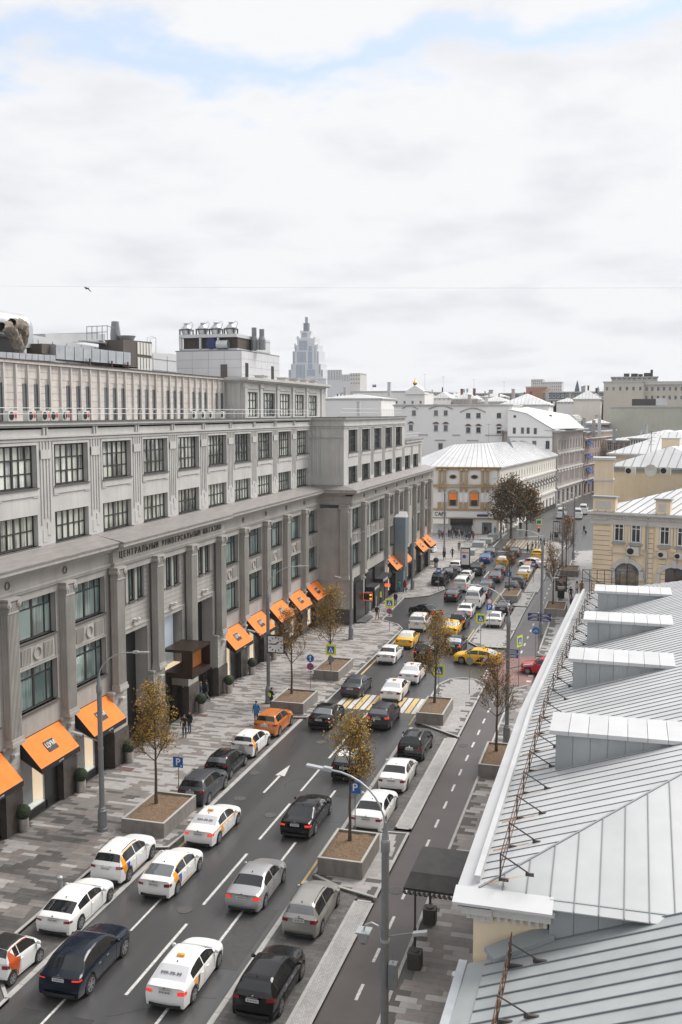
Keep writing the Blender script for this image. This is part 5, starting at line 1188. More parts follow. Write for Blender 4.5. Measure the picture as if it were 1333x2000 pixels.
 for i,flip in ((0,1),(len(ts)-1,0)):
  for r in range(nr-1):
   for sd in (1,):
    a,b,c,d = grid[i,r,1],grid[i,r+1,1],grid[i,r+1,-1],grid[i,r,-1]
    body.q(a,b,c,d) if flip else body.q(a,d,c,b)
 out = {}
 def fin(mb,nm,m,ang=32):
  me = mb.mesh(nm,m,fix=False); bm = bmesh.new(); bm.from_mesh(me); bmesh.ops.remove_doubles(bm,verts=bm.verts[:],dist=.0006); bmesh.ops.recalc_face_normals(bm,faces=bm.faces[:]) if nm == 'body' else None
  bm.to_mesh(me); bm.free(); me.polygons.foreach_set('use_smooth',[True]*len(me.polygons)); me.set_sharp_from_angle(angle=R(ang)); return me
 out['body'] = fin(body,'body',M['seamdark'],40)
 out['rear_window'] = fin(rg,'rear_window',M['carglass']); out['windscreen'] = fin(wsn,'windscreen',M['carglass'])
 out['side_window_r'] = fin(sgR,'side_window',M['carglass']); out['side_window_l'] = fin(sgL,'side_window',M['carglass'])
 # rubber frame of the rear window and black sills
 def ribbon(path,w_=.012,off=.004,m=None):
  mb = MB(); path = [(*p,) for p in path]
  P = [pos(t,r,sd) for t,r,sd in path]
  for a,b in zip(P,P[1:]):
   d = (b-a);
   if d.length < 1e-5: continue
   d.normalize(); cen = Vector((0,(a.y+b.y)/2,.75)); nrm = ((a+b)/2-cen); nrm.y *= .2; nrm.normalize(); sdv = d.cross(nrm); sdv.normalize()
   o = nrm*off; mb.q(a+o-sdv*w_,b+o-sdv*w_,b+o+sdv*w_,a+o+sdv*w_)
  return mb
 seams = MB()
 def addrib(path,w_=.010):
  rb_ = ribbon(path,w_); n = len(seams.v); seams.v += rb_.v; seams.f += [tuple(k+n for k in f) for f in rb_.f]; seams.m += rb_.m
 for sd in (1,-1):
  for t in (s['sg'][1]-.01,s['bp']+.006,s['sg'][0]+.045 if style not in ('micro','coupe') else s['bp']+.006):
   addrib([(t,r,sd) for r in (6,7,8,9,10)])
  addrib([(s['sg'][0]+.04+(s['sg'][1]-s['sg'][0]-.05)*k/8,10.2,sd) for k in range(9)])
 z0,z1 = s['rg'][0],0.0
 # boot lid lines on the back
 for sd in (1,-1): addrib([(s['rg'][0]*.9*(1-k/4),3.2,sd) for k in range(5)],.007)
 out['panel_gaps'] = seams.mesh('panel_gaps',M['seamdark'],fix=False)
 # rear face helper
 def rp(x,z,off=.006):
  w_ = width(0); return Vector((x,yrear+interp(rearface,z)+.10*(abs(x)/w_)**2.5-off,z))
 def rearpatch(x0,x1,za,zb,off=.008,n=6,slant=0):
  mb = MB()
  for k in range(n):
   a,b = lerp(x0,x1,k/n),lerp(x0,x1,(k+1)/n); sa = slant*k/n; sb = slant*(k+1)/n
   mb.q(rp(a,za+sa*.3,off),rp(b,za+sb*.3,off),rp(b,zb+sb,off),rp(a,zb+sa,off))
  return mb
 ta,tb = s['tail']; w0 = width(0)
 for sd,nm in ((1,'tail_r'),(-1,'tail_l')):
  inner = .66 if not boxy else .86; tb = tb-.03 if not boxy else tb; ta = max(ta,tb-.15) if not boxy and s['top'][2][1] < 1.3 else ta
  mb = rearpatch(sd*w0*inner,sd*w0*.985,ta,tb,.012)
  # wrap on to the flank
  def side_at(t,z):
   y,P = section(t)
   for k in range(5,11):
    if P[k][1] >= z >= P[k+1][1]: return k+(P[k][1]-z)/max(1e-4,P[k][1]-P[k+1][1])
   return 6.5
  tl_ = .04 if boxy else .05
  for k in range(4):
   t0,t1 = tl_*k/4,tl_*(k+1)/4; q = []
   for t,z in ((t0,ta),(t1,ta),(t1,tb-(.02*k)),(t0,tb)): p = pos(t,side_at(t,min(z,section(t)[1][6][1]-.005)),sd); q.append(p+Vector((sd*.006,0,0)))
   mb.q(*q)
  out[nm] = mb.mesh('tail_light',M['tail'],fix=False)
 pz = .84 if style in ('saloon','liftback','limo','coupe','hatch') else .96
 if style in ('van','minibus','micro'): pz = .72
 if style in ('hatch',): pz = .80
 mb = rearpatch(-.27,.27,pz-.075,pz+.055,.016,2); out['number_plate'] = mb.mesh('number_plate',M['plate'],fix=False)
 mb = MB();
 for k in range(7):
  x = -.21+k*.066; a = rp(x,pz-.045,.019); b = rp(x+.038,pz-.045,.019); c = rp(x+.038,pz+.03,.019); d = rp(x,pz+.03,.019); mb.q(a,b,c,d)
 out['plate_marks'] = mb.mesh('plate_marks',M['platemark'],fix=False)
 mb = rearpatch(-w0*.82,w0*.82,zlow+.02,zlow+.16,.014,8); out['rear_diffuser'] = mb.mesh('rear_diffuser',M['plasticb'],fix=False)
 mb = rearpatch(-.24,.24,pz+.085,pz+.115,.018,2); out['boot_trim'] = mb.mesh('boot_trim',M['chrome'],fix=False)
 p = rp(0,pz+.17,.01); mb = MB(); mb.cyl(p,p+Vector((0,-.012,0)),.045,n=10); out['badge'] = mb.mesh('badge',M['chrome'])
 # head lights
 for sd,nm in ((1,'head_r'),(-1,'head_l')):
  mb = MB()
  for k in range(4):
   t0,t1 = .925+.06*k/4,.925+.06*(k+1)/4; mb.q(pos(t0,7.0,sd)+Vector((sd*.006,.004,0)),pos(t1,7.0,sd)+Vector((sd*.006,.004,0)),pos(t1,8.1,sd)+Vector((sd*.006,.004,0)),pos(t0,7.7,sd)+Vector((sd*.006,.004,0)))
  out[nm] = mb.mesh('headlight',M['head'],fix=False)
 # wheels
 wm = MB(); n = 22; wd = .11
 wm.cyl((-wd,0,0),(wd,0,0),wr_,n=n,m=0); tyre = wm.mesh('tyre',M['tyre'],ang=40)
 rm = MB(); rm.cyl((wd,0,0),(wd+.006,0,0),wr_*.70,n=n,m=1)
 for k in range(5):
  a_ = k*2*math.pi/5; u = Vector((0,math.cos(a_),math.sin(a_))); v = Vector((0,-math.sin(a_),math.cos(a_)))
  for o_ in (-.22,.22):
   e = (u*math.cos(o_)+v*math.sin(o_))*wr_*.68; q = v*.022*(1 if o_ > 0 else -1)
   rm.hexa([Vector((wd+.004,0,0))-v*.03,Vector((wd+.004,0,0))+e-v*.018,Vector((wd+.004,0,0))+e+v*.018,Vector((wd+.004,0,0))+v*.03,Vector((wd+.022,0,0))-v*.03,Vector((wd+.016,0,0))+e-v*.018,Vector((wd+.016,0,0))+e+v*.018,Vector((wd+.022,0,0))+v*.03],m=0)
 for k in range(n):
  a0,a1 = 2*math.pi*k/n,2*math.pi*(k+1)/n; r0,r1 = wr_*.64,wr_*.71
  rm.q(*[(wd+.018,r*math.cos(a),r*math.sin(a)) for r,a in ((r0,a0),(r1,a0),(r1,a1),(r0,a1))],m=0)
 rm.cyl((wd,0,0),(wd+.028,0,0),.05,n=8,m=0)
 out['tyre'] = tyre; out['rim'] = rm.mesh('rim',[M['rim'],M['plasticb']],fix=False)
 out['wheels'] = [(sd*(hw-.125),yy,wr_,sd) for yy in (yr,yf) for sd in (1,-1)]
 ub = MB(); ub.box(-hw+.25,hw-.25,yrear+.18,-yrear-.25,.13,zlow+.25); out['underbody'] = ub.mesh('underbody',M['black'])  # underbody hung low and black to deepen the shade under the car
 # mirrors, handles, aerial, rails
 yt = s['wsc'][1]-.045; mb = MB()
 zbelt = interp(s['belt'],yt); P = pos(yt,5.6,1)
 mb.lathe([(.02,-.07),(.085,-.05),(.095,.02),(.06,.08),(.01,.09)],(0,0,0),10)
 for v in range(len(mb.v)): x,y,z = mb.v[v]; mb.v[v] = (P.x+.12+x*1.15,P.y+y*.75,P.z+.07+z)
 i0 = len(mb.v); mb.box(P.x-.02,P.x+.08,P.y-.03,P.y+.03,P.z+.01,P.z+.05)
 out['mirror_r'] = mb.mesh('wing_mirror',M['plasticb'],ang=50)
 ml_ = MB(); ml_.v = [(-x,y,z) for x,y,z in mb.v]; ml_.f = mb.f[:]; ml_.m = mb.m[:]; out['mirror_l'] = ml_.mesh('wing_mirror',M['plasticb'],ang=50)
 hb = []
 for sd in (1,-1):
  for t in ([s['bp']-.045,s['sg'][1]-.17] if style not in ('micro','coupe') else [s['bp']+.03]):
   p = pos(t,7.15,sd); q = MB(); q.box(p.x-.01*sd,p.x+.03*sd,p.y-.09,p.y+.09,p.z-.014,p.z+.014); hb.append(q.mesh('door_handle',M['chrome']))
 out['handles'] = hb
 tr_ = s['rg'][1]+.05; p = pos(tr_,0); q = MB(); q.hexa([(-.025,p.y-.09,p.z-.01),(.025,p.y-.09,p.z-.01),(.01,p.y+.08,p.z-.01),(-.01,p.y+.08,p.z-.01),(-.008,p.y-.09,p.z+.06),(.008,p.y-.09,p.z+.06),(.003,p.y+.0,p.z+.02),(-.003,p.y+.0,p.z+.02)]); out['aerial'] = q.mesh('aerial',M['plasticb'])
 rl = []
 for sd in (1,-1):
  q = MB(); pp = [pos(lerp(s['rg'][1]+.04,s['wsc'][0]-.04,k/8),3.0,sd)+Vector((0,0,.06 if 0 < k < 8 else .0)) for k in range(9)]; q.tube([tuple(x) for x in pp],.018,6); rl.append(q)
 out['rails'] = rl
 out['pos'] = pos; out['st'] = s; out['rp'] = rp; out['w0'] = w0; out['pz'] = pz; out['width'] = width
 CARM[style] = out; return out
def patch(C,poly,side,mt,name,off=.006,n=10):
 """livery patch following the flank; poly = two edges [(t,r) ...] lower and upper with equal length"""
 mb = MB(); lo,up = poly
 for k in range(len(lo)-1):
  for j in range(n):
   def S_(i,f): t = lerp(lo[i][0],up[i][0],f); r = lerp(lo[i][1],up[i][1],f); p = C['pos'](t,r,side); return p+Vector((side*off,0,off*.6))
   mb.q(S_(k,j/n),S_(k+1,j/n),S_(k+1,(j+1)/n),S_(k,(j+1)/n))
 return mb.mesh(name,mt,fix=False)
LIV = {}
def sub(edge,n=6):
 out = []
 for a,b in zip(edge,edge[1:]):
  for k in range(n): out.append((lerp(a[0],b[0],k/n),lerp(a[1],b[1],k/n)))
 return out+[edge[-1]]
def livery(style,kind):
 key = (style,kind)
 if key in LIV: return LIV[key]
 C = car_meshes(style); s = C['st']; L_ = []
 for sd in (1,-1):
  if kind == 'arc':       # orange over the rear side pillar along the roof edge, with a blue wedge
   g0,g1 = s['sg'][0],s['sg'][1]
   L_.append(patch(C,(sub([(g0-.10,6.6),(g0-.02,8.6),(g0+.06,9.3)]),sub([(g0-.06,3.4),(g0+.01,4.6),(g0+.02,6.2)])),sd,M['stripeo'],'orange_band'))
   L_.append(patch(C,(sub([(g0-.06,3.3),(g0+.1,3.35),(g1-.14,3.4)],8),sub([(g0-.06,4.1),(g0+.1,3.9),(g1-.14,3.8)],8)),sd,M['stripeo'],'orange_band',n=3))
   L_.append(patch(C,(sub([(g0+.06,9.4),(g0+.10,9.4)]),sub([(g0+.02,6.3),(g0+.10,6.3)])),sd,M['stripeb'],'blue_wedge'))
   L_.append(patch(C,(sub([(g0+.12,10.4),(g1-.1,10.4)]),sub([(g0+.12,9.9),(g1-.1,9.9)])),sd,M['stripeo'],'orange_sill_line',n=2))
  if kind == 'streak':    # yellow streak climbing to the bonnet
   g0,g1 = s['sg'][0],s['sg'][1]
   L_.append(patch(C,(sub([(.03,6.7),(.3,6.75),(.6,6.85),(.80,7.0)],6),sub([(.03,6.1),(.3,6.1),(.6,6.2),(.80,6.5)],6)),sd,M['stripeo'],'yellow_streak',n=3))
   L_.append(patch(C,(sub([(g0+.03,9.4),(g0+.12,9.4)]),sub([(g0+.02,6.7),(g0+.06,6.7)])),sd,M['stripeo'],'yellow_wedge'))
  if kind == 'wedge':     # yellow block behind the rear door with a black wedge
   g0 = s['sg'][0]
   L_.append(patch(C,(sub([(g0+.03,8.9),(g0+.10,8.9)]),sub([(g0-.0,6.4),(g0+.09,6.4)])),sd,M['stripeo'],'yellow_block'))
   L_.append(patch(C,(sub([(g0+.03,10.2),(g0+.10,10.2)]),sub([(g0+.10,6.6),(g0+.14,6.6)])),sd,M['stripek'],'black_wedge'))
  if kind == 'yellowcab':
   g0 = s['sg'][0]
   L_.append(patch(C,(sub([(g0+.16,10.2),(g0+.30,10.2)]),sub([(g0+.10,7.4),(g0+.20,7.4)])),sd,M['stripek'],'black_wedge'))
   L_.append(patch(C,(sub([(g0+.04,9.6),(g0+.15,9.6)]),sub([(g0+.02,6.8),(g0+.09,6.8)])),sd,M['stripew'],'white_wedge'))
 LIV[key] = L_; return L_
ts1 = MB(); ts1.box(-.16,.16,-.06,.06,0,.10); tsg = ts1.mesh('taxi_sign',M['stripeo'])
num = None
def car(style,col,loc,rz,label,cat='car',lit=False,liv=None,sign=False,rails=None,roof=None,film=False,digits=False,low=False,darkrims=False,side=None,group=None,name='parked_car',glassroof=False,cover=False):
 global num
 C = car_meshes(style); t = thing(name,label,cat,loc,rz,group)
 def part(nm,me,mt=None,loc=(0,0,0),rot=None,par=None):
  o = put(nm,me,par or t,loc=loc,rot=rot)
  if mt is not None: o.material_slots[0].link = 'OBJECT'; o.material_slots[0].material = mt
  return o
 pt = PNT[col]; part('body',C['body'],pt)
 part('rear_window',C['rear_window'],M['whitefilm'] if film else (M['carglass_b'] if len(label) % 2 == 0 else None)); part('windscreen',C['windscreen']); part('side_window',C['side_window_r']); part('side_window',C['side_window_l'])
 for k in ('tail_r','tail_l'): part('tail_light',C[k],M['taillit'] if lit else None)
 part('number_plate',C['number_plate'])
 for i,(x,y,z,sd) in enumerate(C['wheels']):
  w_ = part('wheel',C['tyre'],loc=(x,y,z),rot=(0,0,0 if sd > 0 else math.pi)); part('rim',C['rim'],M['darkrim'] if darkrims else None,par=w_)
 part('underbody',C['underbody'])
 if not low:
  part('panel_gaps',C['panel_gaps']); part('rear_diffuser',C['rear_diffuser']); part('boot_trim',C['boot_trim']); part('badge',C['badge']); part('headlight',C['head_r']); part('headlight',C['head_l']); part('plate_marks',C['plate_marks'])
  for h in C['handles']: part('door_handle',h,M['plasticb'] if cover else (pt if col in ('white','yellow') else None))
  part('aerial',C['aerial'])
 part('wing_mirror',C['mirror_r'],pt if col != 'grey' else None); part('wing_mirror',C['mirror_l'],pt if col != 'grey' else None)
 if rails:
  for q in C['rails']: part('roof_rail',q.mesh('roof_rail',M[rails]))
 if liv:
  for me in livery(style,liv): part(me.name.split('.')[0],me)
 s = C['st']; pr0 = C['pos']((s['rg'][1]+s['wsc'][0])/2,0)
 if sign: part('taxi_sign',tsg,loc=(0,pr0.y-.25,pr0.z-.01))
 if roof:   # contrasting roof panel
  key = (style,roof,'roof')
  if key not in LIV:
   mb = MB(); a0,a1 = s['rg'][1]+.004,s['wsc'][0]-.004
   for k in range(10):
    for sd in (1,-1):
     for r in range(3): mb.q(*[C['pos'](lerp(a0,a1,kk/10),rr_,sd)+Vector((0,0,.006)) for kk,rr_ in ((k,r),(k+1,r),(k+1,r+1),(k,r+1))])
   LIV[key] = mb.mesh('roof_panel',M['stripek'] if roof == 'black' else M['stripew'],fix=False)
  part('roof_panel',LIV[key])
 if side:   # second body colour on the safety cell, doors stay pale
  mb = MB()
  for sd in (1,-1): pass
 if digits:
  me = text_mesh('999-99-99',.30,.001,M['platemark'],bold=.004); p = C['pos'](lerp(s['rg'][0],s['rg'][1],.42),0); q = C['pos'](lerp(s['rg'][0],s['rg'][1],.7),0); d = (q-p).normalized(); nrm = Vector((1,0,0)).cross(d)
  o = part('phone_number',me,loc=tuple(p+nrm*.022),rot=(math.atan2(d.z,d.y),0,0)); o.scale = (.75,.75,1)
 return t
def rrpos(style,u,v,rz=0):
 """car centre from the picture point where the right rear wheel meets the road"""
 C = car_meshes(style); s = C['st']; p = gz(u,v); off = Vector((s['W']/2-.03,-s['L']/2+s['ro'],0)); off.rotate(Matrix.Rotation(rz,3,'Z')); q = p-off; q.z = .012; return tuple(q)
CARS = [
# style, colour, u, v, heading, label, options
('coupesuv','navy',177,1941,0,'dark navy fastback off-roader with a lit red light bar, lower left in the roadway',dict(lit=True,roof=None)),
('coupe','white',158,1816,0,'plain white fastback coupe with dark rear glass parked at the left kerb',dict()),
('suv','white',252.5,1721.5,0,'white crossover taxi with orange pillar and blue wedge parked beside the nearest tree planter',dict(liv='arc',cat='taxi',rails='plasticb')),
('liftback','white',347.7,1747,0,'white liftback taxi with orange pillar and blue wedge driving in the left lane',dict(liv='arc',cat='taxi',lit=False)),
('liftback','white',379,1958,0,'white taxi with large grey digits 999-99-99 on its rear window at the bottom',dict(liv='wedge',sign=True,film=True,digits=True,cat='taxi',lit=True)),
('saloon','white',430,1647.6,0,'white saloon taxi with long yellow side streak and pale rear window beside the near planter',dict(liv='streak',sign=True,film=True,cat='taxi',lit=True,digits=True)),
('saloon','silver',519,1772.5,0,'silver saloon with lit red tail lights in the middle of the roadway',dict(lit=True)),
('wagon','beige',629.5,1824,0,'silver beige estate people carrier with dark roof rails in the right parking strip',dict(rails='plasticb')),
('suv','black',550,1982.6,0,'glossy black crossover at the bottom of the right parking strip',dict()),
('limo','black',616.6,1629,0,'long black executive saloon with lit tail lights and chrome window line',dict(lit=True)),
('suv','grey',408.7,1571,0,'slate grey crossover parked next to the blue P sign',dict(rails='plasticb')),
('hatch','black',452,1521.5,0,'black hatchback parked ahead of the slate grey crossover',dict()),
('hatch','white',501,1478.7,0,'small white crossover taxi with orange and blue side parked behind the orange car',dict(liv='arc',cat='taxi')),
('suv','orange',547.3,1437.7,0,'burnt orange crossover with silver roof rails parked before the second left planter',dict(rails='chrome')),
('saloon','black',651.3,1422,0,'black sports saloon in the left lane just before the yellow and white crossing',dict(darkrims=True)),
('suv','black',703,1522,0,'black car half hidden behind the yellow leaves of the foreground island tree',dict(roof='white')),
('suv','dgrey',765,1423.4,0,'dark grey crossover with lit brake lights just before the crossing in the right lane',dict(lit=True)),
('suv','black',830,1484,0,'black family crossover with silver rails parked first in the right strip below the planter island',dict(rails='chrome')),
('saloon','white',796.5,1542.5,0,'white saloon with a grey rear window parked behind the black crossover in the right strip',dict()),
('limo','white',753,1617.5,0,'large white limousine parked beneath the curved lamp arm in the right strip',dict()),
('saloon','grey',709.5,1360.4,0,'dark grey saloon standing on the left end of the crossing',dict()),
('saloon','white',786.6,1368.5,0,'white taxi with yellow streak standing on the yellow and white crossing',dict(liv='streak',sign=True,film=True,cat='taxi')),
('saloon','white',820.5,1334,0,'white taxi with yellow streak just beyond the crossing, left of the yellow leaved tree',dict(liv='streak',sign=True,film=True,cat='taxi')),
('saloon','white',774.6,1295.6,0,'plain white saloon in the left lane, behind the yellow taxi with the white roof box',dict()),
('suv','black',846,1291,0,'black crossover with tall red lights partly hidden by the yellow leaved island tree',dict(lit=True)),
('saloon','yellow',808.5,1265.4,0,'yellow taxi with a white box on its roof in the left lane',dict(cat='taxi',film=True,roof='white')),
('bigsuv','white',834,1233,0,'big white off-roader behind the turning black saloon',dict(rails='chrome')),
('suv','black',910.5,1229,0,'black crossover with lit tail lights between a white saloon and a yellow taxi',dict(lit=True)),
('saloon','yellow',895.5,1242,0,'yellow taxi with a small roof sign in the right lane behind the black crossover',dict(cat='taxi',sign=True,film=True)),
('saloon','navy',903.6,1275,0,'dark blue saloon with pale rear window beside the turning yellow taxi',dict(lit=True,film=True)),
('saloon','white',922.5,1206.6,0,'white saloon with red tail lights directly behind the white minibus',dict(lit=True)),
('minibus','white',940.5,1188.6,0,'tall white minibus with a wide dark rear window in the middle of the queue',dict(cat='minibus')),
('saloon','dgrey',895.5,1174.5,0,'charcoal saloon with orange lit lights left of the white minibus',dict(lit=True)),
('van','white',913,1156,0,'white passenger van with a dark rear window ahead of the charcoal saloon',dict(cat='van',lit=True)),
('hatch','white',921.6,1137,0,'white hatchback just ahead of the white passenger van',dict()),
('van','black',870,1145,0,'black people carrier parked nearest behind the round kerb, next to the blue bus sign',dict(cat='van')),
('saloon','dgrey',886.5,1129.5,0,'dark grey saloon parked between the black people carrier and the pale off-roader',dict()),
('suv','white',901.5,1117.5,0,'white off-roader with a black tailgate parked beside the advertising column',dict()),
('bigsuv','black',943.5,1124,0,'big black off-roader right of the parked white one, with plate on its tail',dict(rails='chrome')),
('saloon','blue',958.5,1100,0,'blue saloon with orange lit lights near the head of the left queue',dict(lit=True)),
('saloon','grey',967.5,1087.5,0,'grey saloon at the very head of the left queue before the far crossing',dict()),
('saloon','dgrey',961.5,1155,0,'dark saloon with red lights ahead of the one hidden by the minibus',dict(lit=True)),
('saloon','black',955,1168,0,'black saloon mostly hidden behind the white minibus on its right',dict(lit=True)),
('saloon','grey',979.5,1137.6,0,'grey saloon in the centre lane, third car behind the orange taxi',dict(lit=True)),
('saloon','dgrey',988.5,1123.5,0,'dark saloon in the centre lane directly behind the orange taxi',dict(lit=True)),
('hatch','yellow',991.5,1107,0,'orange yellow taxi with a roof box in the centre lane',dict(cat='taxi',roof='white',film=True)),
('hatch','dgrey',1005,1101,0,'dark hatchback seen through the bare twigs of the middle tree',dict(lit=True)),
('saloon','dgrey',1015.5,1087.5,0,'dark saloon at the head of the centre lane before the far crossing',dict(lit=True)),
('saloon','black',997.5,1200.6,0,'black saloon parked just below the middle island planter',dict()),
('saloon','white',980.4,1224,0,'white saloon with dark wheels parked next to the blue P sign on the far island',dict(darkrims=True)),
('suv','dgrey',1013,1161,0,'dark crossover parked just above the middle island planter',dict()),
('suv','grey',1024,1150,0,'grey off-roader parked second above the middle island planter',dict()),
('hatch','yellow',1032,1135.5,0,'yellow taxi with pale roof parked third above the middle planter',dict(cat='taxi',roof='white',film=True)),
('saloon','white',1037,1126.5,0,'white saloon parked ahead of the pale roofed yellow taxi',dict()),
('hatch','orange',1043,1118,0,'orange taxi parked beside the small blue sign before the turning white car',dict(cat='taxi',film=True)),
('suv','yellow',1060,1094,0,'yellow car at the far right end of the queue beside the waiting pedestrians',dict(cat='taxi')),
('minibus','white',1105,1013,0,'white police style van, left one of the three by the far kerb',dict(cat='van',low=True)),
('minibus','white',1137,1014,0,'white police style van, middle one of the three by the far kerb',dict(cat='van',low=True)),
('minibus','white',1148,1005,0,'white police style van, rearmost of the three by the far kerb',dict(cat='van',low=True)),
('suv','black',1115,1021,0,'black off-roader passing in front of the far white vans',dict(low=True)),
]
for st_,col,u,v,rz,lb,op in CARS:
 op = dict(op); cat = op.pop('cat','car'); nm = {'taxi': 'taxi','van': 'van','minibus': 'minibus'}.get(cat,'car')
 far = v < 1180
 car(st_,col,rrpos(st_,u,v),R(random.uniform(-.8,.8)+1.0*(v < 1300)*0),lb,cat,name=nm,low=op.pop('low',v < 1120),**op)
# cars standing or turning across the street, and the ones cut by the frame
def at_xy(x,y): return (x,y,.012)
p = gz(815,1208); car('saloon','black',(p.x+.6,p.y+1.6,.012),R(52),'glossy black saloon turning left towards the store, tail lights lit',name='car',lit=True)
p = gz(932,1300); car('liftback','yellow',(p.x-.1,p.y+1.0,.012),R(84),'bright yellow taxi with black and white wedge turning out of the side street','taxi',name='taxi',liv='yellowcab',sign=True,film=True)
p = gz(1029.5,1318.6); car('hatch','red',(p.x+1.35,p.y+.95,.012),R(86),'red car nosing out of the side street under the roof edge',name='car')
p = gz(1035,1108); car('saloon','white',(p.x+.3,p.y+.6,.012),R(62),'white and orange car turning across the far right lane','taxi',name='taxi',liv='wedge')
p = gz(855,1082); car('hatch','white',(p.x-2.5,p.y+1.5,.012),R(80),'white car glimpsed beyond the far corner of the store',name='car',low=True)
C_ = car_meshes('saloon'); car('saloon','teal',(-13.3,28.9,.012),0,'steel blue car of which only the front shows at the bottom edge',name='car')
# two tone micro car at the left edge
p = rrpos('micro',28.7,1924)
mc_ = car('micro','white',(p[0]-.0,p[1],p[2]),R(-3),'tiny white and red orange two seater with black roof at the left edge',name='car',roof='black',lit=False)
C = car_meshes('micro')
for sd in (1,-1):
 me = patch(C,(sub([(.02,6.2),(.16,9.8),(.30,10.9)]),sub([(.10,3.3),(.24,4.8),(.34,6.4)])),sd,PNT['redor'],'safety_cell'); put('safety_cell',me,mc_,loc=(0,0,0))
 me = patch(C,(sub([(.10,3.2),(.3,3.3),(.62,3.4)],8),sub([(.12,4.2),(.3,3.95),(.62,3.9)],8)),sd,PNT['redor'],'roof_arch',n=3); put('roof_arch',me,mc_,loc=(0,0,0))
# white roof box on the yellow cab
# ---------------------------------------------------------------- street lamps
def lamp(u,v,h,arm,lb,heads=2,extra=None,Xv=None):
 b = gz(u,v,.12) if v else Vector(Xv); t = thing('street_lamp',lb,'street lamp',tuple(b),0,'tall grey street lamps')
 m = MB(); m.lathe([(.30,0),(.30,.18),(.26,.2),(.27,.9),(.24,1.15),(.26,1.2),(.20,1.28),(.22,1.33),(.16,1.42)],n=16); put('base',m.mesh('base',M['lamp_grey'],ang=35),t,world=False)
 m = MB(); m.lathe([(.15,1.4),(.14,h-.6),(.17,h-.58),(.17,h-.2),(.14,h-.15),(.05,h+.5)],n=14); m.lathe([(.17,h*.55),(.17,h*.55+.12)],n=14); put('pole',m.mesh('pole',M['lamp_grey'],ang=35),t,world=False)
 dx,rise = arm; pts = [(0,0,h+.3)]
 for k in range(1,9): f = k/8; pts.append((dx*(f**1.7)*.9,0,h+.3+rise*(1-(1-f)**1.8)))
 m = MB(); m.tube(pts,.036,7); put('arm',m.mesh('arm',M['galvpole'],ang=60),t,world=False)
 e = Vector(pts[-1]); dn = (e-Vector(pts[-2])).normalized(); m = MB(); m.obox(e-Vector((0,.10,.03)),dn*.85,(0,.20,0),(0,0,.07)); m.obox(e-dn*.1-Vector((0,.09,.05)),dn*.3,(0,.18,0),(0,0,.14)); put('lantern',m.mesh('lantern',M['galvpole']),t,world=False)
 if heads > 1:   # low lantern over the pavement
  s_ = -1 if dx > 0 else 1; z = h*.60
  m = MB(); m.tube([(0,0,z),(s_*1.1,-.1,z+.35)],.035,6); put('side_arm',m.mesh('side_arm',M['lamp_grey']),t,world=False)
  m = MB(); m.obox((s_*1.1,-.22,z+.30),(s_*.65,0,.12),(0,.24,0),(0,0,.10)); put('side_lantern',m.mesh('side_lantern',M['galvpole']),t,world=False)
 return t
def arm_to(u,v,h,tu,tv,X=None):
 b = gz(u,v); p = py(tu,tv,b.y); return (p.x-b.x,p.z-.12-h-.3)
lamp(201,1622,8.7,arm_to(201,1622,8.6,272,1276),'tall grey street lamp on the left pavement, nearest, in front of the two big awnings')
L2 = lamp(525,1373,9.3,arm_to(525,1373,9.3,590,1105),'tall grey street lamp carrying the square clock beside two standing men')
lamp(686,1248,10.3,arm_to(686,1248,10.3,737,1036),'tall grey street lamp before the corner of the projecting part of the store')
L5 = lamp(806,1151,9.8,(1.8,1.0),'tall grey street lamp beside the square pylon near the far awnings',heads=1)
lamp(868,1082,10.5,(1.8,.8),'slim street lamp on the plaza in front of the ornate corner house')
lamp(978,1050,10.5,(-1.2,.5),'slim street lamp beside the big dark tree',heads=1)
lamp(0,0,9.0,(-2.3,1.9),'foreground street lamp on the right pavement with curved arm, bell lantern and grey box',Xv=(-7.75,33.0,.12),heads=1)
lamp(990,1452,9.2,arm_to(990,1452,9.2,930,1143),'tall street lamp rising behind the brown tree at the roof edge')
lamp(1143*0+1065-8,1240,9.8,(-2.2,1.2),'tall street lamp beside the blue direction signs')
lamp(1120,1093,10,(-1.6,.8),'distant dark street lamp on the right pavement with conical foot',heads=1)
lamp(1098,1120,10,(-1.8,.8),'distant street lamp beside the farthest tree box',heads=1)
# fittings on the foreground lamp
fg = [o for o in COL.objects if o.get('label','').startswith('foreground street lamp')][0]
m = MB(); m.tube([(0,0,4.6),(-.12,0,5.3),(-.25,0,5.62),(-.5,0,5.72),(-.72,0,5.6),(-.78,0,5.4)],.035,7); put('bracket',m.mesh('bracket',M['galvpole'],ang=60),fg,world=False)
m = MB(); m.hexa([(-.9,-.12,4.95),(-.66,-.12,4.95),(-.66,.12,4.95),(-.9,.12,4.95),(-1.0,-.22,5.35),(-.56,-.22,5.35),(-.56,.22,5.35),(-1.0,.22,5.35)]); m.box(-1.04,-.52,-.26,.26,5.35,5.4); m.lathe([(.1,0),(.06,-.0),],(-.78,0,4.9),10); put('bell_lantern',m.mesh('bell_lantern',M['galvpole']),fg,world=False)
m = MB(); m.tube([(0,0,5.25),(1.0,.1,5.5)],.03,6); put('side_arm',m.mesh('side_arm',M['lamp_grey']),fg,world=False)
m = MB(); m.obox((1.0,-.04,5.42),(.5,.05,.10),(0,.2,0),(0,0,.12)); put('side_lantern',m.mesh('side_lantern',M['galvpole']),fg,world=False)
m = MB(); m.box(.16,.46,-.2,.12,3.4,4.35); m.lathe([(.03,0),(.012,.05),(.012,.35)],(.31,-.04,4.35),6); put('control_box',m.mesh('control_box',M['lamp_grey']),fg,world=False)
m = MB()
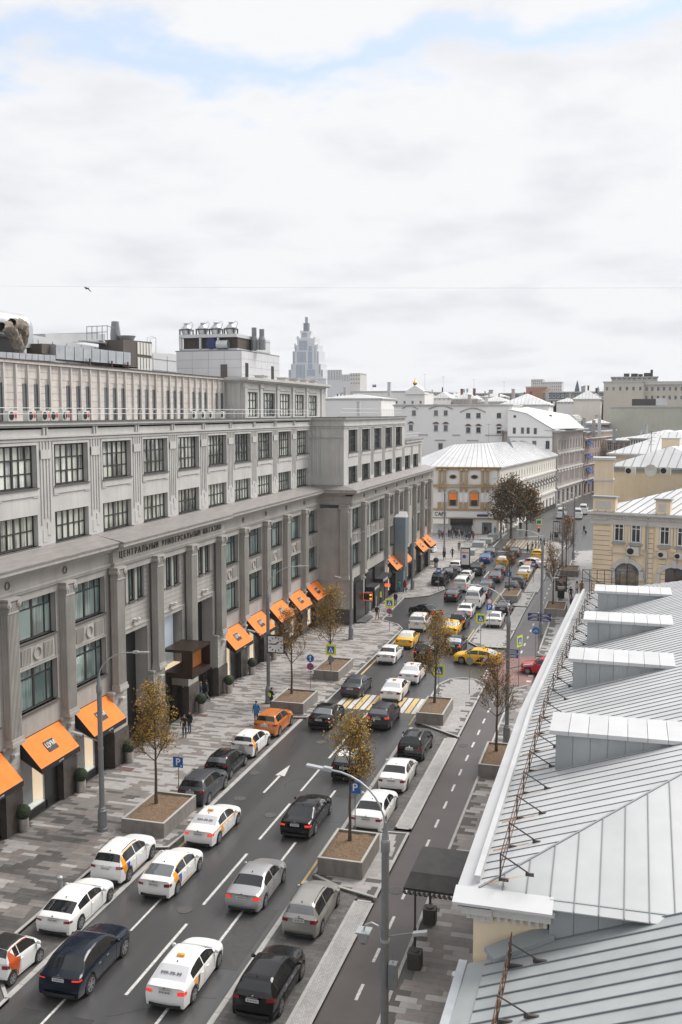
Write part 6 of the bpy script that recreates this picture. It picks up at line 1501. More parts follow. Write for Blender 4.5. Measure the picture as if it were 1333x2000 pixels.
for z in (5.2,9.0-.1): m.lathe([(.165,0),(.165,.1)],(0,0,z-.12),14)
put('collar',m.mesh('collar',M['galvpole']),fg,world=False)
# square pylon
pn_ = pxp(800,1151,-28.2); py_ = thing('pylon','tall square blue grey metal pylon standing against the far part of the store','pylon',(-28.4,129.3,.12))
m = MB(); m.box(-.75,.75,-.75,.75,3.4,10.0); m.box(-.45,.45,-.45,.45,0,3.4); m.box(.2,.4,-.78,-.75,3.4,10); put('casing',m.mesh('casing',mat('blue_grey_metal',(.20,.26,.30),.4,metal=.3,var=.1,scale=.5)),py_,world=False)
m = MB(); m.hexa([(-.8,-.8,10),(.8,-.8,10),(.8,.8,10),(-.8,.8,10),(-.8,-.8,10.1),(.8,-.8,10.1),(.6,.8,10.7),(-.6,.8,10.7)]); put('cap',m.mesh('cap',M['zinc']),py_,world=False)
# square clock on the second lamp
ck = thing('street_clock','square white faced street clock mounted on the lamp post','clock',(L2.location.x+.72,L2.location.y-.1,4.4))
m = MB(); m.box(-.75,.75,-.08,.12,0,1.5); put('case',m.mesh('case',M['black']),ck,world=False)
m = MB(); m.box(-.66,.66,-.10,-.08,.09,1.41); put('dial',m.mesh('dial',M['signwhite']),ck,world=False)
m = MB()
for k in range(12):
 a = k*math.pi/6; c = Vector((.55*math.sin(a),-.11,.75+.55*math.cos(a))); d = Vector((math.sin(a),0,math.cos(a))); n_ = Vector((math.cos(a),0,-math.sin(a)))
 m.obox(c-d*.09-n_*.035,d*.16,n_*.07,(0,-.008,0))
for a,l_,w_ in ((R(-88),.45,.045),(R(52),.36,.05)):
 d = Vector((math.sin(a),0,math.cos(a))); n_ = Vector((math.cos(a),0,-math.sin(a))); m.obox(Vector((0,-.115,.75))-n_*w_,d*l_,n_*w_*2,(0,-.01,0))
put('hands_and_marks',m.mesh('hands_and_marks',M['black']),ck,world=False)
m = MB(); m.box(-.75,-.95,-.03,.03,.2,.3); m.box(-.75,-.95,-.03,.03,1.2,1.3); put('bracket',m.mesh('bracket',M['lamp_grey']),ck,world=False)
# ---------------------------------------------------------------- signs (faces look down the street at the lens side)
def sign(u,v,lb,kind,h=2.4,rz=0,loc=None,z0=.12):
 b = loc or gz(u,v,z0); t = thing('traffic_sign',lb,'sign',tuple(b),rz,None)
 m = MB(); m.lathe([(.03,0),(.03,h+.75 if kind != 'no' else h+1.4)],n=8); put('post',m.mesh('post',M['lamp_grey']),t,world=False)
 def plate(z,w_,hh,mt,y=-.04,nm='plate'): q = MB(); q.box(-w_/2,w_/2,y-.012,y,z,z+hh); return put(nm,q.mesh(nm,M[mt]),t,world=False)
 def disc(z,r,mt,y=-.04,nm='disc',r0=0):
  q = MB(); q.cyl((0,y,z),(0,y-.012,z),r,n=24); return put(nm,q.mesh(nm,M[mt]),t,world=False)
 def figure(z,s,mt,y):
  q = MB(); Y_ = y; qq = lambda *p: q.q(*[(a*s,Y_,z+b*s) for a,b in p])
  qq((-.05,.30),(.05,.30),(.05,.40),(-.05,.40)); qq((-.06,.10),(.05,.10),(.07,.29),(-.04,.29)); qq((-.06,.10),(-.01,.10),(-.10,-.12),(-.16,-.12)); qq((0,.10),(.05,.10),(.14,-.12),(.08,-.12)); qq((-.04,.28),(-.04,.22),(-.15,.12),(-.17,.17)); qq((.05,.28),(.15,.16),(.12,.12),(.04,.22))
  return put('pedestrian_symbol',q.mesh('pedestrian_symbol',M[mt],fix=False),t,world=False)
 if kind in ('cross','cross2'):
  plate(h,.98,.98,'signyellow',nm='yellow_board'); plate(h+.17,.64,.64,'signblue',y=-.053,nm='blue_board')
  q = MB(); q.q((-.24,-.068,h+.25),(.24,-.068,h+.25),(0,-.068,h+.74)); put('white_triangle',q.mesh('white_triangle',M['signwhite'],fix=False),t,world=False); figure(h+.33,.62,'black',-.071)
  if kind == 'cross2': disc(h-.35,.30,'lamp_grey')
 if kind == 'no':
  disc(h+1.0,.34,'signblue'); q = MB(); q.box(-.04,.04,-.066,-.058,h+.78,h+1.1); q.q((-.12,-.066,h+1.08),(.12,-.066,h+1.08),(0,-.066,h+1.28)); put('arrow',q.mesh('arrow',M['signwhite']),t,world=False)
 if kind in ('no','nostop','crossno'):
  zz_ = h+.27 if kind == 'no' else h-.40
  disc(zz_,.32,'signred',nm='red_ring'); disc(zz_,.25,'signblue',y=-.053,nm='blue_disc')
  q = MB()
  for a in (R(45),R(-45)): d = Vector((math.cos(a),0,math.sin(a))); n_ = Vector((-d.z,0,d.x)); q.obox(Vector((0,-.068,zz_))-d*.25-n_*.03,d*.5,n_*.06,(0,-.006,0))
  put('red_cross',q.mesh('red_cross',M['signred']),t,world=False); plate(zz_-.62,.62,.26,'signwhite',nm='lower_plate')
  q = MB(); q.q((-.2,-.056,zz_-.52),(.1,-.056,zz_-.52),(.1,-.056,zz_-.47),(-.2,-.056,zz_-.47)); q.q((0,-.056,zz_-.47),(.18,-.056,zz_-.47),(.12,-.056,zz_-.41),(0,-.056,zz_-.41)); put('symbol',q.mesh('symbol',M['black'],fix=False),t,world=False)
 if kind == 'crossno':
  plate(h,.98,.98,'signyellow',nm='yellow_board'); plate(h+.17,.64,.64,'signblue',y=-.053,nm='blue_board')
  q = MB(); q.q((-.24,-.068,h+.25),(.24,-.068,h+.25),(0,-.068,h+.74)); put('white_triangle',q.mesh('white_triangle',M['signwhite'],fix=False),t,world=False); figure(h+.33,.62,'black',-.071)
 if kind in ('P','Pn','Ph'):
  plate(h,.66,.66,'signblue'); o = put('letter',text_mesh('P',.62,.003,M['signwhite'],bold=.01),t,loc=(0,-.056,h+.33),rot=(R(90),0,0))
  if kind == 'Pn': disc(h+1.0,.30,'signred',nm='red_ring'); disc(h+1.0,.235,'signwhite',y=-.053,nm='white_disc'); plate(h-.3,.5,.24,'signwhite',nm='lower_plate')
  if kind == 'Ph': q = MB(); q.cyl((.2,-.054,h+.12),(.2,-.06,h+.12),.05,n=10); put('symbol',q.mesh('symbol',M['signwhite']),t,world=False)
 if kind == 'bus':
  plate(h,.6,.8,'signblue'); q = MB(); q.box(-.2,.2,-.06,-.052,h+.28,h+.55); q.box(-.16,-.02,-.066,-.06,h+.36,h+.5); put('symbol',q.mesh('symbol',M['signwhite']),t,world=False)
 if kind == 'bike':
  disc(h+.3,.36,'signblue'); q = MB()
  for x in (-.13,.13):
   for k in range(10): a0,a1 = k*math.pi/5,(k+1)*math.pi/5; q.q(*[(x+r*math.cos(a),-.056,h+.24+r*math.sin(a)) for r,a in ((.06,a0),(.085,a0),(.085,a1),(.06,a1))])
  q.q((-.13,-.057,h+.24),(-.11,-.057,h+.24),(0,-.057,h+.40),(-.03,-.057,h+.40)); q.q((.13,-.057,h+.24),(.11,-.057,h+.24),(.03,-.057,h+.42),(.06,-.057,h+.42)); q.q((-.04,-.057,h+.38),(.06,-.057,h+.38),(.06,-.057,h+.41),(-.04,-.057,h+.41)); put('bicycle_symbol',q.mesh('bicycle_symbol',M['signwhite'],fix=False),t,world=False)
 if kind == 'round': disc(h,.32,'lamp_grey')
 return t
sign(350,1566,'blue square P parking sign beside the slate grey crossover','Ph',h=2.2)
sign(607,1345,'round blue arrow sign above a no stopping disc by the second left planter','no',h=1.7)
sign(647,1336,'yellow bordered pedestrian crossing sign in front of the third left planter','cross2',h=2.6)
sign(761,1232,'yellow bordered crossing sign above a no stopping disc on the left pavement','crossno',h=2.6)
sign(857,1374,'yellow bordered crossing sign in front of the yellow leaved tree','cross',h=2.3)
sign(939,1264,'yellow bordered crossing sign on the island beyond the side street','cross',h=2.5)
sign(956,1230,'blue P sign under a round red ringed sign on the far island','Pn',h=2.2)
sign(917,1356,'plain grey round sign seen from behind at the side street corner','round',h=2.9)
sign(694,1636,'blue P sign behind the leaves of the foreground island tree','P',h=2.6)
sign(857,1155,'blue bus parking sign on the round kerb beside the black people carrier','bus',h=2.4)
sign(994,1158,'small blue P sign just left of the middle tree trunk','P',h=2.2)
sign(1042,1138,'small blue and white sign by the parked yellow taxis','bus',h=2.2)
sign(1046,1287,'round blue bicycle sign beside the cycle track','bike',h=2.5)
sign(1110,1100,'tall blue and white arrow sign by the distant tree','bus',h=5.0)
sign(1013,1342,'yellow bordered sign seen edge on above two navy direction boards','cross',h=3.6,rz=R(68))
def fingers(u,v,lb,h,rows,sides,attach=None):
 b = attach or gz(u,v,.12); t = thing('direction_sign',lb,'direction sign',tuple(b)); m = MB()
 if not attach: m.lathe([(.05,0),(.04,h+.9),(.07,h+.92),(.07,h+1.0)],n=8); put('post',m.mesh('post',M['lamp_grey']),t,world=False)
 for r in range(rows):
  for s_ in sides:
   q = MB(); q.box(s_*.06,s_*1.15,-.03,.03,h+r*.42,h+r*.42+.34); put('finger_board',q.mesh('finger_board',M['navy']),t,world=False)
   q = MB()
   for k in range(2): q.box(s_*.2,s_*(.95-.2*k),-.036,-.03,h+r*.42+.09+.11*k,h+r*.42+.13+.11*k)
   put('lettering_lines',q.mesh('lettering_lines',M['signwhite']),t,world=False)
 return t
fingers(1053,1272,'post with four navy direction boards beside the cycle track',3.1,2,(1,-1))
fingers(1013,1342,'two navy direction boards on the left of the post at the side street',2.55,2,(-1,),attach=gz(1013,1342,.12)+Vector((-.02,.05,0)))
def tlight(u,v,lb,h=3.2,yel=True):
 t = thing('traffic_light',lb,'traffic light',tuple(gz(u,v,.12))); m = MB(); m.lathe([(.06,0),(.05,h+1.0)],n=8); put('post',m.mesh('post',M['lamp_grey']),t,world=False)
 m = MB(); m.box(-.18,.18,-.25,0,h,h+.95); put('housing',m.mesh('housing',M['black']),t,world=False)
 for k,mt in ((2,'neon'),(1,'black'),(0,'black')): q = MB(); q.cyl((0,-.25,h+.17+.3*k),(0,-.27,h+.17+.3*k),.15,n=14); put('lens',q.mesh('lens',M[mt]),t,world=False)
 if yel: q = MB(); q.box(-.5,.5,-.05,-.03,h+1.25,h+2.15); put('yellow_board',q.mesh('yellow_board',M['signyellow']),t,world=False); q = MB(); q.box(-.36,.36,-.06,-.05,h+1.4,h+2.0); q.build; put('blue_board',q.mesh('blue_board',M['signblue']),t,world=False)
 return t
tlight(991,1042,'red traffic light under a yellow board by the dark tree'); tlight(1052,1074,'red traffic light under a yellow board at the far crossing'); tlight(1119,1052,'small red traffic light beside the far lamp',yel=False); tlight(1101,1060,'red traffic light half hidden behind the farther lamp',yel=False)
# ---------------------------------------------------------------- trees and planters
def planter(cs,lb,h=.85):
 (x0,y0),(x1,y1) = cs; t = thing('planter',lb,'planter',((x0+x1)/2,(y0+y1)/2,.11),0,'stone tree planters')
 a,b = (x1-x0)/2,(y1-y0)/2; th = .13
 segs = [(-a,a,-b,-b+th),(-a,a,b-th,b),(-a,-a+th,-b+th+.004,b-th-.004),(a-th,a,-b+th+.004,b-th-.004)]
 for s_ in segs:
  ln = (s_[1]-s_[0],s_[3]-s_[2]); n = 2
  for k in range(n):
   m = MB()
   if ln[0] > ln[1]: m.box(s_[0]+ln[0]*k/n+.004,s_[0]+ln[0]*(k+1)/n-.004,s_[2],s_[3],0,h)
   else: m.box(s_[0],s_[1],s_[2]+ln[1]*k/n+.004,s_[2]+ln[1]*(k+1)/n-.004,0,h)
   put('side_slab',m.mesh('side_slab',M['concrete']),t,world=False)
 m = MB()
 for s_ in segs: m.box(s_[0]-.01*(s_[0] < 0),s_[1],s_[2],s_[3],h+.002,h+.035)
 put('rim',m.mesh('rim',M['concrete_top']),t,world=False)
 m = MB(); n = 14
 for i in range(n):
  for j in range(n):
   def P_(i,j): x = -a+th+(2*a-2*th)*i/n; y = -b+th+(2*b-2*th)*j/n; return (x,y,h-.09+.05*mn.noise((x*3,y*3,a))+.04*mn.noise((x*9,y*9,2)))
   m.q(P_(i,j),P_(i+1,j),P_(i+1,j+1),P_(i,j+1))
 put('mulch',m.mesh('mulch',M['soil'],smooth=True),t,world=False); return t
def tree(loc,lb,hgt,cr,leaves,seed,mats,cat='tree',trunk_h=2.1,r0=.10,lsz=.09,up=.75,grp=None,kind='street_tree',lean=(0,0),limbs=11):
 rr = random.Random(seed); t = thing(kind,lb,cat,loc,rr.random()*6,grp); m = MB(); tips = []
 top = hgt-.35*cr
 def limb(a,d,L_,r,depth):
  n = 4; p = Vector(a); dd = Vector(d).normalized(); pts = [p.copy()]
  for k in range(n):
   dd = (dd+Vector((rr.uniform(-.16,.16),rr.uniform(-.16,.16),rr.uniform(-.02,.16)))).normalized(); q = p+dd*(L_/n); m.cyl(p,q,r*(1-k/n*.7),r*(1-(k+1)/n*.7),5 if depth else 7,caps=False); p = q; pts.append(p.copy())
   if depth < 3 and k >= (1 if depth else 1):
    for _ in range(2 if depth < 1 else 3):
     ax = dd.orthogonal(); ax.rotate(Matrix.Rotation(rr.random()*6.28,3,dd)); nd = (dd*1.0+ax*rr.uniform(.45,.95)+Vector((0,0,.25))).normalized()
     limb(p,nd,L_*rr.uniform(.38,.55),r*.5,depth+1)
  if depth >= 1: tips.extend(pts[1:])
 # trunk
 p = Vector((0,0,0)); k = 0; nseg = 9; prev = r0*1.25
 for k in range(nseg):
  q = Vector((lean[0]*(k+1)/nseg+rr.uniform(-.02,.02),lean[1]*(k+1)/nseg+rr.uniform(-.02,.02),top*(k+1)/nseg)); r1 = r0*(1-.8*(k+1)/nseg); m.cyl(p,q,prev,r1,8,caps=False); prev = r1
  if q.z > trunk_h*.95:
   f = (q.z-trunk_h)/(top-trunk_h); nn_ = max(3,int(limbs/4*1.4))
   for j in range(nn_):
    a_ = rr.random()*6.28+j*2.1; ln = cr*(1.05-.55*abs(f-.25))*rr.uniform(.75,1.1); limb(q,(math.cos(a_),math.sin(a_),up+rr.uniform(-.2,.5)+f*.8),ln,max(.012,r1*.5),1)
  p = q
 tips.append(p)
 put('trunk',m.mesh('trunk',M['bark'],smooth=True,fix=False),t,world=False)
 c = MB(); n = 0
 if lsz < .2: leaves = int(leaves*1.8); lsz *= .85
 while n < leaves:
  b = rr.choice(tips); s_ = .29; g_ = Vector((rr.gauss(0,s_),rr.gauss(0,s_),rr.gauss(0,s_*.8)))*(cr/1.7); q = b+g_
  k = rr.choice((1,1,2,3))
  for _ in range(k):
   o = q+Vector((rr.uniform(-.1,.1),rr.uniform(-.1,.1),rr.uniform(-.1,.1))); u_ = Vector((rr.gauss(0,1),rr.gauss(0,1),rr.gauss(0,.6))).normalized(); v_ = u_.orthogonal(); v_.rotate(Matrix.Rotation(rr.random()*6.28,3,u_)); z_ = lsz*rr.uniform(.6,1.25)
   mi = rr.choices(range(len(mats)),weights=[3,2,2][:len(mats)])[0]
   c.q(o-u_*z_*.62,o+v_*z_*.42,o+u_*z_*.62,o-v_*z_*.42,m=mi); n += 1
 put('crown',c.mesh('crown',[M[x] for x in mats],fix=False),t,world=False); return t
A3 = ('leaf_a','leaf_b','leaf_c'); B3 = ('leaf_b','leaf_a','leaf_b')
G = 'small autumn trees in stone planters'
def RC(a,b,c,d): return ((a,b),(c,d))
planter(RC(-27.0,49.2,-24.35,53.6),'large stone planter with the yellow leaved tree, nearest on the left pavement')
tree((-26.2,52.0,.85),'yellow leaved young tree in the nearest left planter',6.4,1.45,2900,11,A3,grp=G)
planter(RC(-26.7,73.4,-24.0,77.4),'stone planter on the left pavement behind the two standing men')
tree((-25.9,77.0-.8,.85),'brown leaved thin tree beside the square clock',6.4,1.7,1500,12,B3,grp=G)
planter(RC(-26.4,83.6,-24.0,88.6),'stone planter on the left pavement behind the yellow crossing sign')
tree((-25.6,87.0-.6,.85),'olive yellow bushy tree in the third planter on the left',6.5,1.75,3000,13,A3,grp=G,trunk_h=1.9)
planter(RC(-14.75,47.4,-12.35,51.2),'stone planter on the foreground island below the lamp arm',h=.9)
tree((-13.75,50.1,.9),'golden leaved tree on the foreground island under the lamp arm',6.1,1.6,2600,14,A3,grp=G,trunk_h=2.6)
planter(RC(-14.9,73.6,-12.8,78.3),'stone planter on the island at the crossing')
tree((-14.1,77.0,.85),'golden olive tree on the island at the crossing',6.6,1.75,2600,15,A3,grp=G,lean=(.3,0))
planter(RC(-14.65,125.2,-12.45,130.4),'stone planter on the middle island among the parked cars')
tree((-14.0,129.5,.85),'almost bare little tree on the middle island',6.2,1.5,350,16,B3,grp=G)
planter(RC(-8.7,63.6,-6.3,68.3),'stone planter at the roof edge on the right pavement')
tree((-7.9,66.8,.85),'brown leaved twiggy tree between the cycle track and the metal roof',6.1,1.75,1100,17,B3,grp=G,limbs=14)
planter(RC(-8.6,118.0,-6.2,123),'stone planter beside the advertising stand on the right pavement')
tree((-7.85,121.8,.85),'thin beige leaved tree beside the advertising stand',6.4,1.9,1300,18,B3,grp=G,limbs=14)
planter(RC(-8.6,148,-6.0,153),'farthest stone planter on the right pavement')
tree((-7.95,151.5,.85),'farthest thin brown tree in front of the far lamp',6.6,1.9,1300,19,B3,grp=G,limbs=14)
tree((-20.4,190.5,.1),'big dark leaved tree in front of the cream facade on the plaza',9.6,3.5,6500,21,('leaf_e','leaf_d','leaf_d'),trunk_h=2.6,r0=.24,lsz=.26,up=.35,limbs=16)
tree((-17.8,194.0,.1),'second dark tree blending with the big one on the plaza',8.2,2.9,3600,22,('leaf_e','leaf_d','leaf_b'),trunk_h=2.0,r0=.18,lsz=.26,up=.35,limbs=14)
# fallen leaves and cracks
m = MB(); rr = random.Random(4)
for cx_,cy_,n in ((-26,52,90),(-25.6,76,120),(-14,50,60),(-14,77,60),(-9.2,64,130),(-25.6,86,80)):
 for _ in range(n):
  x,y = rr.gauss(cx_,1.6),rr.gauss(cy_,2.2); z_ = .05; a = rr.random()*3; zz_ = .135 if (x < -23.3 or x > -8.7) else .13 if -15 < x < -11.2 else .014
  m.q((x-z_*math.cos(a),y-z_*math.sin(a),zz_),(x+z_*.6*math.sin(a),y-z_*.6*math.cos(a),zz_),(x+z_*math.cos(a),y+z_*math.sin(a),zz_+.02),(x-z_*.6*math.sin(a),y+z_*.6*math.cos(a),zz_))
tag(m.build('fallen_leaves',M['leaf_b']),'scattered brown leaves fallen around the planters','fallen leaves',kind='stuff')
# ad stands, column, benches, bollard
def adstand(u,v,lb,w_=1.3,h=2.2,col='poster'):
 t = thing('advertising_stand',lb,'advertising stand',tuple(gz(u,v,.12)),0,None)
 m = MB(); m.box(-w_/2,w_/2,-.15,.15,.9,.9+h); put('frame',m.mesh('frame',M['black']),t,world=False); m = MB(); m.box(-w_*.3,w_*.3,-.12,.12,0,.9); put('foot',m.mesh('foot',M['black']),t,world=False)
 return t
M['poster_w'] = mat('pale_poster',(.6,.6,.6),.4,var=.4,scale=1.2,col2=(.35,.38,.42)); M['poster_d'] = mat('dark_poster',(.05,.05,.055),.4,var=.5,scale=1.5,col2=(.3,.24,.22))
t = adstand(1096,1168,'black advertising stand with a dark portrait poster on the right pavement',1.45,2.0)
q = MB(); q.box(-.6,.6,-.165,-.15,1.0,2.8); put('poster',q.mesh('poster',M['poster_d']),t,world=False); q = MB()
q.box(-.45,.45,-.172,-.165,1.45,1.57); q.box(-.35,.35,-.172,-.165,1.28,1.35); put('caption_lines',q.mesh('caption_lines',M['signwhite']),t,world=False)
q = MB(); q.lathe([(.01,0),(.22,.1),(.26,.35),(.18,.6),(.01,.68)],(0,0,0),12); q.v = [(x,-.17-.012*(y < 0),1.95+z) for x,y,z in q.v]; put('portrait',q.mesh('portrait',mat('portrait_tone',(.35,.24,.2),.6),fix=False),t,world=False)
t = adstand(1087,1050,'lit black advertising box beside the far crossing',1.3,2.3)
for k in range(3): q = MB(); q.box(-.55+k*.38,-.22+k*.38,-.165,-.15,1.05,3.0); put('poster',q.mesh('poster',M['poster_w']),t,world=False)
t = adstand(909,1122,'advertising column with a pale orange banded poster beside the parked cars',1.4,3.1)
q = MB(); q.box(-.58,.58,-.165,-.15,1.5,3.85); put('poster',q.mesh('poster',M['signwhite']),t,world=False); q = MB(); q.box(-.5,.5,-.172,-.165,3.2,3.38); put('poster_band',q.mesh('poster_band',M['orange']),t,world=False); q = MB(); q.cyl((-.15,-.166,2.7),(-.15,-.172,2.7),.28,n=20); put('poster_disc',q.mesh('poster_disc',M['signblue']),t,world=False)
# parked bicycle at the column foot
def bicycle(loc,rz,lb):
 t = thing('bicycle',lb,'bicycle',loc,rz,'bicycles at the advertising column');
 for y in (-.52,.52):
  m = MB(); n = 18
  pts = [(0,y+.33*math.cos(2*math.pi*k/n),.34+.33*math.sin(2*math.pi*k/n)) for k in range(n+1)]; m.tube(pts,.018,5)
  for k in range(0,n,3): m.tube([(0,y,.34),pts[k]],.005,3)
  put('wheel',m.mesh('wheel',M['tyre']),t,world=False)
 m = MB(); m.tube([(0,-.52,.34),(0,-.15,.85),(0,.42,.82),(0,.05,.34),(0,-.52,.34)],.018,6); m.tube([(0,-.15,.85),(0,.05,.34)],.018,6); m.tube([(0,.52,.34),(0,.42,.98)],.018,6); m.tube([(-.26,.40,1.0),(.26,.40,1.0)],.014,6); put('frame',m.mesh('frame',M['signblue']),t,world=False)
 m = MB(); m.hexa([(-.07,-.28,.92),(.07,-.28,.92),(.03,-.02,.92),(-.03,-.02,.92),(-.08,-.28,.97),(.08,-.28,.97),(.03,-.02,.96),(-.03,-.02,.96)]); put('saddle',m.mesh('saddle',M['black']),t,world=False)
p = gz(912,1128,.12); bicycle((p.x,p.y,.12),R(15),'bicycle leaning at the foot of the advertising column, left one'); bicycle((p.x+.6,p.y+.3,.12),R(-12),'bicycle leaning at the foot of the advertising column, right one')
for i,(u,v) in enumerate(((918,1082),(936,1067),(951,1060),(965,1052))):
 p = gz(u,v,.12); t = thing('bench','grey stone bench with pale panel, %s in the row along the plaza kerb' % ('nearest','second','third','farthest')[i],'bench',tuple(p),0,'stone benches along the plaza kerb')
 m = MB(); m.box(-1.0,1.0,-1.5,1.5,0,.75); m.box(-1.05,1.05,-1.55,1.55,.75,.85); put('block',m.mesh('block',M['zinc_grey']),t,world=False); m = MB(); m.box(1.0,1.03,-1.2,1.2,.15,.6); put('side_panel',m.mesh('side_panel',mat('cream_panel',(.5,.48,.36),.6) if i == 0 else bpy.data.materials['cream_panel']),t,world=False)
# bollard and traffic cone
p = gz(118,1740,.12); m = MB(); m.lathe([(.12,0),(.12,.62),(.16,.64),(.15,.74),(.05,.80)],tuple(p),14); tag(m.build('bollard',M['galvpole'],None,ang=40),'short pale round topped bollard behind the white fastback','bollard')
p = gz(833,1198); m = MB(); m.box(p.x-.2,p.x+.2,p.y-.2,p.y+.2,0,.04); m.lathe([(.15,.04),(.03,.75)],(p.x,p.y,0),12); tag(m.build('traffic_cone',M['neon']),'orange traffic cone behind the turning black saloon','traffic cone')
for u,v,lb in ((723,1196,'slim white bollard post by the dark porch, left one'),(735,1185,'slim white bollard post by the dark porch, right one')):
 p = gz(u,v,.12); m = MB(); m.lathe([(.2,0),(.2,.05),(.05,.06),(.05,1.3)],tuple(p),10); tag(m.build('barrier_post',M['signwhite']),lb,'post')
# thin cable across the sky with a small clamp
m = MB(); Yc = 60; a = py(-60,558,Yc); b = py(1400,562,Yc); pts = []
for k in range(25): f = k/24; q = a.lerp(b,f); q.z -= .35*4*f*(1-f)*.2; pts.append(tuple(q))
m.tube(pts,.006,4); cb = tag(m.build('overhead_cable',M['galvpole']),'thin cable stretched across the sky above the street','cable')
q = py(170,562,Yc); m = MB(); m.tube([(q.x-.18,q.y,q.z+.05),(q.x,q.y,q.z),(q.x+.3,q.y,q.z-.25)],.03,5); m.tube([(q.x-.1,q.y,q.z-.05),(q.x+.15,q.y,q.z-.05)],.05,5); m.build('cable_clamp',M['iron'],cb)
# ---------------------------------------------------------------- people
M['skin'] = mat('skin',(.45,.27,.19),.6); M['hair'] = mat('dark_hair',(.025,.018,.014),.8); M['hairb'] = mat('fair_hair',(.28,.19,.10),.8)
CL = {k: mat('cloth_'+k,v,.85,bump=.3,bscale=30) for k,v in dict(black=(.015,.015,.017),navy=(.02,.03,.07),jeans=(.06,.10,.17),grey=(.16,.16,.17),red=(.28,.02,.04),green=(.05,.22,.18),blue=(.03,.20,.50),hivis=(.62,.75,.06),brown=(.20,.10,.05),rust=(.30,.13,.03),white=(.6,.6,.58),pink=(.55,.33,.32),purple=(.07,.04,.12),beige=(.40,.33,.26),teal=(.02,.16,.2)).items()}
def body_mesh(stride,armb,female=False,tilt=0.0,phone=False):
 """one continuous skinned figure, 1.76 m, facing +y"""
 J = {}; E = []; Rr = {}
 def j(n,x,y,z,r): J[n] = (x,y,z); Rr[n] = r
 sh = .175 if female else .20
 j('pel',0,0,.95,.145); j('waist',0,0,1.12,.125 if not female else .11); j('chest',0,.01,1.33,.155); j('neck0',0,0,1.47,.075); j('neck',0,.01,1.53,.055); j('head',0,.03,1.62,.082); j('crown',0,.02,1.71,.074)
 E += [('pel','waist'),('waist','chest'),('chest','neck0'),('neck0','neck'),('neck','head'),('head','crown')]
 for s,n in ((1,'r'),(-1,'l')):
  st = stride*s; kb = max(0,-st)
  j('hip'+n,s*.095,0,.90,.105); j('kn'+n,s*.10,st*.45+.03+kb*.25,.50,.066); j('an'+n,s*.10,st*.9-kb*.25,.10+kb*.18,.042); j('to'+n,s*.11,st*.9-kb*.25+.17,.045+kb*.10,.038)
  E += [('pel','hip'+n),('hip'+n,'kn'+n),('kn'+n,'an'+n),('an'+n,'to'+n)]
  a = -st*.7
  j('sh'+n,s*sh,0,1.42,.068)
  if phone and s > 0: j('el'+n,s*.25,.06,1.14,.045); j('wr'+n,s*.10,.28,1.25,.030)
  else: j('el'+n,s*(sh+.06+armb*.04),a*.35-.02,1.13,.046); j('wr'+n,s*(sh+.05),a*.8+.06+armb*.08,.88,.030)
  E += [('chest','sh'+n),('sh'+n,'el'+n),('el'+n,'wr'+n)]
  w_ = Vector(J['wr'+n]); d = (w_-Vector(J['el'+n])).normalized(); sd = Vector((0,1,0)) if not (phone and s > 0) else Vector((0,0,1))
  p = w_+d*.07; j('pa'+n,*p,.032); E.append(('wr'+n,'pa'+n))
  for k,(o_,l_) in enumerate(((-.030,.065),(-.010,.078),(.010,.074),(.030,.055))):
   q = p+d*.02+sd*o_; e = q+d*l_+Vector((-s*.02,0,0)); j('fa%d%s' % (k,n),*q,.010); j('fb%d%s' % (k,n),*e,.008); E += [('pa'+n,'fa%d%s' % (k,n)),('fa%d%s' % (k,n),'fb%d%s' % (k,n))]
  q = w_+d*.03+sd*.035; e = q+d*.045+sd*.02; j('ta'+n,*q,.011); j('tb'+n,*e,.009); E += [('wr'+n,'ta'+n),('ta'+n,'tb'+n)]
 names = list(J); me = bpy.data.meshes.new('b'); me.from_pydata([J[n] for n in names],[(names.index(a),names.index(b)) for a,b in E],[])
 o = bpy.data.objects.new('b',me); COL.objects.link(o); o.modifiers.new('s','SKIN'); sv = me.skin_vertices[0].data
 for i,n in enumerate(names): sv[i].radius = (Rr[n],Rr[n]*(.72 if n in ('chest','waist','pel') else 1)); sv[i].use_root = (n == 'pel')
 su = o.modifiers.new('u','SUBSURF'); su.levels = 1; su.render_levels = 1
 dg = bpy.context.evaluated_depsgraph_get(); dg.update(); out = bpy.data.meshes.new_from_object(o.evaluated_get(dg)); bpy.data.objects.remove(o)
 for m_ in (M['skin'],CL['black'],CL['jeans'],CL['black']): out.materials.append(m_)
 wr = [Vector(J['wr'+n]) for n in 'rl']; J_ = J
 for p in out.polygons:
  c = p.center; near = min((c-w_).length for w_ in wr) < .16 and any((c-w_).dot((w_-Vector(J['el'+n])).normalized()) > .0 for w_,n in zip(wr,'rl') if (c-w_).length < .16)
  p.material_index = 0 if (c.z > 1.485 or near) else (1 if c.z > (.93 if not female else .72) or abs(c.x) > .19 else (3 if c.z < .13 else 2)); p.use_smooth = True
 return out
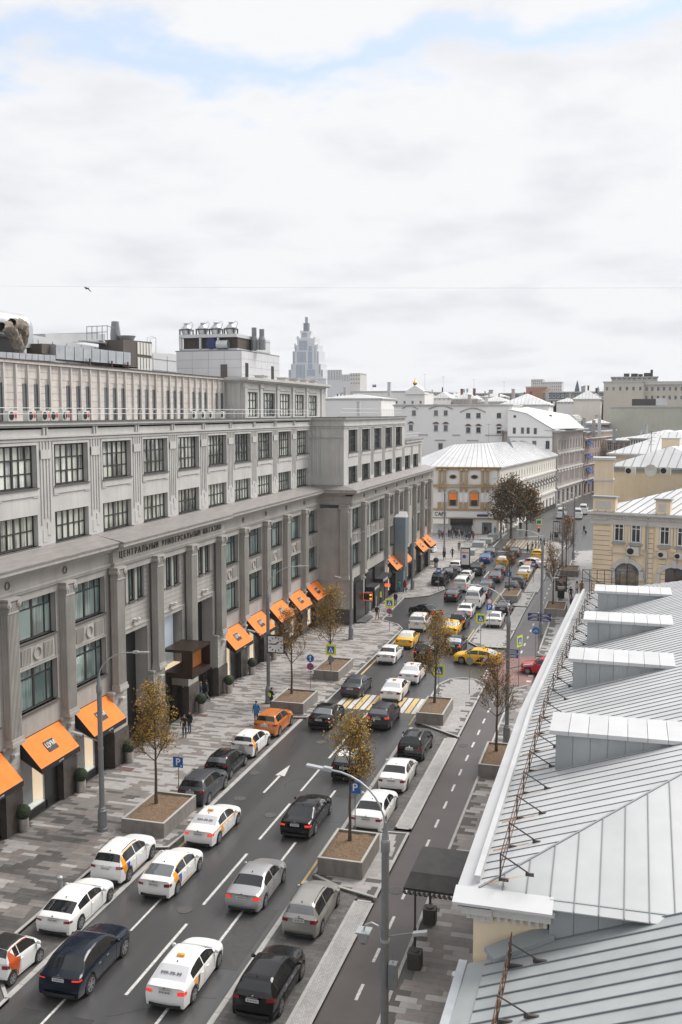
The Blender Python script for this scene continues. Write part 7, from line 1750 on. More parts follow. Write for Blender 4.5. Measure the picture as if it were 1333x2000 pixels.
def head_bits():
 m = MB(); bm_ = bmesh.new(); bmesh.ops.create_uvsphere(bm_,u_segments=14,v_segments=9,radius=.098)
 for v in bm_.verts:
  v.co.y *= 1.08; v.co += Vector((0,.008,1.665))
  if v.co.y > .06 and v.co.z < 1.70: v.co.y = .06
  if v.co.z < 1.60: v.co.z = 1.60
 short = bpy.data.meshes.new('hair'); bm_.to_mesh(short); bm_.free(); short.materials.append(M['hair']); short.polygons.foreach_set('use_smooth',[True]*len(short.polygons))
 m = MB(); m.lathe([(.098,0),(.115,-.08),(.13,-.2),(.09,-.26)],(0,-.03,1.68),12); long_ = m.mesh('long_hair',M['hair'],smooth=True)
 f = MB(); f.hexa([(-.012,.105,1.60),(.012,.105,1.60),(.012,.09,1.60),(-.012,.09,1.60),(-.008,.125,1.605),(.008,.125,1.605),(.006,.10,1.65),(-.006,.10,1.65)])
 for s in (1,-1): f.box(s*.022,s*.045,.100,.108,1.645,1.655,m=1); f.box(s*.080,s*.094,-.01,.02,1.60,1.66)
 f.box(-.02,.02,.100,.106,1.575,1.581,m=1)
 face = f.mesh('face',[M['skin'],M['hair']])
 return short,long_,face
HAIR = head_bits()
BODY = [body_mesh(0,.3),body_mesh(.30,.3),body_mesh(.24,.2,True),body_mesh(0,.2,True),body_mesh(.02,.2,phone=True),body_mesh(-.28,.3)]
jk = MB(); jk.lathe([(.20,.78),(.205,.95),(.175,1.14),(.20,1.34),(.19,1.42),(.09,1.475)],(0,0,0),14); jk.v = [(x,y*.74,z) for x,y,z in jk.v]; JK = jk.mesh('jacket',CL['black'],smooth=True,ang=60)
ct = MB(); ct.lathe([(.235,.50),(.21,.85),(.17,1.12),(.20,1.34),(.19,1.42),(.09,1.475)],(0,0,0),14); ct.v = [(x,y*.76,z) for x,y,z in ct.v]; CT = ct.mesh('coat',CL['black'],smooth=True,ang=60)
def person(loc,rz,lb,body=0,top='black',legs='jeans',jacket=None,coat=None,hair='short',hcol=None,scale=1.0,item=None,itemcol='black',group=None,cat='person'):
 t = thing('person',lb,cat,tuple(loc),rz,group); t.scale = (scale,)*3
 b = put('body',BODY[body],t,loc=(0,0,0))
 for i,m_ in ((1,CL[top]),(2,CL[legs])): b.material_slots[i].link = 'OBJECT'; b.material_slots[i].material = m_
 o = put('hair',HAIR[0],t,loc=(0,0,0));
 if hcol: o.material_slots[0].link = 'OBJECT'; o.material_slots[0].material = M[hcol]
 if hair == 'long':
  o = put('long_hair',HAIR[1],t,loc=(0,0,0))
  if hcol: o.material_slots[0].link = 'OBJECT'; o.material_slots[0].material = M[hcol]
 put('face',HAIR[2],t,loc=(0,0,0))
 for k,me in ((jacket,JK),(coat,CT)):
  if k: o = put('jacket' if me is JK else 'coat',me,t,loc=(0,0,0)); o.material_slots[0].link = 'OBJECT'; o.material_slots[0].material = CL[k]
 if item:
  m = MB()
  if item == 'bag': m.hexa([(.22,-.08,.42),(.34,-.08,.42),(.34,.22,.42),(.22,.22,.42),(.24,-.06,.72),(.32,-.06,.72),(.32,.2,.72),(.24,.2,.72)]); m.tube([(.28,0,.72),(.27,.07,.86),(.28,.14,.72)],.008,4)
  if item == 'pack': m.hexa([(-.14,-.28,1.02),(.14,-.28,1.02),(.14,-.13,1.02),(-.14,-.13,1.02),(-.12,-.24,1.42),(.12,-.24,1.42),(.12,-.12,1.42),(-.12,-.12,1.42)])
  if item == 'case': m.box(-.5,-.2,-.25,0,.06,.55); m.tube([(-.35,0,.55),(-.28,.05,.9)],.012,4); m.cyl((-.5,-.2,.06),(-.46,-.2,.06),.05); m.cyl((-.24,-.2,.06),(-.2,-.2,.06),.05)
  if item == 'phone': m.box(.04,.11,.37,.38,1.22,1.36)
  nm = dict(bag='shopping_bag',pack='backpack',case='suitcase',phone='phone')[item]
  o = tag(put(nm,m.mesh(nm,CL[itemcol]),None,loc=tuple(loc),rot=(0,0,rz)),'%s %s carried by the %s' % (itemcol,nm.replace('_',' '),' '.join(lb.split()[:9])),nm.replace('_',' ')); o.scale = (scale,)*3
 return t
U = R(0)
def pp(u,v,z=.12): return gz(u,v,z)
person(pp(501,1412),R(170),'man in a bright blue and navy vest with dark sleeves standing behind the orange car',0,'navy','navy',jacket='blue')
person(pp(531,1384),R(-40),'man in black with a yellow bag strap looking at his phone beside the lamp post',4,'black','black',item='phone')
q = pp(531,1384); m = MB(); m.box(-.17,.13,-.22,-.13,1.05,1.3); tag(put('waist_bag',m.mesh('waist_bag',CL['hivis']),None,loc=tuple(q),rot=(0,0,R(-40))),'yellow bag on the back of the man looking at his phone','bag')
person(pp(361,1440),R(200),'man in dark clothes behind the crown of the near left tree, left of a pair',0,'black','navy')
person(pp(371,1432),R(160),'man in a black jacket and jeans, right one of the pair behind the near tree',0,'black','jeans',jacket='black')
person(pp(393,1372),R(90),'person in a blue jacket half hidden at the portal beside the potted shrub',0,'navy','jeans',hcol='hairb')
person(pp(404,1368),R(100),'man in a black jacket and grey jeans stepping out of the right portal',1,'black','grey',jacket='black')
person(pp(327,1402),R(120),'bald man in a navy jacket at the dark middle portal',0,'navy','black')
person(pp(737,1211),R(0),'person in a black top and brown trousers walking past the dark porch',1,'black','rust',item='pack')
person(pp(743,1178),R(30),'person in a yellow high visibility vest at the shop door under the red sign',0,'black','black',jacket='hivis')
person(pp(773,1183),R(170),'person in a navy jacket and jeans standing by the crossing sign on the pavement',3,'navy','jeans',jacket='navy')
person(pp(779,1158),R(0),'person in a green hooded jacket and jeans walking along the store',1,'green','jeans',jacket='green')
person(pp(791,1158),R(-5),'woman in a dark red jacket with a teal bag walking along the store',2,'red','black',jacket='red',hair='long',item='bag',itemcol='teal')
person(pp(868,1094),R(180),'person in a long dark coat at the foot of the slim plaza lamp',1,'black','navy',coat='black')
person(pp(884,1090),R(175),'person in black walking between the plaza lamp and the advertising column',5,'black','black')
person(pp(897,1077),R(180),'person in dark clothes carrying things above the advertising column',0,'black','black',item='bag',itemcol='white')
# right pavement
person(pp(1115,1172),R(180),'bald man in black beside the advertising stand',5,'black','navy')
person(pp(1127,1160),R(0),'woman in a pale top and black trousers walking with a companion in brown',2,'white','black',hair='long')
person(pp(1136,1160),R(0),'person in a rusty brown coat walking beside the woman in the pale top',1,'rust','grey',coat='rust')
person(pp(1117,1192-0),R(180),'person in a purple jacket below the advertising stand',3,'purple','navy',jacket='purple')
person(pp(1129,1188),R(180),'woman with long brown hair in a brown coat at the roof edge',2,'brown','black',coat='brown',hair='long',hcol='hairb')
person(pp(1141,1042,0),R(150),'person crossing with a red bag and a suitcase beyond the far lamp',1,'black','black',item='case')
# waiting at the far crossing
for i,(u,v,a,b,tp_,lg,co,lb,it) in enumerate(((1031,1080,90,0,'navy','black','navy','person in a long navy coat with an orange bag stepping on to the far crossing','bag'),(1040,1078,70,1,'black','black',None,'person in black following on to the far crossing',None),(1047,1074,80,3,'navy','grey',None,'person in navy before the crossing light',None),
  (1057,1066,80,1,'black','jeans',None,'striding person in black at the crossing light',None),(1063,1070,90,0,'black','black','black','person in a black coat right of the crossing light',None),(1070,1073,100,2,'beige','brown',None,'woman in beige among the people on the far island',None),(1075,1072,60,3,'beige','grey',None,'second figure in beige on the far island',None),
  (1076,1058,80,0,'black','black',None,'person in black beside the lit advertising box, left one',None),(1080,1057,80,0,'black','black',None,'person in black beside the lit advertising box, right one',None))):
 person(pp(u,v),R(a),lb,b,tp_,lg,coat=co,item=it,itemcol='rust')
ORD = ['first','second','third','fourth','fifth','sixth','seventh','eighth','ninth','tenth','eleventh','twelfth','thirteenth','fourteenth','fifteenth','sixteenth','seventeenth','eighteenth','nineteenth','twentieth','twenty first','twenty second','last']
# crowd on the plaza in front of the ornate corner house
rr = random.Random(5)
tops = ['teal','red','black','navy','black','grey','black','navy','pink','black','green','black','navy','jeans','black','brown','black','grey']
spots = [(858,1050),(862,1052),(866,1055),(877,1050),(881,1051),(884,1053),(890,1050),(893,1051),(897,1050),(903,1052),(907,1054),(911,1058),(915,1057),(918,1055),(922,1052),(925,1055),(948,1043),(955,1044),(967,1045),(979,1043),(984,1043),(1016,1034),(1018,1036)]
nick = ['standing','walking','waiting','strolling']
where = ['at the left end of the plaza crowd','in the left part of the plaza crowd','in the middle of the plaza crowd','in the right part of the plaza crowd','below the dark tree']
for i,(u,v) in enumerate(spots):
 tp_ = tops[i % len(tops)]; bd = (0,1,2,3,5)[i % 5]
 person(pp(u,v),rr.random()*6.28,'person in %s %s in the plaza crowd, %s from its left end' % (tp_,nick[i % 4],ORD[i]),bd,tp_,rr.choice(['black','jeans','navy']),jacket=tp_ if i % 2 else None,group='people on the plaza')
# ---------------------------------------------------------------- houses beyond
WIN = {}
def wmesh(w_,h,style,fr):
 key = (round(w_,2),round(h,2),style,fr)
 if key not in WIN:
  a = MB(); t = .09 if h < 3 else .12
  a.box(0,w_,-.02,.06,0,t); a.box(0,w_,-.02,.06,h-t,h); a.box(0,t,-.02,.06,t,h-t); a.box(w_-t,w_,-.02,.06,t,h-t)
  if style != 'plain': a.box(w_/2-t*.4,w_/2+t*.4,-.02,.05,t,h-t)
  if style == 'tee': a.box(t,w_-t,-.02,.05,h*.66,h*.66+t*.8)
  b = MB(); b.box(t*.5,w_-t*.5,.02,.04,t*.5,h-t*.5)
  WIN[key] = (a.mesh('window',M[fr]),b.mesh('pane',M['pane_dark']))
 return WIN[key]
def house(name,label,A,B,depth,z0,z1,wall,rows=(),cat='building',roof=None,roofh=2.0,trim='trim',cornice=.5,side_rows=(),fr='white',courses=(),parent=None,recess=.12,flip=False,ridge=None,style='tee',plinth=None,sidewin=True):
 """A,B = front ends in plan (left, right as seen), front faces the lens; rows: (z, h, n, w[, style])"""
 A = Vector((A[0],A[1],0)); B = Vector((B[0],B[1],0)); d = (B-A); Ls = d.length; d.normalize(); back = Vector((-d.y,d.x,0)); ang = math.atan2(d.y,d.x)
 t = thing(name,label,cat,(A.x,A.y,0),ang)
 def rowsolid(m,L_,rows_,org,ux,uy):
  pass
 m = MB()
 def face(m,L_,rws,o,ux,inw):
  """wall face made of pieces round the openings, openings recessed by real depth"""
  zs = z0; segs = sorted(rws,key=lambda r: r[0])
  def bx(a,b,c,e): m.obox(o+ux*a+Vector((0,0,c)),ux*(b-a),inw*.4,(0,0,e-c))
  for r in segs:
   z,h,n,w_ = r[:4];
   if z > zs: bx(0,L_,zs,z)
   xs_ = [(L_*(k+.5)/n-w_/2) for k in range(n)] if len(r) < 6 else [r[5]+k*r[6] for k in range(n)]
   x = 0
   for q in xs_: bx(x,q,z,z+h); x = q+w_
   bx(x,L_,z,z+h); zs = z+h
  if zs < z1: bx(0,L_,zs,z1)
 X_,Y_ = Vector((1,0,0)),Vector((0,1,0)); O = Vector((0,0,0))
 face(m,Ls,rows,O,X_,Y_); face(m,depth,side_rows,O+Y_*depth,-Y_,X_) if False else None
 # left flank, right flank, back, top
 def flank(o,ux,inw,rws): face(m,depth,rws,o,ux,inw)
 flank(Vector((0,.4,0)),Y_*1.0,X_,side_rows if flip else []); flank(Vector((Ls,.4,0)),Y_,-X_,side_rows if not flip else [])
 m.obox((0,depth,z0),(Ls,0,0),(0,.4,0),(0,0,z1-z0)); m.obox((.4,.4,z1-.3),(Ls-.8,0,0),(0,depth-.4,0),(0,0,.3))
 m.obox((.5,1.2,z0),(Ls-1,0,0),(0,.1,0),(0,0,z1-z0-.4))
 put('wall',m.mesh('wall',M[wall]),t,loc=(0,0,0))
 def windows(L_,rws,org,rot):
  for r in rws:
   z,h,n,w_ = r[:4]; st_ = r[4] if len(r) > 4 and r[4] else style
   if w_ < .2: continue
   a,b = wmesh(w_,h,st_,fr)
   for k in range(n):
    x = L_*(k+.5)/n-w_/2 if len(r) < 6 else r[5]+k*r[6]
    v = Vector((x,recess,z)); v.rotate(Matrix.Rotation(rot,3,'Z')); o = put('window',a,t,loc=org+v,rot=(0,0,rot)); put('pane',b,o,loc=(0,0,0))
 windows(Ls,rows,Vector((0,0,0)),0)
 if side_rows and not flip: windows(depth,side_rows,Vector((Ls,.4,0)),math.pi/2)
 if side_rows and flip:
  for r in side_rows:
   z,h,n,w_ = r[:4]; a,b = wmesh(w_,h,style,fr)
   for k in range(n):
    y = .4+depth*(k+.5)/n+w_/2; o = put('window',a,t,loc=(recess,y,z),rot=(0,0,-math.pi/2)); put('pane',b,o,loc=(0,0,0))
 c = MB()
 if cornice:
  c.obox((-cornice,-cornice,z1-.25),(Ls+2*cornice,0,0),(0,depth+.4+2*cornice,0),(0,0,.25)); c.obox((-cornice*.5,-cornice*.5,z1-.6),(Ls+cornice,0,0),(0,cornice*.5-.002,0),(0,0,.35)); c.obox((Ls+.002,-cornice*.5,z1-.6),(cornice*.5,0,0),(0,depth,0),(0,0,.35)); c.obox((-cornice*.5-.002,0,z1-.6),(cornice*.5,0,0),(0,depth,0),(0,0,.35))
 for (z,h,pr_) in courses: c.obox((-pr_,-pr_,z),(Ls+2*pr_,0,0),(0,pr_+.003,0),(0,0,h)); c.obox((Ls-.003,-pr_,z),(pr_+.003,0,0),(0,depth,0),(0,0,h)); c.obox((-pr_,-pr_,z),(pr_+.003,0,0),(0,depth,0),(0,0,h))
 for r in rows:
  z,h,n,w_ = r[:4]
  for k in range(n):
   x = Ls*(k+.5)/n-w_/2 if len(r) < 6 else r[5]+k*r[6]
   c.obox((x-.1,-.10,z-.14),(w_+.2,0,0),(0,.12,0),(0,0,.12))
 if c.f: put('cornice',c.mesh('cornice',M[trim]),t,loc=(0,0,0))
 if roof:
  r_ = MB(); e = cornice*.9; rd = roofh; ins = min(Ls,depth)*.42 if ridge is None else ridge; x0,x1,y0,y1 = -e,Ls+e,-e,depth+.4+e
  if Ls > depth: p,q = (x0+ins,(y0+y1)/2),(x1-ins,(y0+y1)/2)
  else: p,q = ((x0+x1)/2,y0+ins),((x0+x1)/2,y1-ins)
  P_ = (*p,z1+rd); Q_ = (*q,z1+rd); a,b,c_,d_ = (x0,y0,z1),(x1,y0,z1),(x1,y1,z1),(x0,y1,z1)
  if Ls > depth: r_.q(a,b,Q_,P_); r_.q(b,c_,Q_); r_.q(c_,d_,P_,Q_); r_.q(d_,a,P_)
  else: r_.q(a,b,P_); r_.q(b,c_,Q_,P_); r_.q(c_,d_,Q_); r_.q(d_,a,P_,Q_)
  r_.q(d_,c_,b,a)
  put('roof',r_.mesh('roof',M[roof]),t,loc=(0,0,0))
  sm_ = MB()      # standing seams
  n = int((x1-x0)/1.1)
  for k in range(1,n):
   x = x0+(x1-x0)*k/n
   if Ls > depth: f = min(1,(x-x0)/ins,(x1-x)/ins); top = Vector((x,y0+((y0+y1)/2-y0)*f,z1+rd*f))
   else: f = 1-abs(x-(x0+x1)/2)/((x1-x0)/2); top = Vector((x,y0+ins*f,z1+rd*f))
   if f > .05: b0 = Vector((x,y0,z1+.01)); sm_.obox(b0-Vector((.03,0,0)),top-b0,(.06,0,0),(0,0,.06))
  rq = random.Random(int(Ls*100))
  for k in range(rq.randint(1,3) if Ls < 60 else 0):
   x = rq.uniform(x0+2,x1-2); y = rq.uniform((y0+y1)/2-2,(y0+y1)/2); c2 = MB(); h_ = rq.uniform(1.0,2.2); w_ = rq.uniform(.5,1.1); c2.box(x,x+w_,y,y+w_,z1+rd*.3,z1+rd+h_); c2.box(x-.12,x+w_+.12,y-.12,y+w_+.12,z1+rd+h_,z1+rd+h_+.15); put('chimney',c2.mesh('chimney',M[rq.choice(['greystone','zinc_grey','brown'])]),t,loc=(0,0,0))
  if sm_.f: put('roof_seams',sm_.mesh('roof_seams',M['seam']),t,loc=(0,0,0))
 return t
def chimney(x,y,z,h,lb,w_=.8,mt='yellowwall'):
 m = MB(); m.box(x-w_/2,x+w_/2,y-w_/2,y+w_/2,z,z+h); o = m.build('chimney',M[mt]); tag(o,lb,'chimney'); m = MB(); m.box(x-w_/2-.1,x+w_/2+.1,y-w_/2-.1,y+w_/2+.1,z+h,z+h+.15); m.build('chimney_cap',M['zinc'],o); return o
M['roofw'] = mat('pale_metal_roof',(.58,.585,.59),.5,metal=.15,var=.12,scale=.25); M['cream'] = mat('cream_render',(.72,.68,.61),.85,var=.06,scale=.4,grime=.2); M['ochretrim'] = mat('ochre_trim',(.42,.30,.17),.8,var=.15,scale=1); M['pinkstone'] = mat('rosy_stone',(.42,.33,.28),.85,var=.15,scale=.4,grime=.35)
M['greystone'] = mat('carved_grey_stone',(.38,.34,.315),.85,var=.15,scale=.5,grime=.4); M['redpanel'] = mat('brick_red_panel',(.30,.08,.05),.8); M['blueaw'] = mat('royal_blue_canvas',(.02,.05,.28),.8); M['sage'] = mat('sage_render',(.46,.47,.40),.85,var=.06,scale=.3,grime=.2); M['beigeh'] = mat('beige_render',(.55,.51,.44),.85,var=.05,scale=.3)
M['terra'] = mat('terracotta_render',(.42,.22,.14),.85); M['slate'] = mat('slate_grey_cladding',(.11,.13,.16),.6); M['whitewall'] = mat('white_render',(.82,.81,.79),.85,var=.03,scale=.15,grime=.05); M['brown'] = mat('brown_brick',(.14,.07,.05),.9,var=.2,scale=2)
# ochre house facing the lens on the right
c0 = py(1160,1000,118); YA = (c0.x,118); ang = R(-16); Lw = 20.0; YB = (YA[0]+Lw*math.cos(ang),YA[1]+Lw*math.sin(ang))
yz = lambda v: py(1230,v,116).z
yh = house('ochre_house','ochre yellow two storey house with arched ground floor windows and grey trim facing the lens',YA,YB,22,0,12.7,'yellowwall',rows=[],cat='building',cornice=.7,trim='trim')
def yloc(u,v):    # picture point on that facade -> local x, z
 d = ray(u,v); n_ = Vector((math.sin(-ang),math.cos(ang),0)); n_ = Vector((-math.sin(ang),math.cos(ang),0)); A_ = Vector((YA[0],YA[1],0)); t_ = (A_-Vector((0,0,CH))).dot(n_)/d.dot(n_); P_ = Vector((0,0,CH))+d*t_; q = P_-A_; return q.dot(Vector((math.cos(ang),math.sin(ang),0))),P_.z
def yb(name,u0,v0,u1,v1,y0,y1,mt,mb=None):
 x0,z1 = yloc(u0,v0); x1,z0 = yloc(u1,v1); m = mb or MB(); m.box(x0,x1,y0,y1,z0,z1)
 if mb is None: return put(name,m.mesh(name,M[mt]),yh,loc=(0,0,0))
for (u0,u1,v0,v1) in ((1202,1219,1018,1057),(1235,1252,1020,1060),(1291,1308,1024,1064),(1325,1342,1027,1067)):
 x0,z1 = yloc(u0,v0); x1,z0 = yloc(u1,v1);
 m = MB(); m.box(x0-.12,x1+.12,-.10,.0,z0-.1,z1+.1); fo = put('window_surround',m.mesh('window_surround',M['trim']),yh,loc=(0,0,0))
 a,b = wmesh(x1-x0,z1-z0,'tee','white'); w_ = put('window',a,yh,loc=(x0,-.16,z0)); put('pane',b,w_,loc=(0,0,0))
 m = MB(); m.box(x0-.25,x1+.25,-.32,0,z0-.35,z0-.1); put('sill',m.mesh('sill',M['zinc_grey']),yh,loc=(0,0,0))
 m = MB(); m.box(x0-.5,x0-.14,-.16,0,z0-.5,z1+.3); m.box(x1+.14,x1+.5,-.16,0,z0-.5,z1+.3); m.box(x0-.56,x0-.1,-.22,0,z0-.75,z0-.35); m.box(x1+.1,x1+.56,-.22,0,z0-.75,z0-.35); put('pilaster',m.mesh('pilaster',M['yellowwall']),yh,loc=(0,0,0))
def arch(u0,u1,vt,vb):
 x0,z1 = yloc(u0,vt); x1,z0 = yloc(u1,vb); w_ = x1-x0; cx_ = (x0+x1)/2; rise = .85; zs = z1-rise; Rr_ = (w_*w_/4+rise*rise)/(2*rise); cz = z1-Rr_; half = math.asin(w_/2/Rr_)
 pts = [(cx_+Rr_*math.sin(-half+2*half*k/14),cz+Rr_*math.cos(-half+2*half*k/14)) for k in range(15)]
 m = MB(); m.extr([(x0,z0)]+pts+[(x1,z0)],(0,-.05,0),(1,0,0),(0,0,1),(0,.04,0)); po_ = put('pane',m.mesh('pane',M['pane_dark']),yh,loc=(0,0,0))
 o = MB(); R2 = Rr_+.5
 for k in range(14):
  a0,a1 = -half+2*half*k/14,-half+2*half*(k+1)/14
  o.extr([(cx_+Rr_*math.sin(a0),cz+Rr_*math.cos(a0)),(cx_+R2*math.sin(a0),cz+R2*math.cos(a0)),(cx_+R2*math.sin(a1),cz+R2*math.cos(a1)),(cx_+Rr_*math.sin(a1),cz+Rr_*math.cos(a1))],(0,-.28,0),(1,0,0),(0,0,1),(0,.28,0))
 o.box(x0-.5,x0,-.28,0,zs-.9,zs); o.box(x1,x1+.5,-.28,0,zs-.9,zs); o.box(x0-.65,x0-.02,-.34,0,zs-1.05,zs-.85); o.box(x1+.02,x1+.65,-.34,0,zs-1.05,zs-.85); o.box(cx_-.22,cx_+.22,-.4,0,z1-.05,z1+.75); o.box(x0-.12,x0,-.2,0,z0,zs); o.box(x1,x1+.12,-.2,0,z0,zs)
 put('arch_moulding',o.mesh('arch_moulding',M['trim']),yh,loc=(0,0,0)); m = MB(); m.box(cx_-.06,cx_+.06,-.10,-.05,z0,z1-.05); put('mullion',m.mesh('mullion',M['rust']),yh,loc=(0,0,0))
arch(1203,1248,1097,1160); arch(1291,1345,1106,1165)
tr = MB()
yb('',1190,1009,1345,1013,-.22,-.01,'',tr) ; yb('',1190,1079,1258,1083,-.2,-.01,'',tr); yb('',1275,1087,1345,1091,-.2,-.01,'',tr); yb('',1160,1009,1188,1015,-.4,-.01,'',tr)
x,z = yloc(1175,1003)
for k in range(2): tr.box(.5+k*1.1,1.2+k*1.1,-.22,-.01,z-.8,z+.5)
k = -.6
while k < 15: tr.box(k,k+.14,-.5,-.36,12.0,12.2); k += .32
put('facade_moulding',tr.mesh('facade_moulding',M['trim']),yh,loc=(0,0,0))
# banded rustication
for (a,b) in ((.02,2.3),(6.2,6.9),(7.5,8.3)):
 z = 1.0
 while z < 11.0:
  m = MB(); m.box(a,b,-.11,-.045,z,z+.50); o = put('quoin_stone',m.mesh('quoin_stone',M['yellowwall']),yh,loc=(0,0,0)); z += .56
M['browngap'] = mat('brown_joint',(.26,.14,.08),.9); m = MB()
for a,b in ((.02,2.3),(6.2,6.9),(7.5,8.3)): m.box(a+.01,b-.01,-.045,-.004,1.0,11.0)
put('joint_backing',m.mesh('joint_backing',M['browngap']),yh,loc=(0,0,0)); m = MB(); m.box(-.3,20,-.26,-.02,11.3,11.95); m.box(-.3,20,-.36,-.02,11.95,12.12); put('entablature',m.mesh('entablature',M['trim']),yh,loc=(0,0,0))
z = 1.0
while z < 11: m = MB(); m.box(-.09,-.01,.3,2.4,z,z+.52); put('quoin_stone',m.mesh('quoin_stone',M['yellowwall']),yh,loc=(0,0,0)); z += .56
x,_z = yloc(1266,1050); m = MB(); m.cyl((x,-.22,.3),(x,-.22,12.2),.11,n=10); m.lathe([(.11,0),(.26,.3),(.26,.45)],(x,-.25,12.0),10); put('downpipe',m.mesh('downpipe',M['galv']),yh,loc=(0,0,0))
for i,(u,v,big) in enumerate(((1226,1083,1.3),(1287,1088,.95),(1319,1091,.95))):
 x,z = yloc(u,v); w0 = Vector((x,-.35,z)); w0.rotate(Matrix.Rotation(ang,3,'Z')); t = aircon((YA[0]+w0.x,YA[1]+w0.y,w0.z),ang-math.pi/2,'white air conditioner on the ochre facade, %s' % ('largest one under the second window','middle one above the second arch','rightmost one')[i]); t.scale = (1,big*1.25,big*1.15)
# its roof: parapet posts, hips and attic wall behind
def yworld(x,y,z): v = Vector((x,y,0)); v.rotate(Matrix.Rotation(ang,3,'Z')); return Vector((YA[0]+v.x,YA[1]+v.y,z))
r_ = MB(); n = 22
for k in range(n):
 x0,x1 = -.4+k*.95,-.4+(k+1)*.95-.02; f0 = max(0,x0+.4); f1 = max(0,x1+.4); d0,d1 = min(9.5,f0*1.2),min(9.5,f1*1.2)
 r_.q((x0,-.5,12.75),(x1,-.5,12.75),(x1+d1*.35,-.5+d1,12.75+d1*.34),(x0+d0*.35,-.5+d0,12.75+d0*.34));
 q = MB(); q.obox((x1,-.5,12.76),(d1*.35,d1,d1*.34),(.04,0,0),(0,0,.06)); put('roof_seam',q.mesh('roof_seam',M['seam']),yh,loc=(0,0,0)) if d1 > .3 else None
put('roof',r_.mesh('roof',M['roofw'],fix=False),yh,loc=(0,0,0))
for (xa,xb_) in ((.0,2.6),(7.1,8.7)):
 m = MB(); m.box(xa,xb_,-.35,.5,12.7,14.3); o = put('parapet_post',m.mesh('parapet_post',M['yellowwall']),yh,loc=(0,0,0)); m = MB(); m.box(xa-.15,xb_+.15,-.5,.65,14.3,14.5); put('parapet_cap',m.mesh('parapet_cap',M['zinc_grey']),o,loc=(0,0,0)); m = MB(); m.box(xa+.35,xb_-.5,-.40,-.35,13.1,13.9); put('parapet_panel',m.mesh('parapet_panel',M['trim']),o,loc=(0,0,0))
# second ochre house behind
p0 = py(1190,950,135); p1 = py(1340,950,131)
h2 = house('ochre_rear_house','taller plain ochre wall with two air conditioners and a dish behind the ochre house',(p0.x,135),(p1.x+4,131),14,8,py(1195,910,135).z,'yellowwall',cornice=.45,trim='zinc_grey',roof='roofw',roofh=2.6,ridge=4)
a2 = math.atan2(131-135,p1.x+4-p0.x)
for i,(u,v) in enumerate(((1222,926),(1290,926))): q = py(u,v,133.2 if i == 0 else 131.9); t = aircon((q.x,q.y-.35,q.z),a2-math.pi/2,'air conditioner with black fan on the plain ochre wall, %s' % ('left one' if i == 0 else 'right one beside the dish')); t.scale = (1,1.5,1.5)
q = py(1271,918,132.2); m = MB()
prof = [(.02,.12),(.35,.06),(.75,0)]
for j in range(2):
 for k in range(18):
  a0,a1 = 2*math.pi*k/18,2*math.pi*(k+1)/18; (r0,e0),(r1,e1) = prof[j],prof[j+1]; m.q(*[(q.x+r*math.cos(a),q.y-.5+e-.1,q.z+r*math.sin(a)) for r,e,a in ((r0,e0,a0),(r1,e1,a0),(r1,e1,a1),(r0,e0,a1))])
m.tube([(q.x,q.y-.4,q.z),(q.x,q.y+.1,q.z-.2)],.04); tag(m.build('satellite_dish',M['plastic'],None),'white satellite dish on the plain ochre wall','dish')
p = py(1180,905,128); m = MB(); m.box(p.x-1.1,p.x+1.2,127,129.5,12,18.2); o = m.build('stepped_pier',M['yellowwall'],None); tag(o,'tall stepped ochre pier with metal caps at the house corner','pier')
m = MB(); m.box(p.x-1.3,p.x+1.4,126.8,129.7,18.2,18.5); m.box(p.x-1.2,p.x+1.3,126.9,129.6,15.6,15.8); m.build('cap',M['roofw'],o)
p0 = py(1195,880,150); p1 = py(1345,880,147); house('white_roof_house','ochre house with a broad white hipped roof behind the plain ochre wall',(p0.x,150),(p1.x+5,147),18,8,py(1200,885,150).z,'yellowwall',cornice=.6,roof='roofw',roofh=3.2,ridge=6)
q = py(1310,872,140); chimney(q.x,140,14,py(1310,857,140).z-14,'big ochre chimney stack on the far right roofs',2.2)
q = py(1271,905,138); m = MB(); zt = py(1271,842,138).z; m.tube([(q.x,138,q.z-1),(q.x,138,zt)],.04,5)
for k in range(4): m.tube([(q.x-.7+.1*k,138,zt-.3-k*.5),(q.x+.7-.1*k,138,zt-.3-k*.5)],.025,4)
tag(m.build('aerial_mast',M['iron']),'tall thin aerial with crossbars on the white hipped roof','aerial')
# ornate corner house on the plaza
A = (-36.2,194.5); B = (-23.9,196.3)
oh = house('ornate_corner_house','white and ochre ornate corner house with twin columns, orange blinds and a black shop awning',A,B,12,0,13.4,'whitewall',rows=[],cornice=.6,trim='ochretrim',roof=None)
aO = math.atan2(B[1]-A[1],B[0]-A[0]); LO = math.hypot(B[0]-A[0],B[1]-A[1])
def ob(mb,x0,x1,z0,z1,y0=-.3,y1=0,m=None): mb.box(x0,x1,y0,y1,z0,z1,m)
t1 = MB(); ob(t1,-.1,LO+.1,9.4,9.9,-.6); ob(t1,-.1,LO+.1,4.7,5.1,-.5); ob(t1,-.1,LO+.1,3.0,3.3,-.3)
for x in (1.7,5.9,10.1):      # column pairs with brackets
 for dx in (-.5,.5):
  t1.cyl((x+dx,-.45,10.4),(x+dx,-.45,12.6),.26,.22,10); t1.lathe([(.25,0),(.42,.12),(.42,.4),(.2,.5)],(x+dx,-.45,12.5),10); t1.box(x+dx-.3,x+dx+.3,-.75,0,9.9,10.4); t1.hexa([(x+dx-.25,-.3,8.4),(x+dx+.25,-.3,8.4),(x+dx+.25,0,8.4),(x+dx-.25,0,8.4),(x+dx-.28,-.75,9.4),(x+dx+.28,-.75,9.4),(x+dx+.28,0,9.4),(x+dx-.28,0,9.4)])
  t1.box(x+dx-.35,x+dx+.35,-.35,0,5.1,6.4)
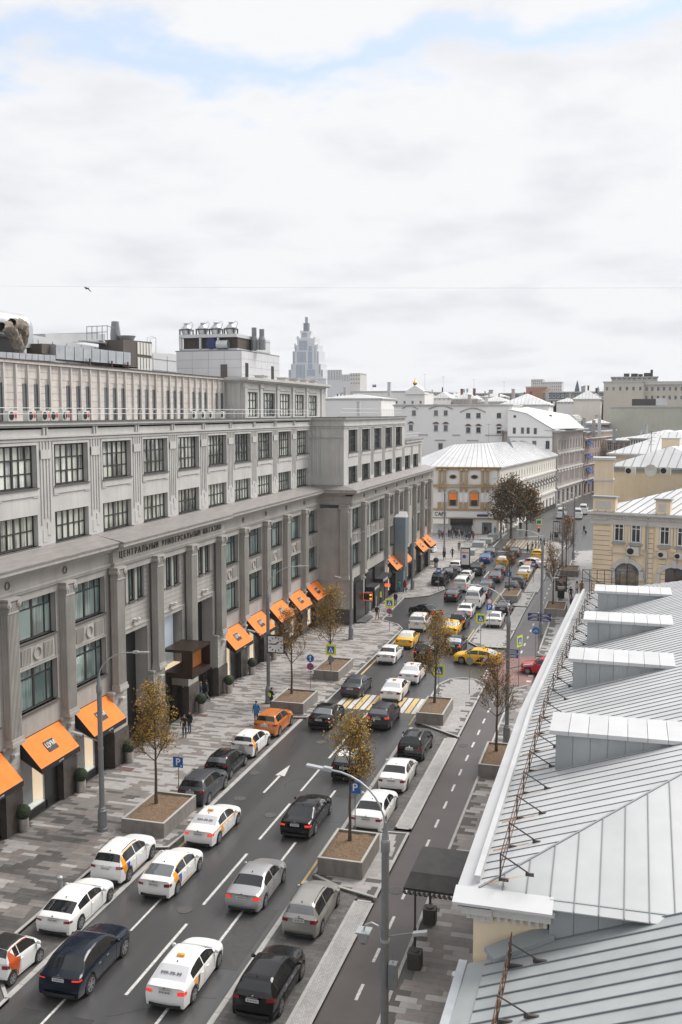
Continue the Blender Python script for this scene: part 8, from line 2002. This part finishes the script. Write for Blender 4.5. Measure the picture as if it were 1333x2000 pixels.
put('ochre_ornament',t1.mesh('ochre_ornament',M['ochretrim'],ang=50),oh,loc=(0,0,0))
t1 = MB()
for x in (1.7,5.9,10.1):
 for dx in (-.5,.5): t1.box(x+dx-.28,x+dx+.28,-.25,0,6.4,8.3)
t1.box(0,LO,-.4,-.0,3.35,4.65); put('white_pilasters',t1.mesh('white_pilasters',M['whitewall']),oh,loc=(0,0,0))
for x in (3.8,8.0):
 m = MB(); m.box(x-.95,x+.95,-.22,0,5.6,8.3)
 for k in range(8):
  a0,a1 = math.pi*k/8,math.pi*(k+1)/8; m.hexa([(x+1.0*math.cos(a0)*r if False else x+r*math.cos(a0),y,8.2+.55*r*math.sin(a0)) for r,y in ((.75,-.3),(1.05,-.3),(1.05,0),(.75,0))]+[(x+r*math.cos(a1),y,8.2+.55*r*math.sin(a1)) for r,y in ((.75,-.3),(1.05,-.3),(1.05,0),(.75,0))])
 fo = put('window_frame',m.mesh('window_frame',M['ochretrim']),oh,loc=(0,0,0)); m = MB(); m.box(x-.6,x+.6,-.26,-.22,5.7,8.0); put('pane',m.mesh('pane',M['pane_dark']),fo,loc=(0,0,0))
 m = MB(); m.hexa([(x-.75,-.9,6.9),(x+.75,-.9,6.9),(x+.75,-.85,6.9),(x-.75,-.85,6.9),(x-.75,-.3,8.05),(x+.75,-.3,8.05),(x+.75,-.25,8.05),(x-.75,-.25,8.05)]); put('blind',m.mesh('blind',M['orange']),oh,loc=(0,0,0))
 m = MB(); m.lathe([(.75,0),(.75,.12)],n=16); m.v = [(x+a,-b-.0,11.4+c*.6) for a,c,b in m.v]; put('oval_frame',m.mesh('oval_frame',M['ochretrim']),oh,loc=(0,0,0)); m = MB(); m.lathe([(.55,0),(.55,.16)],n=16); m.v = [(x+a,-b,11.4+c*.6) for a,c,b in m.v]; put('oval_pane',m.mesh('oval_pane',M['black']),oh,loc=(0,0,0))
m = MB(); m.hexa([(3.4,-1.3,2.6),(7.8,-1.3,2.6),(7.8,-1.2,2.6),(3.4,-1.2,2.6),(3.4,-.1,3.2),(7.8,-.1,3.2),(7.8,0,3.2),(3.4,0,3.2)]); m.box(3.4,7.8,-1.32,-1.28,1.9,2.65); put('shop_awning',m.mesh('shop_awning',M['blackcloth']),oh,loc=(0,0,0))
m = MB(); m.box(3.6,7.6,-.1,0,.1,2.6); m.box(9.6,11.5,-.1,0,.1,2.4); put('shop_window',m.mesh('shop_window',M['pane_dark']),oh,loc=(0,0,0))
o = put('shop_lettering',text_mesh('CAFE',1.0,.04,M['black'],bold=.02),oh,loc=(1.4,-.45,4.0),rot=(R(90),0,0))
m = MB(); m.box(8.6,10.8,-.5,-.42,3.6,4.05); m.lathe([(.3,0),(.3,.08)],(0,0,0),12) if False else None; put('street_name_plate',m.mesh('street_name_plate',M['navy']),oh,loc=(0,0,0))
m = MB(); m.hexa([(.0,-2.2,2.3),(3.0,-2.2,2.3),(3.0,-2.1,2.3),(.0,-2.1,2.3),(.0,-.1,3.2),(3.0,-.1,3.2),(3.0,0,3.2),(.0,0,3.2)]); put('cream_awning',m.mesh('cream_awning',M['cream']),oh,loc=(0,0,0))
# street side of the same corner: cream range
sA,sB = (-23.5,197),(-16.6,257)
def strhouse(name,label,A,B,z1,wall,rows,**k): return house(name,label,A,B,14,0,z1,wall,rows=rows,**k)
cr_ = strhouse('cream_range','long cream street range with small upper windows, black blinds and white metal roof',sA,sB,13.4,'cream',[(.4,2.6,14,2.2,'plain'),(5.6,2.6,18,1.1,'plain'),(10.4,1.4,22,.8,'plain')],cornice=.5,courses=[(4.3,.4,.4),(9.4,.3,.35)],roof=None)
dcr = Vector((sB[0]-sA[0],sB[1]-sA[1],0)); Lc = dcr.length
ornm = MB()
for k in range(18):
 x = Lc*(k+.5)/18
 for j in range(6): a0,a1 = math.pi*j/6,math.pi*(j+1)/6; ornm.hexa([(x+r*math.cos(a0),y,8.3+.8*r*math.sin(a0)) for r,y in ((.6,-.2),(.85,-.2),(.85,0),(.6,0))]+[(x+r*math.cos(a1),y,8.3+.8*r*math.sin(a1)) for r,y in ((.6,-.2),(.85,-.2),(.85,0),(.6,0))])
put('arched_hoods',ornm.mesh('arched_hoods',M['trim']),cr_,loc=(0,0,0))
for k in range(18):
 x = Lc*(k+.5)/18;
 if k in (3,4,5,6,7): continue
 m = MB(); m.hexa([(x-.65,-1.0,7.0),(x+.65,-1.0,7.0),(x+.65,-.95,7.0),(x-.65,-.95,7.0),(x-.65,-.1,8.2),(x+.65,-.1,8.2),(x+.65,-.02,8.2),(x-.65,-.02,8.2)]); put('blind',m.mesh('blind',M['orange'] if k < 3 else M['blackcloth']),cr_,loc=(0,0,0))
m = MB(); m.hexa([(8,-3,2.6),(15,-3,2.6),(15,-2.9,2.6),(8,-2.9,2.6),(8,-.1,3.6),(15,-.1,3.6),(15,0,3.6),(8,0,3.6)]); put('cafe_awning',m.mesh('cafe_awning',M['blackcloth']),cr_,loc=(0,0,0))
m = MB(); m.box(26,60,-.12,0,0,1.1); m.box(34,37,-1.6,0,2.9,3.2); put('dark_plinth',m.mesh('dark_plinth',M['black']),cr_,loc=(0,0,0))
# shared white roof over corner house and range
m = MB(); e = 13.4; rz_ = 18.0
P1_,P2_,P3_,P4_ = (-37.0,193.8,e),(-23.2,195.8,e),(-16.0,257.6,e),(-31,258,e); P5_ = (-44,205,e); rA,rB,rC = (-34,206,rz_-.5),(-27,208,rz_-.2),(-23.5,250,rz_-1)
m.q(P1_,P2_,rB,rA); m.q(P2_,P3_,rC,rB); m.q(P3_,P4_,rC); m.q(P4_,P5_,rA,rB,rC); m.q(P5_,P1_,rA); ro = m.build('shared_roof',M['roofw'],None); tag(ro,'wide white sheet metal roof spanning the ornate corner house and cream range','roof')
m = MB()
def seamline(a,b): a,b = Vector(a)+Vector((0,0,.02)),Vector(b)+Vector((0,0,.02)); m.tube([tuple(a),tuple(b)],.035,4)
for k in range(1,12): f = k/12; seamline(Vector(P1_).lerp(Vector(P2_),f),Vector(rA).lerp(Vector(rB),f))
for k in range(1,44): f = k/44; seamline(Vector(P2_).lerp(Vector(P3_),f),Vector(rB).lerp(Vector(rC),f))
for a,b in ((P2_,rB),(rA,rB),(rB,rC),(P1_,rA)): seamline(a,b)
m.build('roof_seams',M['seam'],ro)
m = MB(); m.q((-26.4,226,15.6),(-23.6,226.5,15.2),(-25.2,226.2,18.8)); m.q((-23.6,226.5,15.2),(-27,240,17.2),(-25.2,226.2,18.8)); m.q((-26.4,226,15.6),(-25.2,226.2,18.8),(-27,240,17.2)); m.build('roof_gable',M['zinc_grey'],ro)
# carved grey stone house and rosy houses further along
gh = strhouse('carved_stone_house','four storey carved grey stone house with red panels between its windows',(-16.4,259),(-11.4,292),19.6,'greystone',[(.4,3.6,6,3.0,'plain'),(6.0,2.6,9,1.0,'plain'),(10.4,2.4,9,1.0,'plain'),(14.4,2.6,9,1.2,'plain')],cornice=1.3,courses=[(4.6,.4,.35),(9.4,.3,.3),(13.5,.3,.4)],roof='roofw',roofh=1.5,fr='trim')
m = MB(); Lg = math.hypot(5,33)
for k in range(9):
 x = Lg*(k+.5)/9
 for z in (6.0,10.4): m.hexa([(x-.9,-.35,z+2.8),(x+.9,-.35,z+2.8),(x+.9,0,z+2.8),(x-.9,0,z+2.8),(x-.05,-.35,z+3.4),(x+.05,-.35,z+3.4),(x+.05,0,z+3.4),(x-.05,0,z+3.4)]); m.box(x-.8,x-.6,-.2,0,z,z+2.6); m.box(x+.6,x+.8,-.2,0,z,z+2.6)
put('window_hoods',m.mesh('window_hoods',M['trim']),gh,loc=(0,0,0))
for k in (1,3,5,7):
 for z in (6.1,10.5): x = Lg*k/9; m = MB(); m.box(x-.35,x+.35,-.06,0,z,z+2.4); put('red_panel',m.mesh('red_panel',M['redpanel']),gh,loc=(0,0,0))
rh = strhouse('rosy_stone_house','rosy stone house with royal blue window awnings beyond the carved one',(-11.2,294),(-3.5,335),18.6,'pinkstone',[(.4,3.2,8,2.4,'plain'),(5.6,2.6,12,1.2,'plain'),(9.6,2.6,12,1.2,'plain'),(13.4,2.4,12,1.2,'plain')],cornice=.9,courses=[(4.4,.4,.5),(8.8,.3,.3),(16.4,.3,.5)],roof='roofw',roofh=1.5,fr='trim')
for (x,z) in ((3,13.2),(6.5,13.2),(3,9.4),(6.5,9.4),(4,5.4),(7,5.4),(4,1.8)):
 m = MB(); m.hexa([(x-1.0,-1.5,z+1.2),(x+1.0,-1.5,z+1.2),(x+1.0,-1.4,z+1.2),(x-1.0,-1.4,z+1.2),(x-1.0,-.1,z+2.7),(x+1.0,-.1,z+2.7),(x+1.0,0,z+2.7),(x-1.0,0,z+2.7)]); put('blue_awning',m.mesh('blue_awning',M['blueaw']),rh,loc=(0,0,0))
p0,p1 = py(1142,860,300),py(1232,860,300)
house('rosy_balustrade_house','rosy pink old house with a balustraded top and dish like round vents',(p0.x+6,318),(p1.x+10,312),20,0,py(1180,862,300).z,'pinkstone',rows=[(12.5,2.4,10,1.2)],cornice=.8,courses=[(11.5,.3,.4)],roof='roofw',roofh=1.4,ridge=6)
p0,p1 = py(1232,870,290),py(1345,870,290)
hh = house('striped_pale_house','pale beige house with many thin dark window slots below a cluttered roof',(p0.x,300),(p1.x,296),20,0,py(1280,856,298).z,'cream',rows=[(13.2,3.0,22,.55,'plain')],cornice=.8,roof='roofw',roofh=2.2,ridge=7)
# big white houses behind
wp0,wp1 = py(770,790,262),py(1000,800,262)
def wx(u,v,Y=262): q = py(u,v,Y); return q.x,q.z
wh = house('white_blind_house','large plain white house with small dark windows and arched mouldings',(wp0.x,262),(wp1.x,262),25,0,wp0.z,'whitewall',rows=[],cornice=.35,trim='trim')
rowsW = [(809,802,7,9),(852,802,7,9),(871,802,7,9),(915,807,8,9),(935,807,8,9),(975,807,8,9),(803,830,7,10),(852,831,7,10),(871,831,7,10),(915,835,8,10),(935,835,8,10),(975,835,8,11),(861,866,8,11),(924,867,8,10)]
for (u,v,w_,h_) in rowsW:
 x,z1 = wx(u-w_/2,v); x2,z0 = wx(u+w_/2,v+h_); m = MB(); m.box(x-wp0.x-.12,x2-wp0.x+.12,-.12,0,z0-.2,z0-.05); m.box(x-wp0.x,x2-wp0.x,-.05,-.0,z1,z1+.1); so_ = put('sill',m.mesh('sill',M['greystone']),wh,loc=(0,0,0))
 a,b = wmesh(x2-x,z1-z0,'cross','slate'); o = put('window',a,wh,loc=(x-wp0.x,-.08,z0)); put('pane',b,o,loc=(0,0,0))
 if v in (831,835,830): m = MB(); c_ = (x+x2)/2-wp0.x; m.hexa([(c_-.9,-.3,z1+.45),(c_+.9,-.3,z1+.45),(c_+.9,0,z1+.45),(c_-.9,0,z1+.45),(c_-.3,-.3,z1+.95),(c_+.3,-.3,z1+.95),(c_+.3,0,z1+.95),(c_-.3,0,z1+.95)]); put('window_hood',m.mesh('window_hood',M['brown']),wh,loc=(0,0,0))
m = MB()
for (ua,ub,v0,v1) in ((785,817,799,792),(838,885,799,792),(899,949,805,797)):
 pts = []
 for k in range(9): f = k/8; x,z = wx(ua+(ub-ua)*f,v0+(v1-v0)*math.sin(math.pi*f)); pts.append((x-wp0.x,-.12,z))
 m.tube(pts,.16,5)
for (ua,ub,v) in ((818,836,849),(884,899,849.5),(948,995,850),(850,871,859.5),(912,935,860)): x,z = wx(ua,v); x2,_ = wx(ub,v); m.box(x-wp0.x,x2-wp0.x,-.2,0,z-.12,z+.12)
put('arched_moulding',m.mesh('arched_moulding',M['greystone']),wh,loc=(0,0,0))
wp2 = py(1078,842,262)
gw = thing('white_gable_house','white house with taller windows joining the plain one on its right','building',(wp1.x,258,0)); Yg = 258.2
P_ = [py(u,v,Yg) for u,v in ((992,800),(1030,808),(1079,838),(1079,915),(992,915))]; m = MB(); m.extr([(p.x,p.z) for p in P_[:3]]+[(P_[3].x,0),(P_[4].x,0)],(0,Yg,0),(1,0,0),(0,0,1),(0,3,0)); m.build('wall',M['whitewall'],gw)
for (u,v,w_,h_) in [(1006,811,5,5),(1005,835,6,12),(1021,835,6,12),(1032,835,6,12),(1046,836,6,12),(1004,861,8,13),(1020,861,8,14),(1044,861,8,15),(1070,861,8,16)]:
 q0,q1 = py(u-w_/2,v+h_,Yg),py(u+w_/2,v,Yg); a,b = wmesh(q1.x-q0.x,q1.z-q0.z,'cross','slate'); o = put('window',a,gw,loc=Vector((q0.x,Yg-.08,q0.z))-gw.location); put('pane',b,o,loc=(0,0,0))
m = MB()
for v in (823+30,881): q0,q1 = py(992,v,Yg-.02),py(1079,v+1,Yg-.02); m.box(q0.x,q1.x,Yg-.18,Yg-.01,q1.z-.1,q1.z+.15)
m.build('string_course',M['greystone'],gw)
# metal roofs sloping towards the street
m = MB();
for pts,Y0_,Y1_ in (([(1000,803),(1078,838),(1140,838),(1100,806),(1040,797)],262,262),):
 P_ = [py(992,799,257.8),py(1030,807,257.8),py(1080,837,257.8),py(1142,836,268),py(1112,810,300),py(1030,795,300)]; m.q(*[tuple(p) for p in P_])
tag(m.build('sloping_roof',M['roofw']),'white sheet roof sloping down to the carved stone house','roof')
p0,p1 = py(978,785,330),py(1072,790,330); house('white_hip_roof_house','white roofed low house with hipped top among the roofs',(p0.x,330),(p1.x,330),22,0,py(1000,790,330).z,'whitewall',rows=[],cornice=.5,roof='roofw',roofh=3.6,ridge=8)
def farhouse(name,label,u0,u1,vt,vb,Y,wall,rows=(),roof=None,rh_=2,depth=20,**k):
 a,b = py(u0,vt,Y),py(u1,vt,Y); zb = py(u0,vb,Y).z
 return house(name,label,(a.x,Y),(b.x,Y),depth,0,a.z,wall,rows=[(py(u0,vv,Y).z,(h_*Y/1944),n,w_*Y/1944,'plain') for (vv,h_,n,w_) in rows],roof=roof,roofh=rh_,cornice=k.pop('cornice',.4),**k)
farhouse('white_attic_house','white house with gabled parapet and little square windows under the golden dome',690,830,764,800,400,'whitewall',rows=[(789,6,9,5)],roof=None)
farhouse('white_shed_roof','low white roofed block just behind the store end railing',628,745,778,812,300,'whitewall',roof='roofw',rh_=1.4)
m = MB(); a,b = py(792,765,399),py(830,765,399); z0 = a.z; zt = py(811,752,399).z; m.extr([(a.x,z0-1),(b.x,z0-1),(b.x,z0),((a.x+b.x)/2,zt),(a.x,z0)],(0,399,0),(1,0,0),(0,0,1),(0,8,0)); tag(m.build('white_gable',M['whitewall']),'white triangular gable below the golden onion dome','gable')
M['gold'] = mat('gilded_dome',(.75,.42,.08),.25,metal=.9)
q = py(811,752,420); s_ = 420/1944; m = MB(); m.lathe([(2.2*s_,-4*s_),(2.2*s_,0),(4.2*s_,2*s_),(4.6*s_,4*s_),(3*s_,6.5*s_),(.6*s_,9*s_),(.3*s_,15*s_)],tuple(q),14); tag(m.build('onion_dome',M['gold'],ang=50),'small golden onion dome above the white gable','dome')
farhouse('beige_hotel','large beige block with a regular row of windows at the right skyline',1180,1258,745,860,420,'beigeh',rows=[(763.5,8,6,5.5)],depth=60); farhouse('beige_hotel_wing','right wing of the beige block with two rows of windows and a glazed roof',1258,1350,745,860,424,'beigeh',rows=[(764,8,8,5.5),(781,8,8,5.5)],depth=60,courses=[(py(1300,749,424).z-.4,.8,.8)])
farhouse('beige_penthouse','set back penthouse with roof machinery on top of the beige block',1195,1285,736,760,430,'trim',rows=[(742,5,9,7)],depth=30)
m = MB()
for u,w_,h_ in ((1219,10,5),(1233,12,5),(1247,8,4),(1258,12,6),(1271,4,12)): q = py(u,735,432); s_ = 432/1944; m.box(q.x,q.x+w_*s_,431,436,q.z,q.z+h_*s_)
tag(m.build('roof_machinery',M['iron']),'dark roof machinery on the skyline at the right','machinery')
farhouse('sage_green_house','flat sage green wall block at the right edge in front of the beige block',1192,1345,793,880,370,'sage',rows=[],depth=30,cornice=.6)
m = MB(); q = py(1240,792,372); s_ = 372/1944; m.box(q.x-5*s_,q.x+45*s_,371,378,q.z,q.z+12*s_); tag(m.build('roof_plant',M['iron']),'black roof plant box on the sage green block','machinery'); m = MB(); q = py(1281,792,372); m.box(q.x,q.x+20*s_,370.5,377,q.z,q.z+13*s_); tag(m.build('roof_cabin',M['roofw']),'white roof cabin on the sage green block','cabin')
farhouse('brown_gable_house','small brown brick gable between the white roofs',1142,1190,826,850,360,'brown',roof='roofw',rh_=1.5,depth=12)
farhouse('white_barn','white box shaped house with black eave line in the right background',1121,1174,779,812,380,'cream',rows=[],roof='roofw',rh_=3.2,depth=16,cornice=.6)
farhouse('slate_office','slate grey office with small square windows behind the white box',1062,1180,765,800,520,'slate',rows=[(776,6,14,5),(790,6,14,5)],depth=20)
farhouse('terracotta_block','terracotta coloured block with a curved white front on the skyline',1028,1068,755,790,560,'terra',rows=[],depth=20)
farhouse('distant_flats','pale distant block of flats on the skyline above the terracotta block',1040,1098,746,775,1100,'trim',rows=[(751,3,14,2),(757,3,14,2),(763,3,14,2)],depth=30); farhouse('distant_flats','slightly taller narrow grey block at the left of the pale distant flats',1038,1060,741,775,1150,'trim',rows=[(746,3,6,2)],depth=30)
farhouse('slate_low_office','long low slate roofed building on the middle skyline',925,1030,768,790,600,'slate',rows=[(775,5,16,3)],depth=20); farhouse('brick_block','pinkish brick block on the skyline right of the dome',835,875,766,790,600,'pinkstone',rows=[(770,4,7,3)],depth=20)
farhouse('city_block','grey and white roofs in the middle distance left of the slate building',870,930,774,792,480,'trim',rows=[(780,4,9,3)],roof='roofw',rh_=2)
q = py(1128,752,560); m = MB(); m.lathe([(1.5,-6),(1.2,-2),(.15,2.4)],tuple(q),8); tag(m.build('green_spire',M['slate']),'small dark green spire on the right skyline','spire')
# arched glass roof
q0 = py(1116,822,300); m = MB(); r_ = 9*300/1944
for k in range(10):
 a0,a1 = math.pi*k/10,math.pi*(k+1)/10; y0,y1 = 300,340; m.q(*[(q0.x+r_*math.cos(a),y,q0.z+r_*1.2*math.sin(a)) for a,y in ((a0,y0),(a1,y0),(a1,y1),(a0,y1))])
gv = m.build('glass_barrel_roof',M['pane_up']); tag(gv,'small barrel shaped glass roof among the white roofs','glass roof'); m = MB()
for k in range(11): a = math.pi*k/10; m.tube([(q0.x+r_*math.cos(a),299.9,q0.z+r_*1.2*math.sin(a)),(q0.x+r_*math.cos(a),340,q0.z+r_*1.2*math.sin(a))],.08,4); m.tube([(q0.x,299.9,q0.z),(q0.x+r_*math.cos(a),299.9,q0.z+r_*1.2*math.sin(a))],.1,4)
m.build('glazing_bars',M['white'],gv)
# far residential blocks beside the tower
M['towerw'] = mat('tower_white',(.60,.61,.63),.7); M['towerg'] = mat('tower_blue_glass',(.22,.30,.40),.15,spec=.9)
farhouse('pale_flats','white block with blue window strips right of the tall tower',640,668,738,770,1200,'towerw',rows=[(742,20,9,1.6)],depth=30); farhouse('pale_flats','small white pointed flats right beside the tower foot',668,684,735,770,1200,'towerw',rows=[(745,14,5,1.4)],depth=30)
farhouse('grey_terrace_flats','grey block with small dark windows left of the white parapet houses',684,704,729,770,800,'trim',rows=[(735,3,4,3),(742,3,4,3),(750,3,4,3)],depth=20); farhouse('pale_low_tower','pale low wing in front of the tower foot',592,637,741,770,1300,'towerw',rows=[(744,5,16,1)],depth=30)
# stepped tower
TY = 1400; tw = thing('stepped_tower','tall stepped white and blue glass tower with a spire, far away on the skyline','tower',(py(597,745,TY).x,TY,0))
def tb(u0,u1,v0,v1,d0,d1,mt,nm): a,b = py(u0,v0,TY+d0),py(u1,v1,TY+d0); m = MB(); m.box(a.x,b.x,TY+d0,TY+d1,min(a.z,b.z) if v1 < 770 else 0,max(a.z,b.z)); return m.build(nm,M[mt],tw)
for (u0,u1,v0,v1,d0,d1) in ((564,631,722,790,8,40),(569,627,711,790,5,36),(572,623,686,790,3,33),(576,620,674,790,1,30),(581,615,661,790,0,28),(588,607,647,790,8,22)): tb(u0,u1,v0,v1,d0,d1,'towerw','shaft')
for (u0,u1,v0,v1,d0) in ((593,602,631,661,9),(596.6,598.6,619,634,12)): tb(u0,u1,v0,v1,d0,d0+8,'slate','spire')
for (u0,u1,v0,v1,d0) in ((603.5,609,676,686,-.6),(602,609.5,687,709,-.6),(602,610,711,720,-.6),(600,615,722,734,-.6),(572.5,577,688,709,2),(569.5,576,713,720,4.4),(564.5,575,723,740,7.4),(618,622.5,688,709,2.4),(621,626,713,730,4.4),(628,630.5,724,735,7.4),(576.5,578.5,677,686,.4),(591,600,650,658,7.4),(614,616,676,709,.4)): tb(u0,u1,v0,v1,d0,d0+.8,'towerg','glazing')
for (ua,ub,v0,v1) in ((584.5,600,665,684),(581,597,687,708),(579,595.5,712,739)):
 for k in range(7): u = ua+(ub-ua)*k/6.5; tb(u,u+1.3,v0,v1,-.7,.1,'towerg','window_strip')
for (u0,u1,v0) in ((580,583,657),(613,616,658),(575,577,671),(619,621,672),(587,589,645),(606,608,646)): tb(u0,u1,v0,v0+8,2,5,'towerw','pinnacle')
# filler roofs so the middle distance reads as a town
rr = random.Random(12)
kk = 0
for Y in (440,520,640,780,950):
 u = 640+rr.random()*30; nn2 = 0
 while u < 1190:
  w_ = rr.uniform(22,60); vt = rr.uniform(775,786)-(.012*(Y-440)); wl_ = rr.choice(['trim','whitewall','cream','greystone','whitewall','beigeh']); kk += 1
  farhouse('town_house','%s distant house, %s from the left in the %s row below the skyline' % (dict(trim='pale grey',whitewall='white',cream='cream',greystone='grey',beigeh='beige')[wl_],ORD[min(nn2,22)],{440: 'nearest',520: 'second',640: 'third',780: 'fourth',950: 'farthest'}[Y]),u,u+w_,vt,800,Y,wl_,rows=[(vt+4,4,max(2,int(w_/7)),3)],roof='roofw',rh_=rr.uniform(1.5,3),depth=18,cornice=.3)['group'] = 'distant houses under the skyline'
  u += w_+rr.uniform(2,30); nn2 += 1
# roof clutter: chimneys, vents, aerials on the white roofs
for i,(u,v,Y,h_) in enumerate(((760,747,380,12),(885,790,276,10),(917,772,300,14),(950,776,300,18),(1141,818,300,12),(1160,822,300,12),(1171,820,300,10),(1200,836,300,8),(850,790,276,8),(700,785,276,10))):
 q = py(u,v+h_,Y); s_ = Y/1944; m = MB(); w_ = 6*s_; m.box(q.x-w_/2,q.x+w_/2,Y,Y+w_,q.z-3,q.z+h_*s_); m.box(q.x-w_*.65,q.x+w_*.65,Y-.15*w_,Y+w_*1.15,q.z+h_*s_,q.z+h_*s_+.15)
 tag(m.build('roof_vent',M[('panelwall','zinc_grey','greystone')[i % 3]]),'small boxy chimney or vent on the middle distance roofs, %s from the left' % ('second','fifth','sixth','seventh','eighth','ninth','tenth','last','third','first')[i],'roof vent','vents on the distant roofs')
for i,(u,v0,v1,Y) in enumerate(((955,827,875,259),(866,735,765,420),(830,730,765,405),(926,740,768,500),(1045,735,745,1100),(985,745,770,500))):
 a,b = py(u,v1,Y),py(u,v0,Y); m = MB(); m.tube([tuple(a),tuple(b)],.02+Y*.00005,4); m.tube([(b.x-.7,b.y,b.z-.3),(b.x+.7,b.y,b.z-.3)],.02+Y*.00004,4); tag(m.build('aerial_mast',M['iron']),'thin aerial mast on the skyline roofs, %s' % ('in front of the plain white house','above the far right of the golden dome','just right of the golden dome','above the slate roofed building','on the distant flats','right of the slate roofed building')[i],'aerial')
# flag
q = py(728,752,400); m = MB(); m.tube([(q.x,400,q.z-4),(q.x,400,q.z+.5)],.06,4); fo = tag(m.build('flagpole',M['signwhite']),'small flag on a pole above the white parapet houses','flag')
for k,mt in ((0,'signred'),(1,'signblue'),(2,'signwhite')): m = MB(); m.box(q.x,q.x+1.6,399.95,400,q.z-.9+k*.4,q.z-.5+k*.4); m.build('flag_stripe',M[mt],fo)
hz = MB(); hz.box(-1500,1500,-300,1750,-3,175)
hm = bpy.data.materials.new('haze'); hm.use_nodes = True; t = hm.node_tree; t.nodes.clear()
pv = t.nodes.new('ShaderNodeVolumePrincipled'); pv.inputs['Color'].default_value = (.93,.95,1,1); pv.inputs['Density'].default_value = .00013; pv.inputs['Anisotropy'].default_value = .2
ho = t.nodes.new('ShaderNodeOutputMaterial'); t.links.new(pv.outputs[0],ho.inputs['Volume'])
o = hz.build('haze',hm); o['kind'] = 'stuff'; tag(o,'thin pale haze over the whole town')
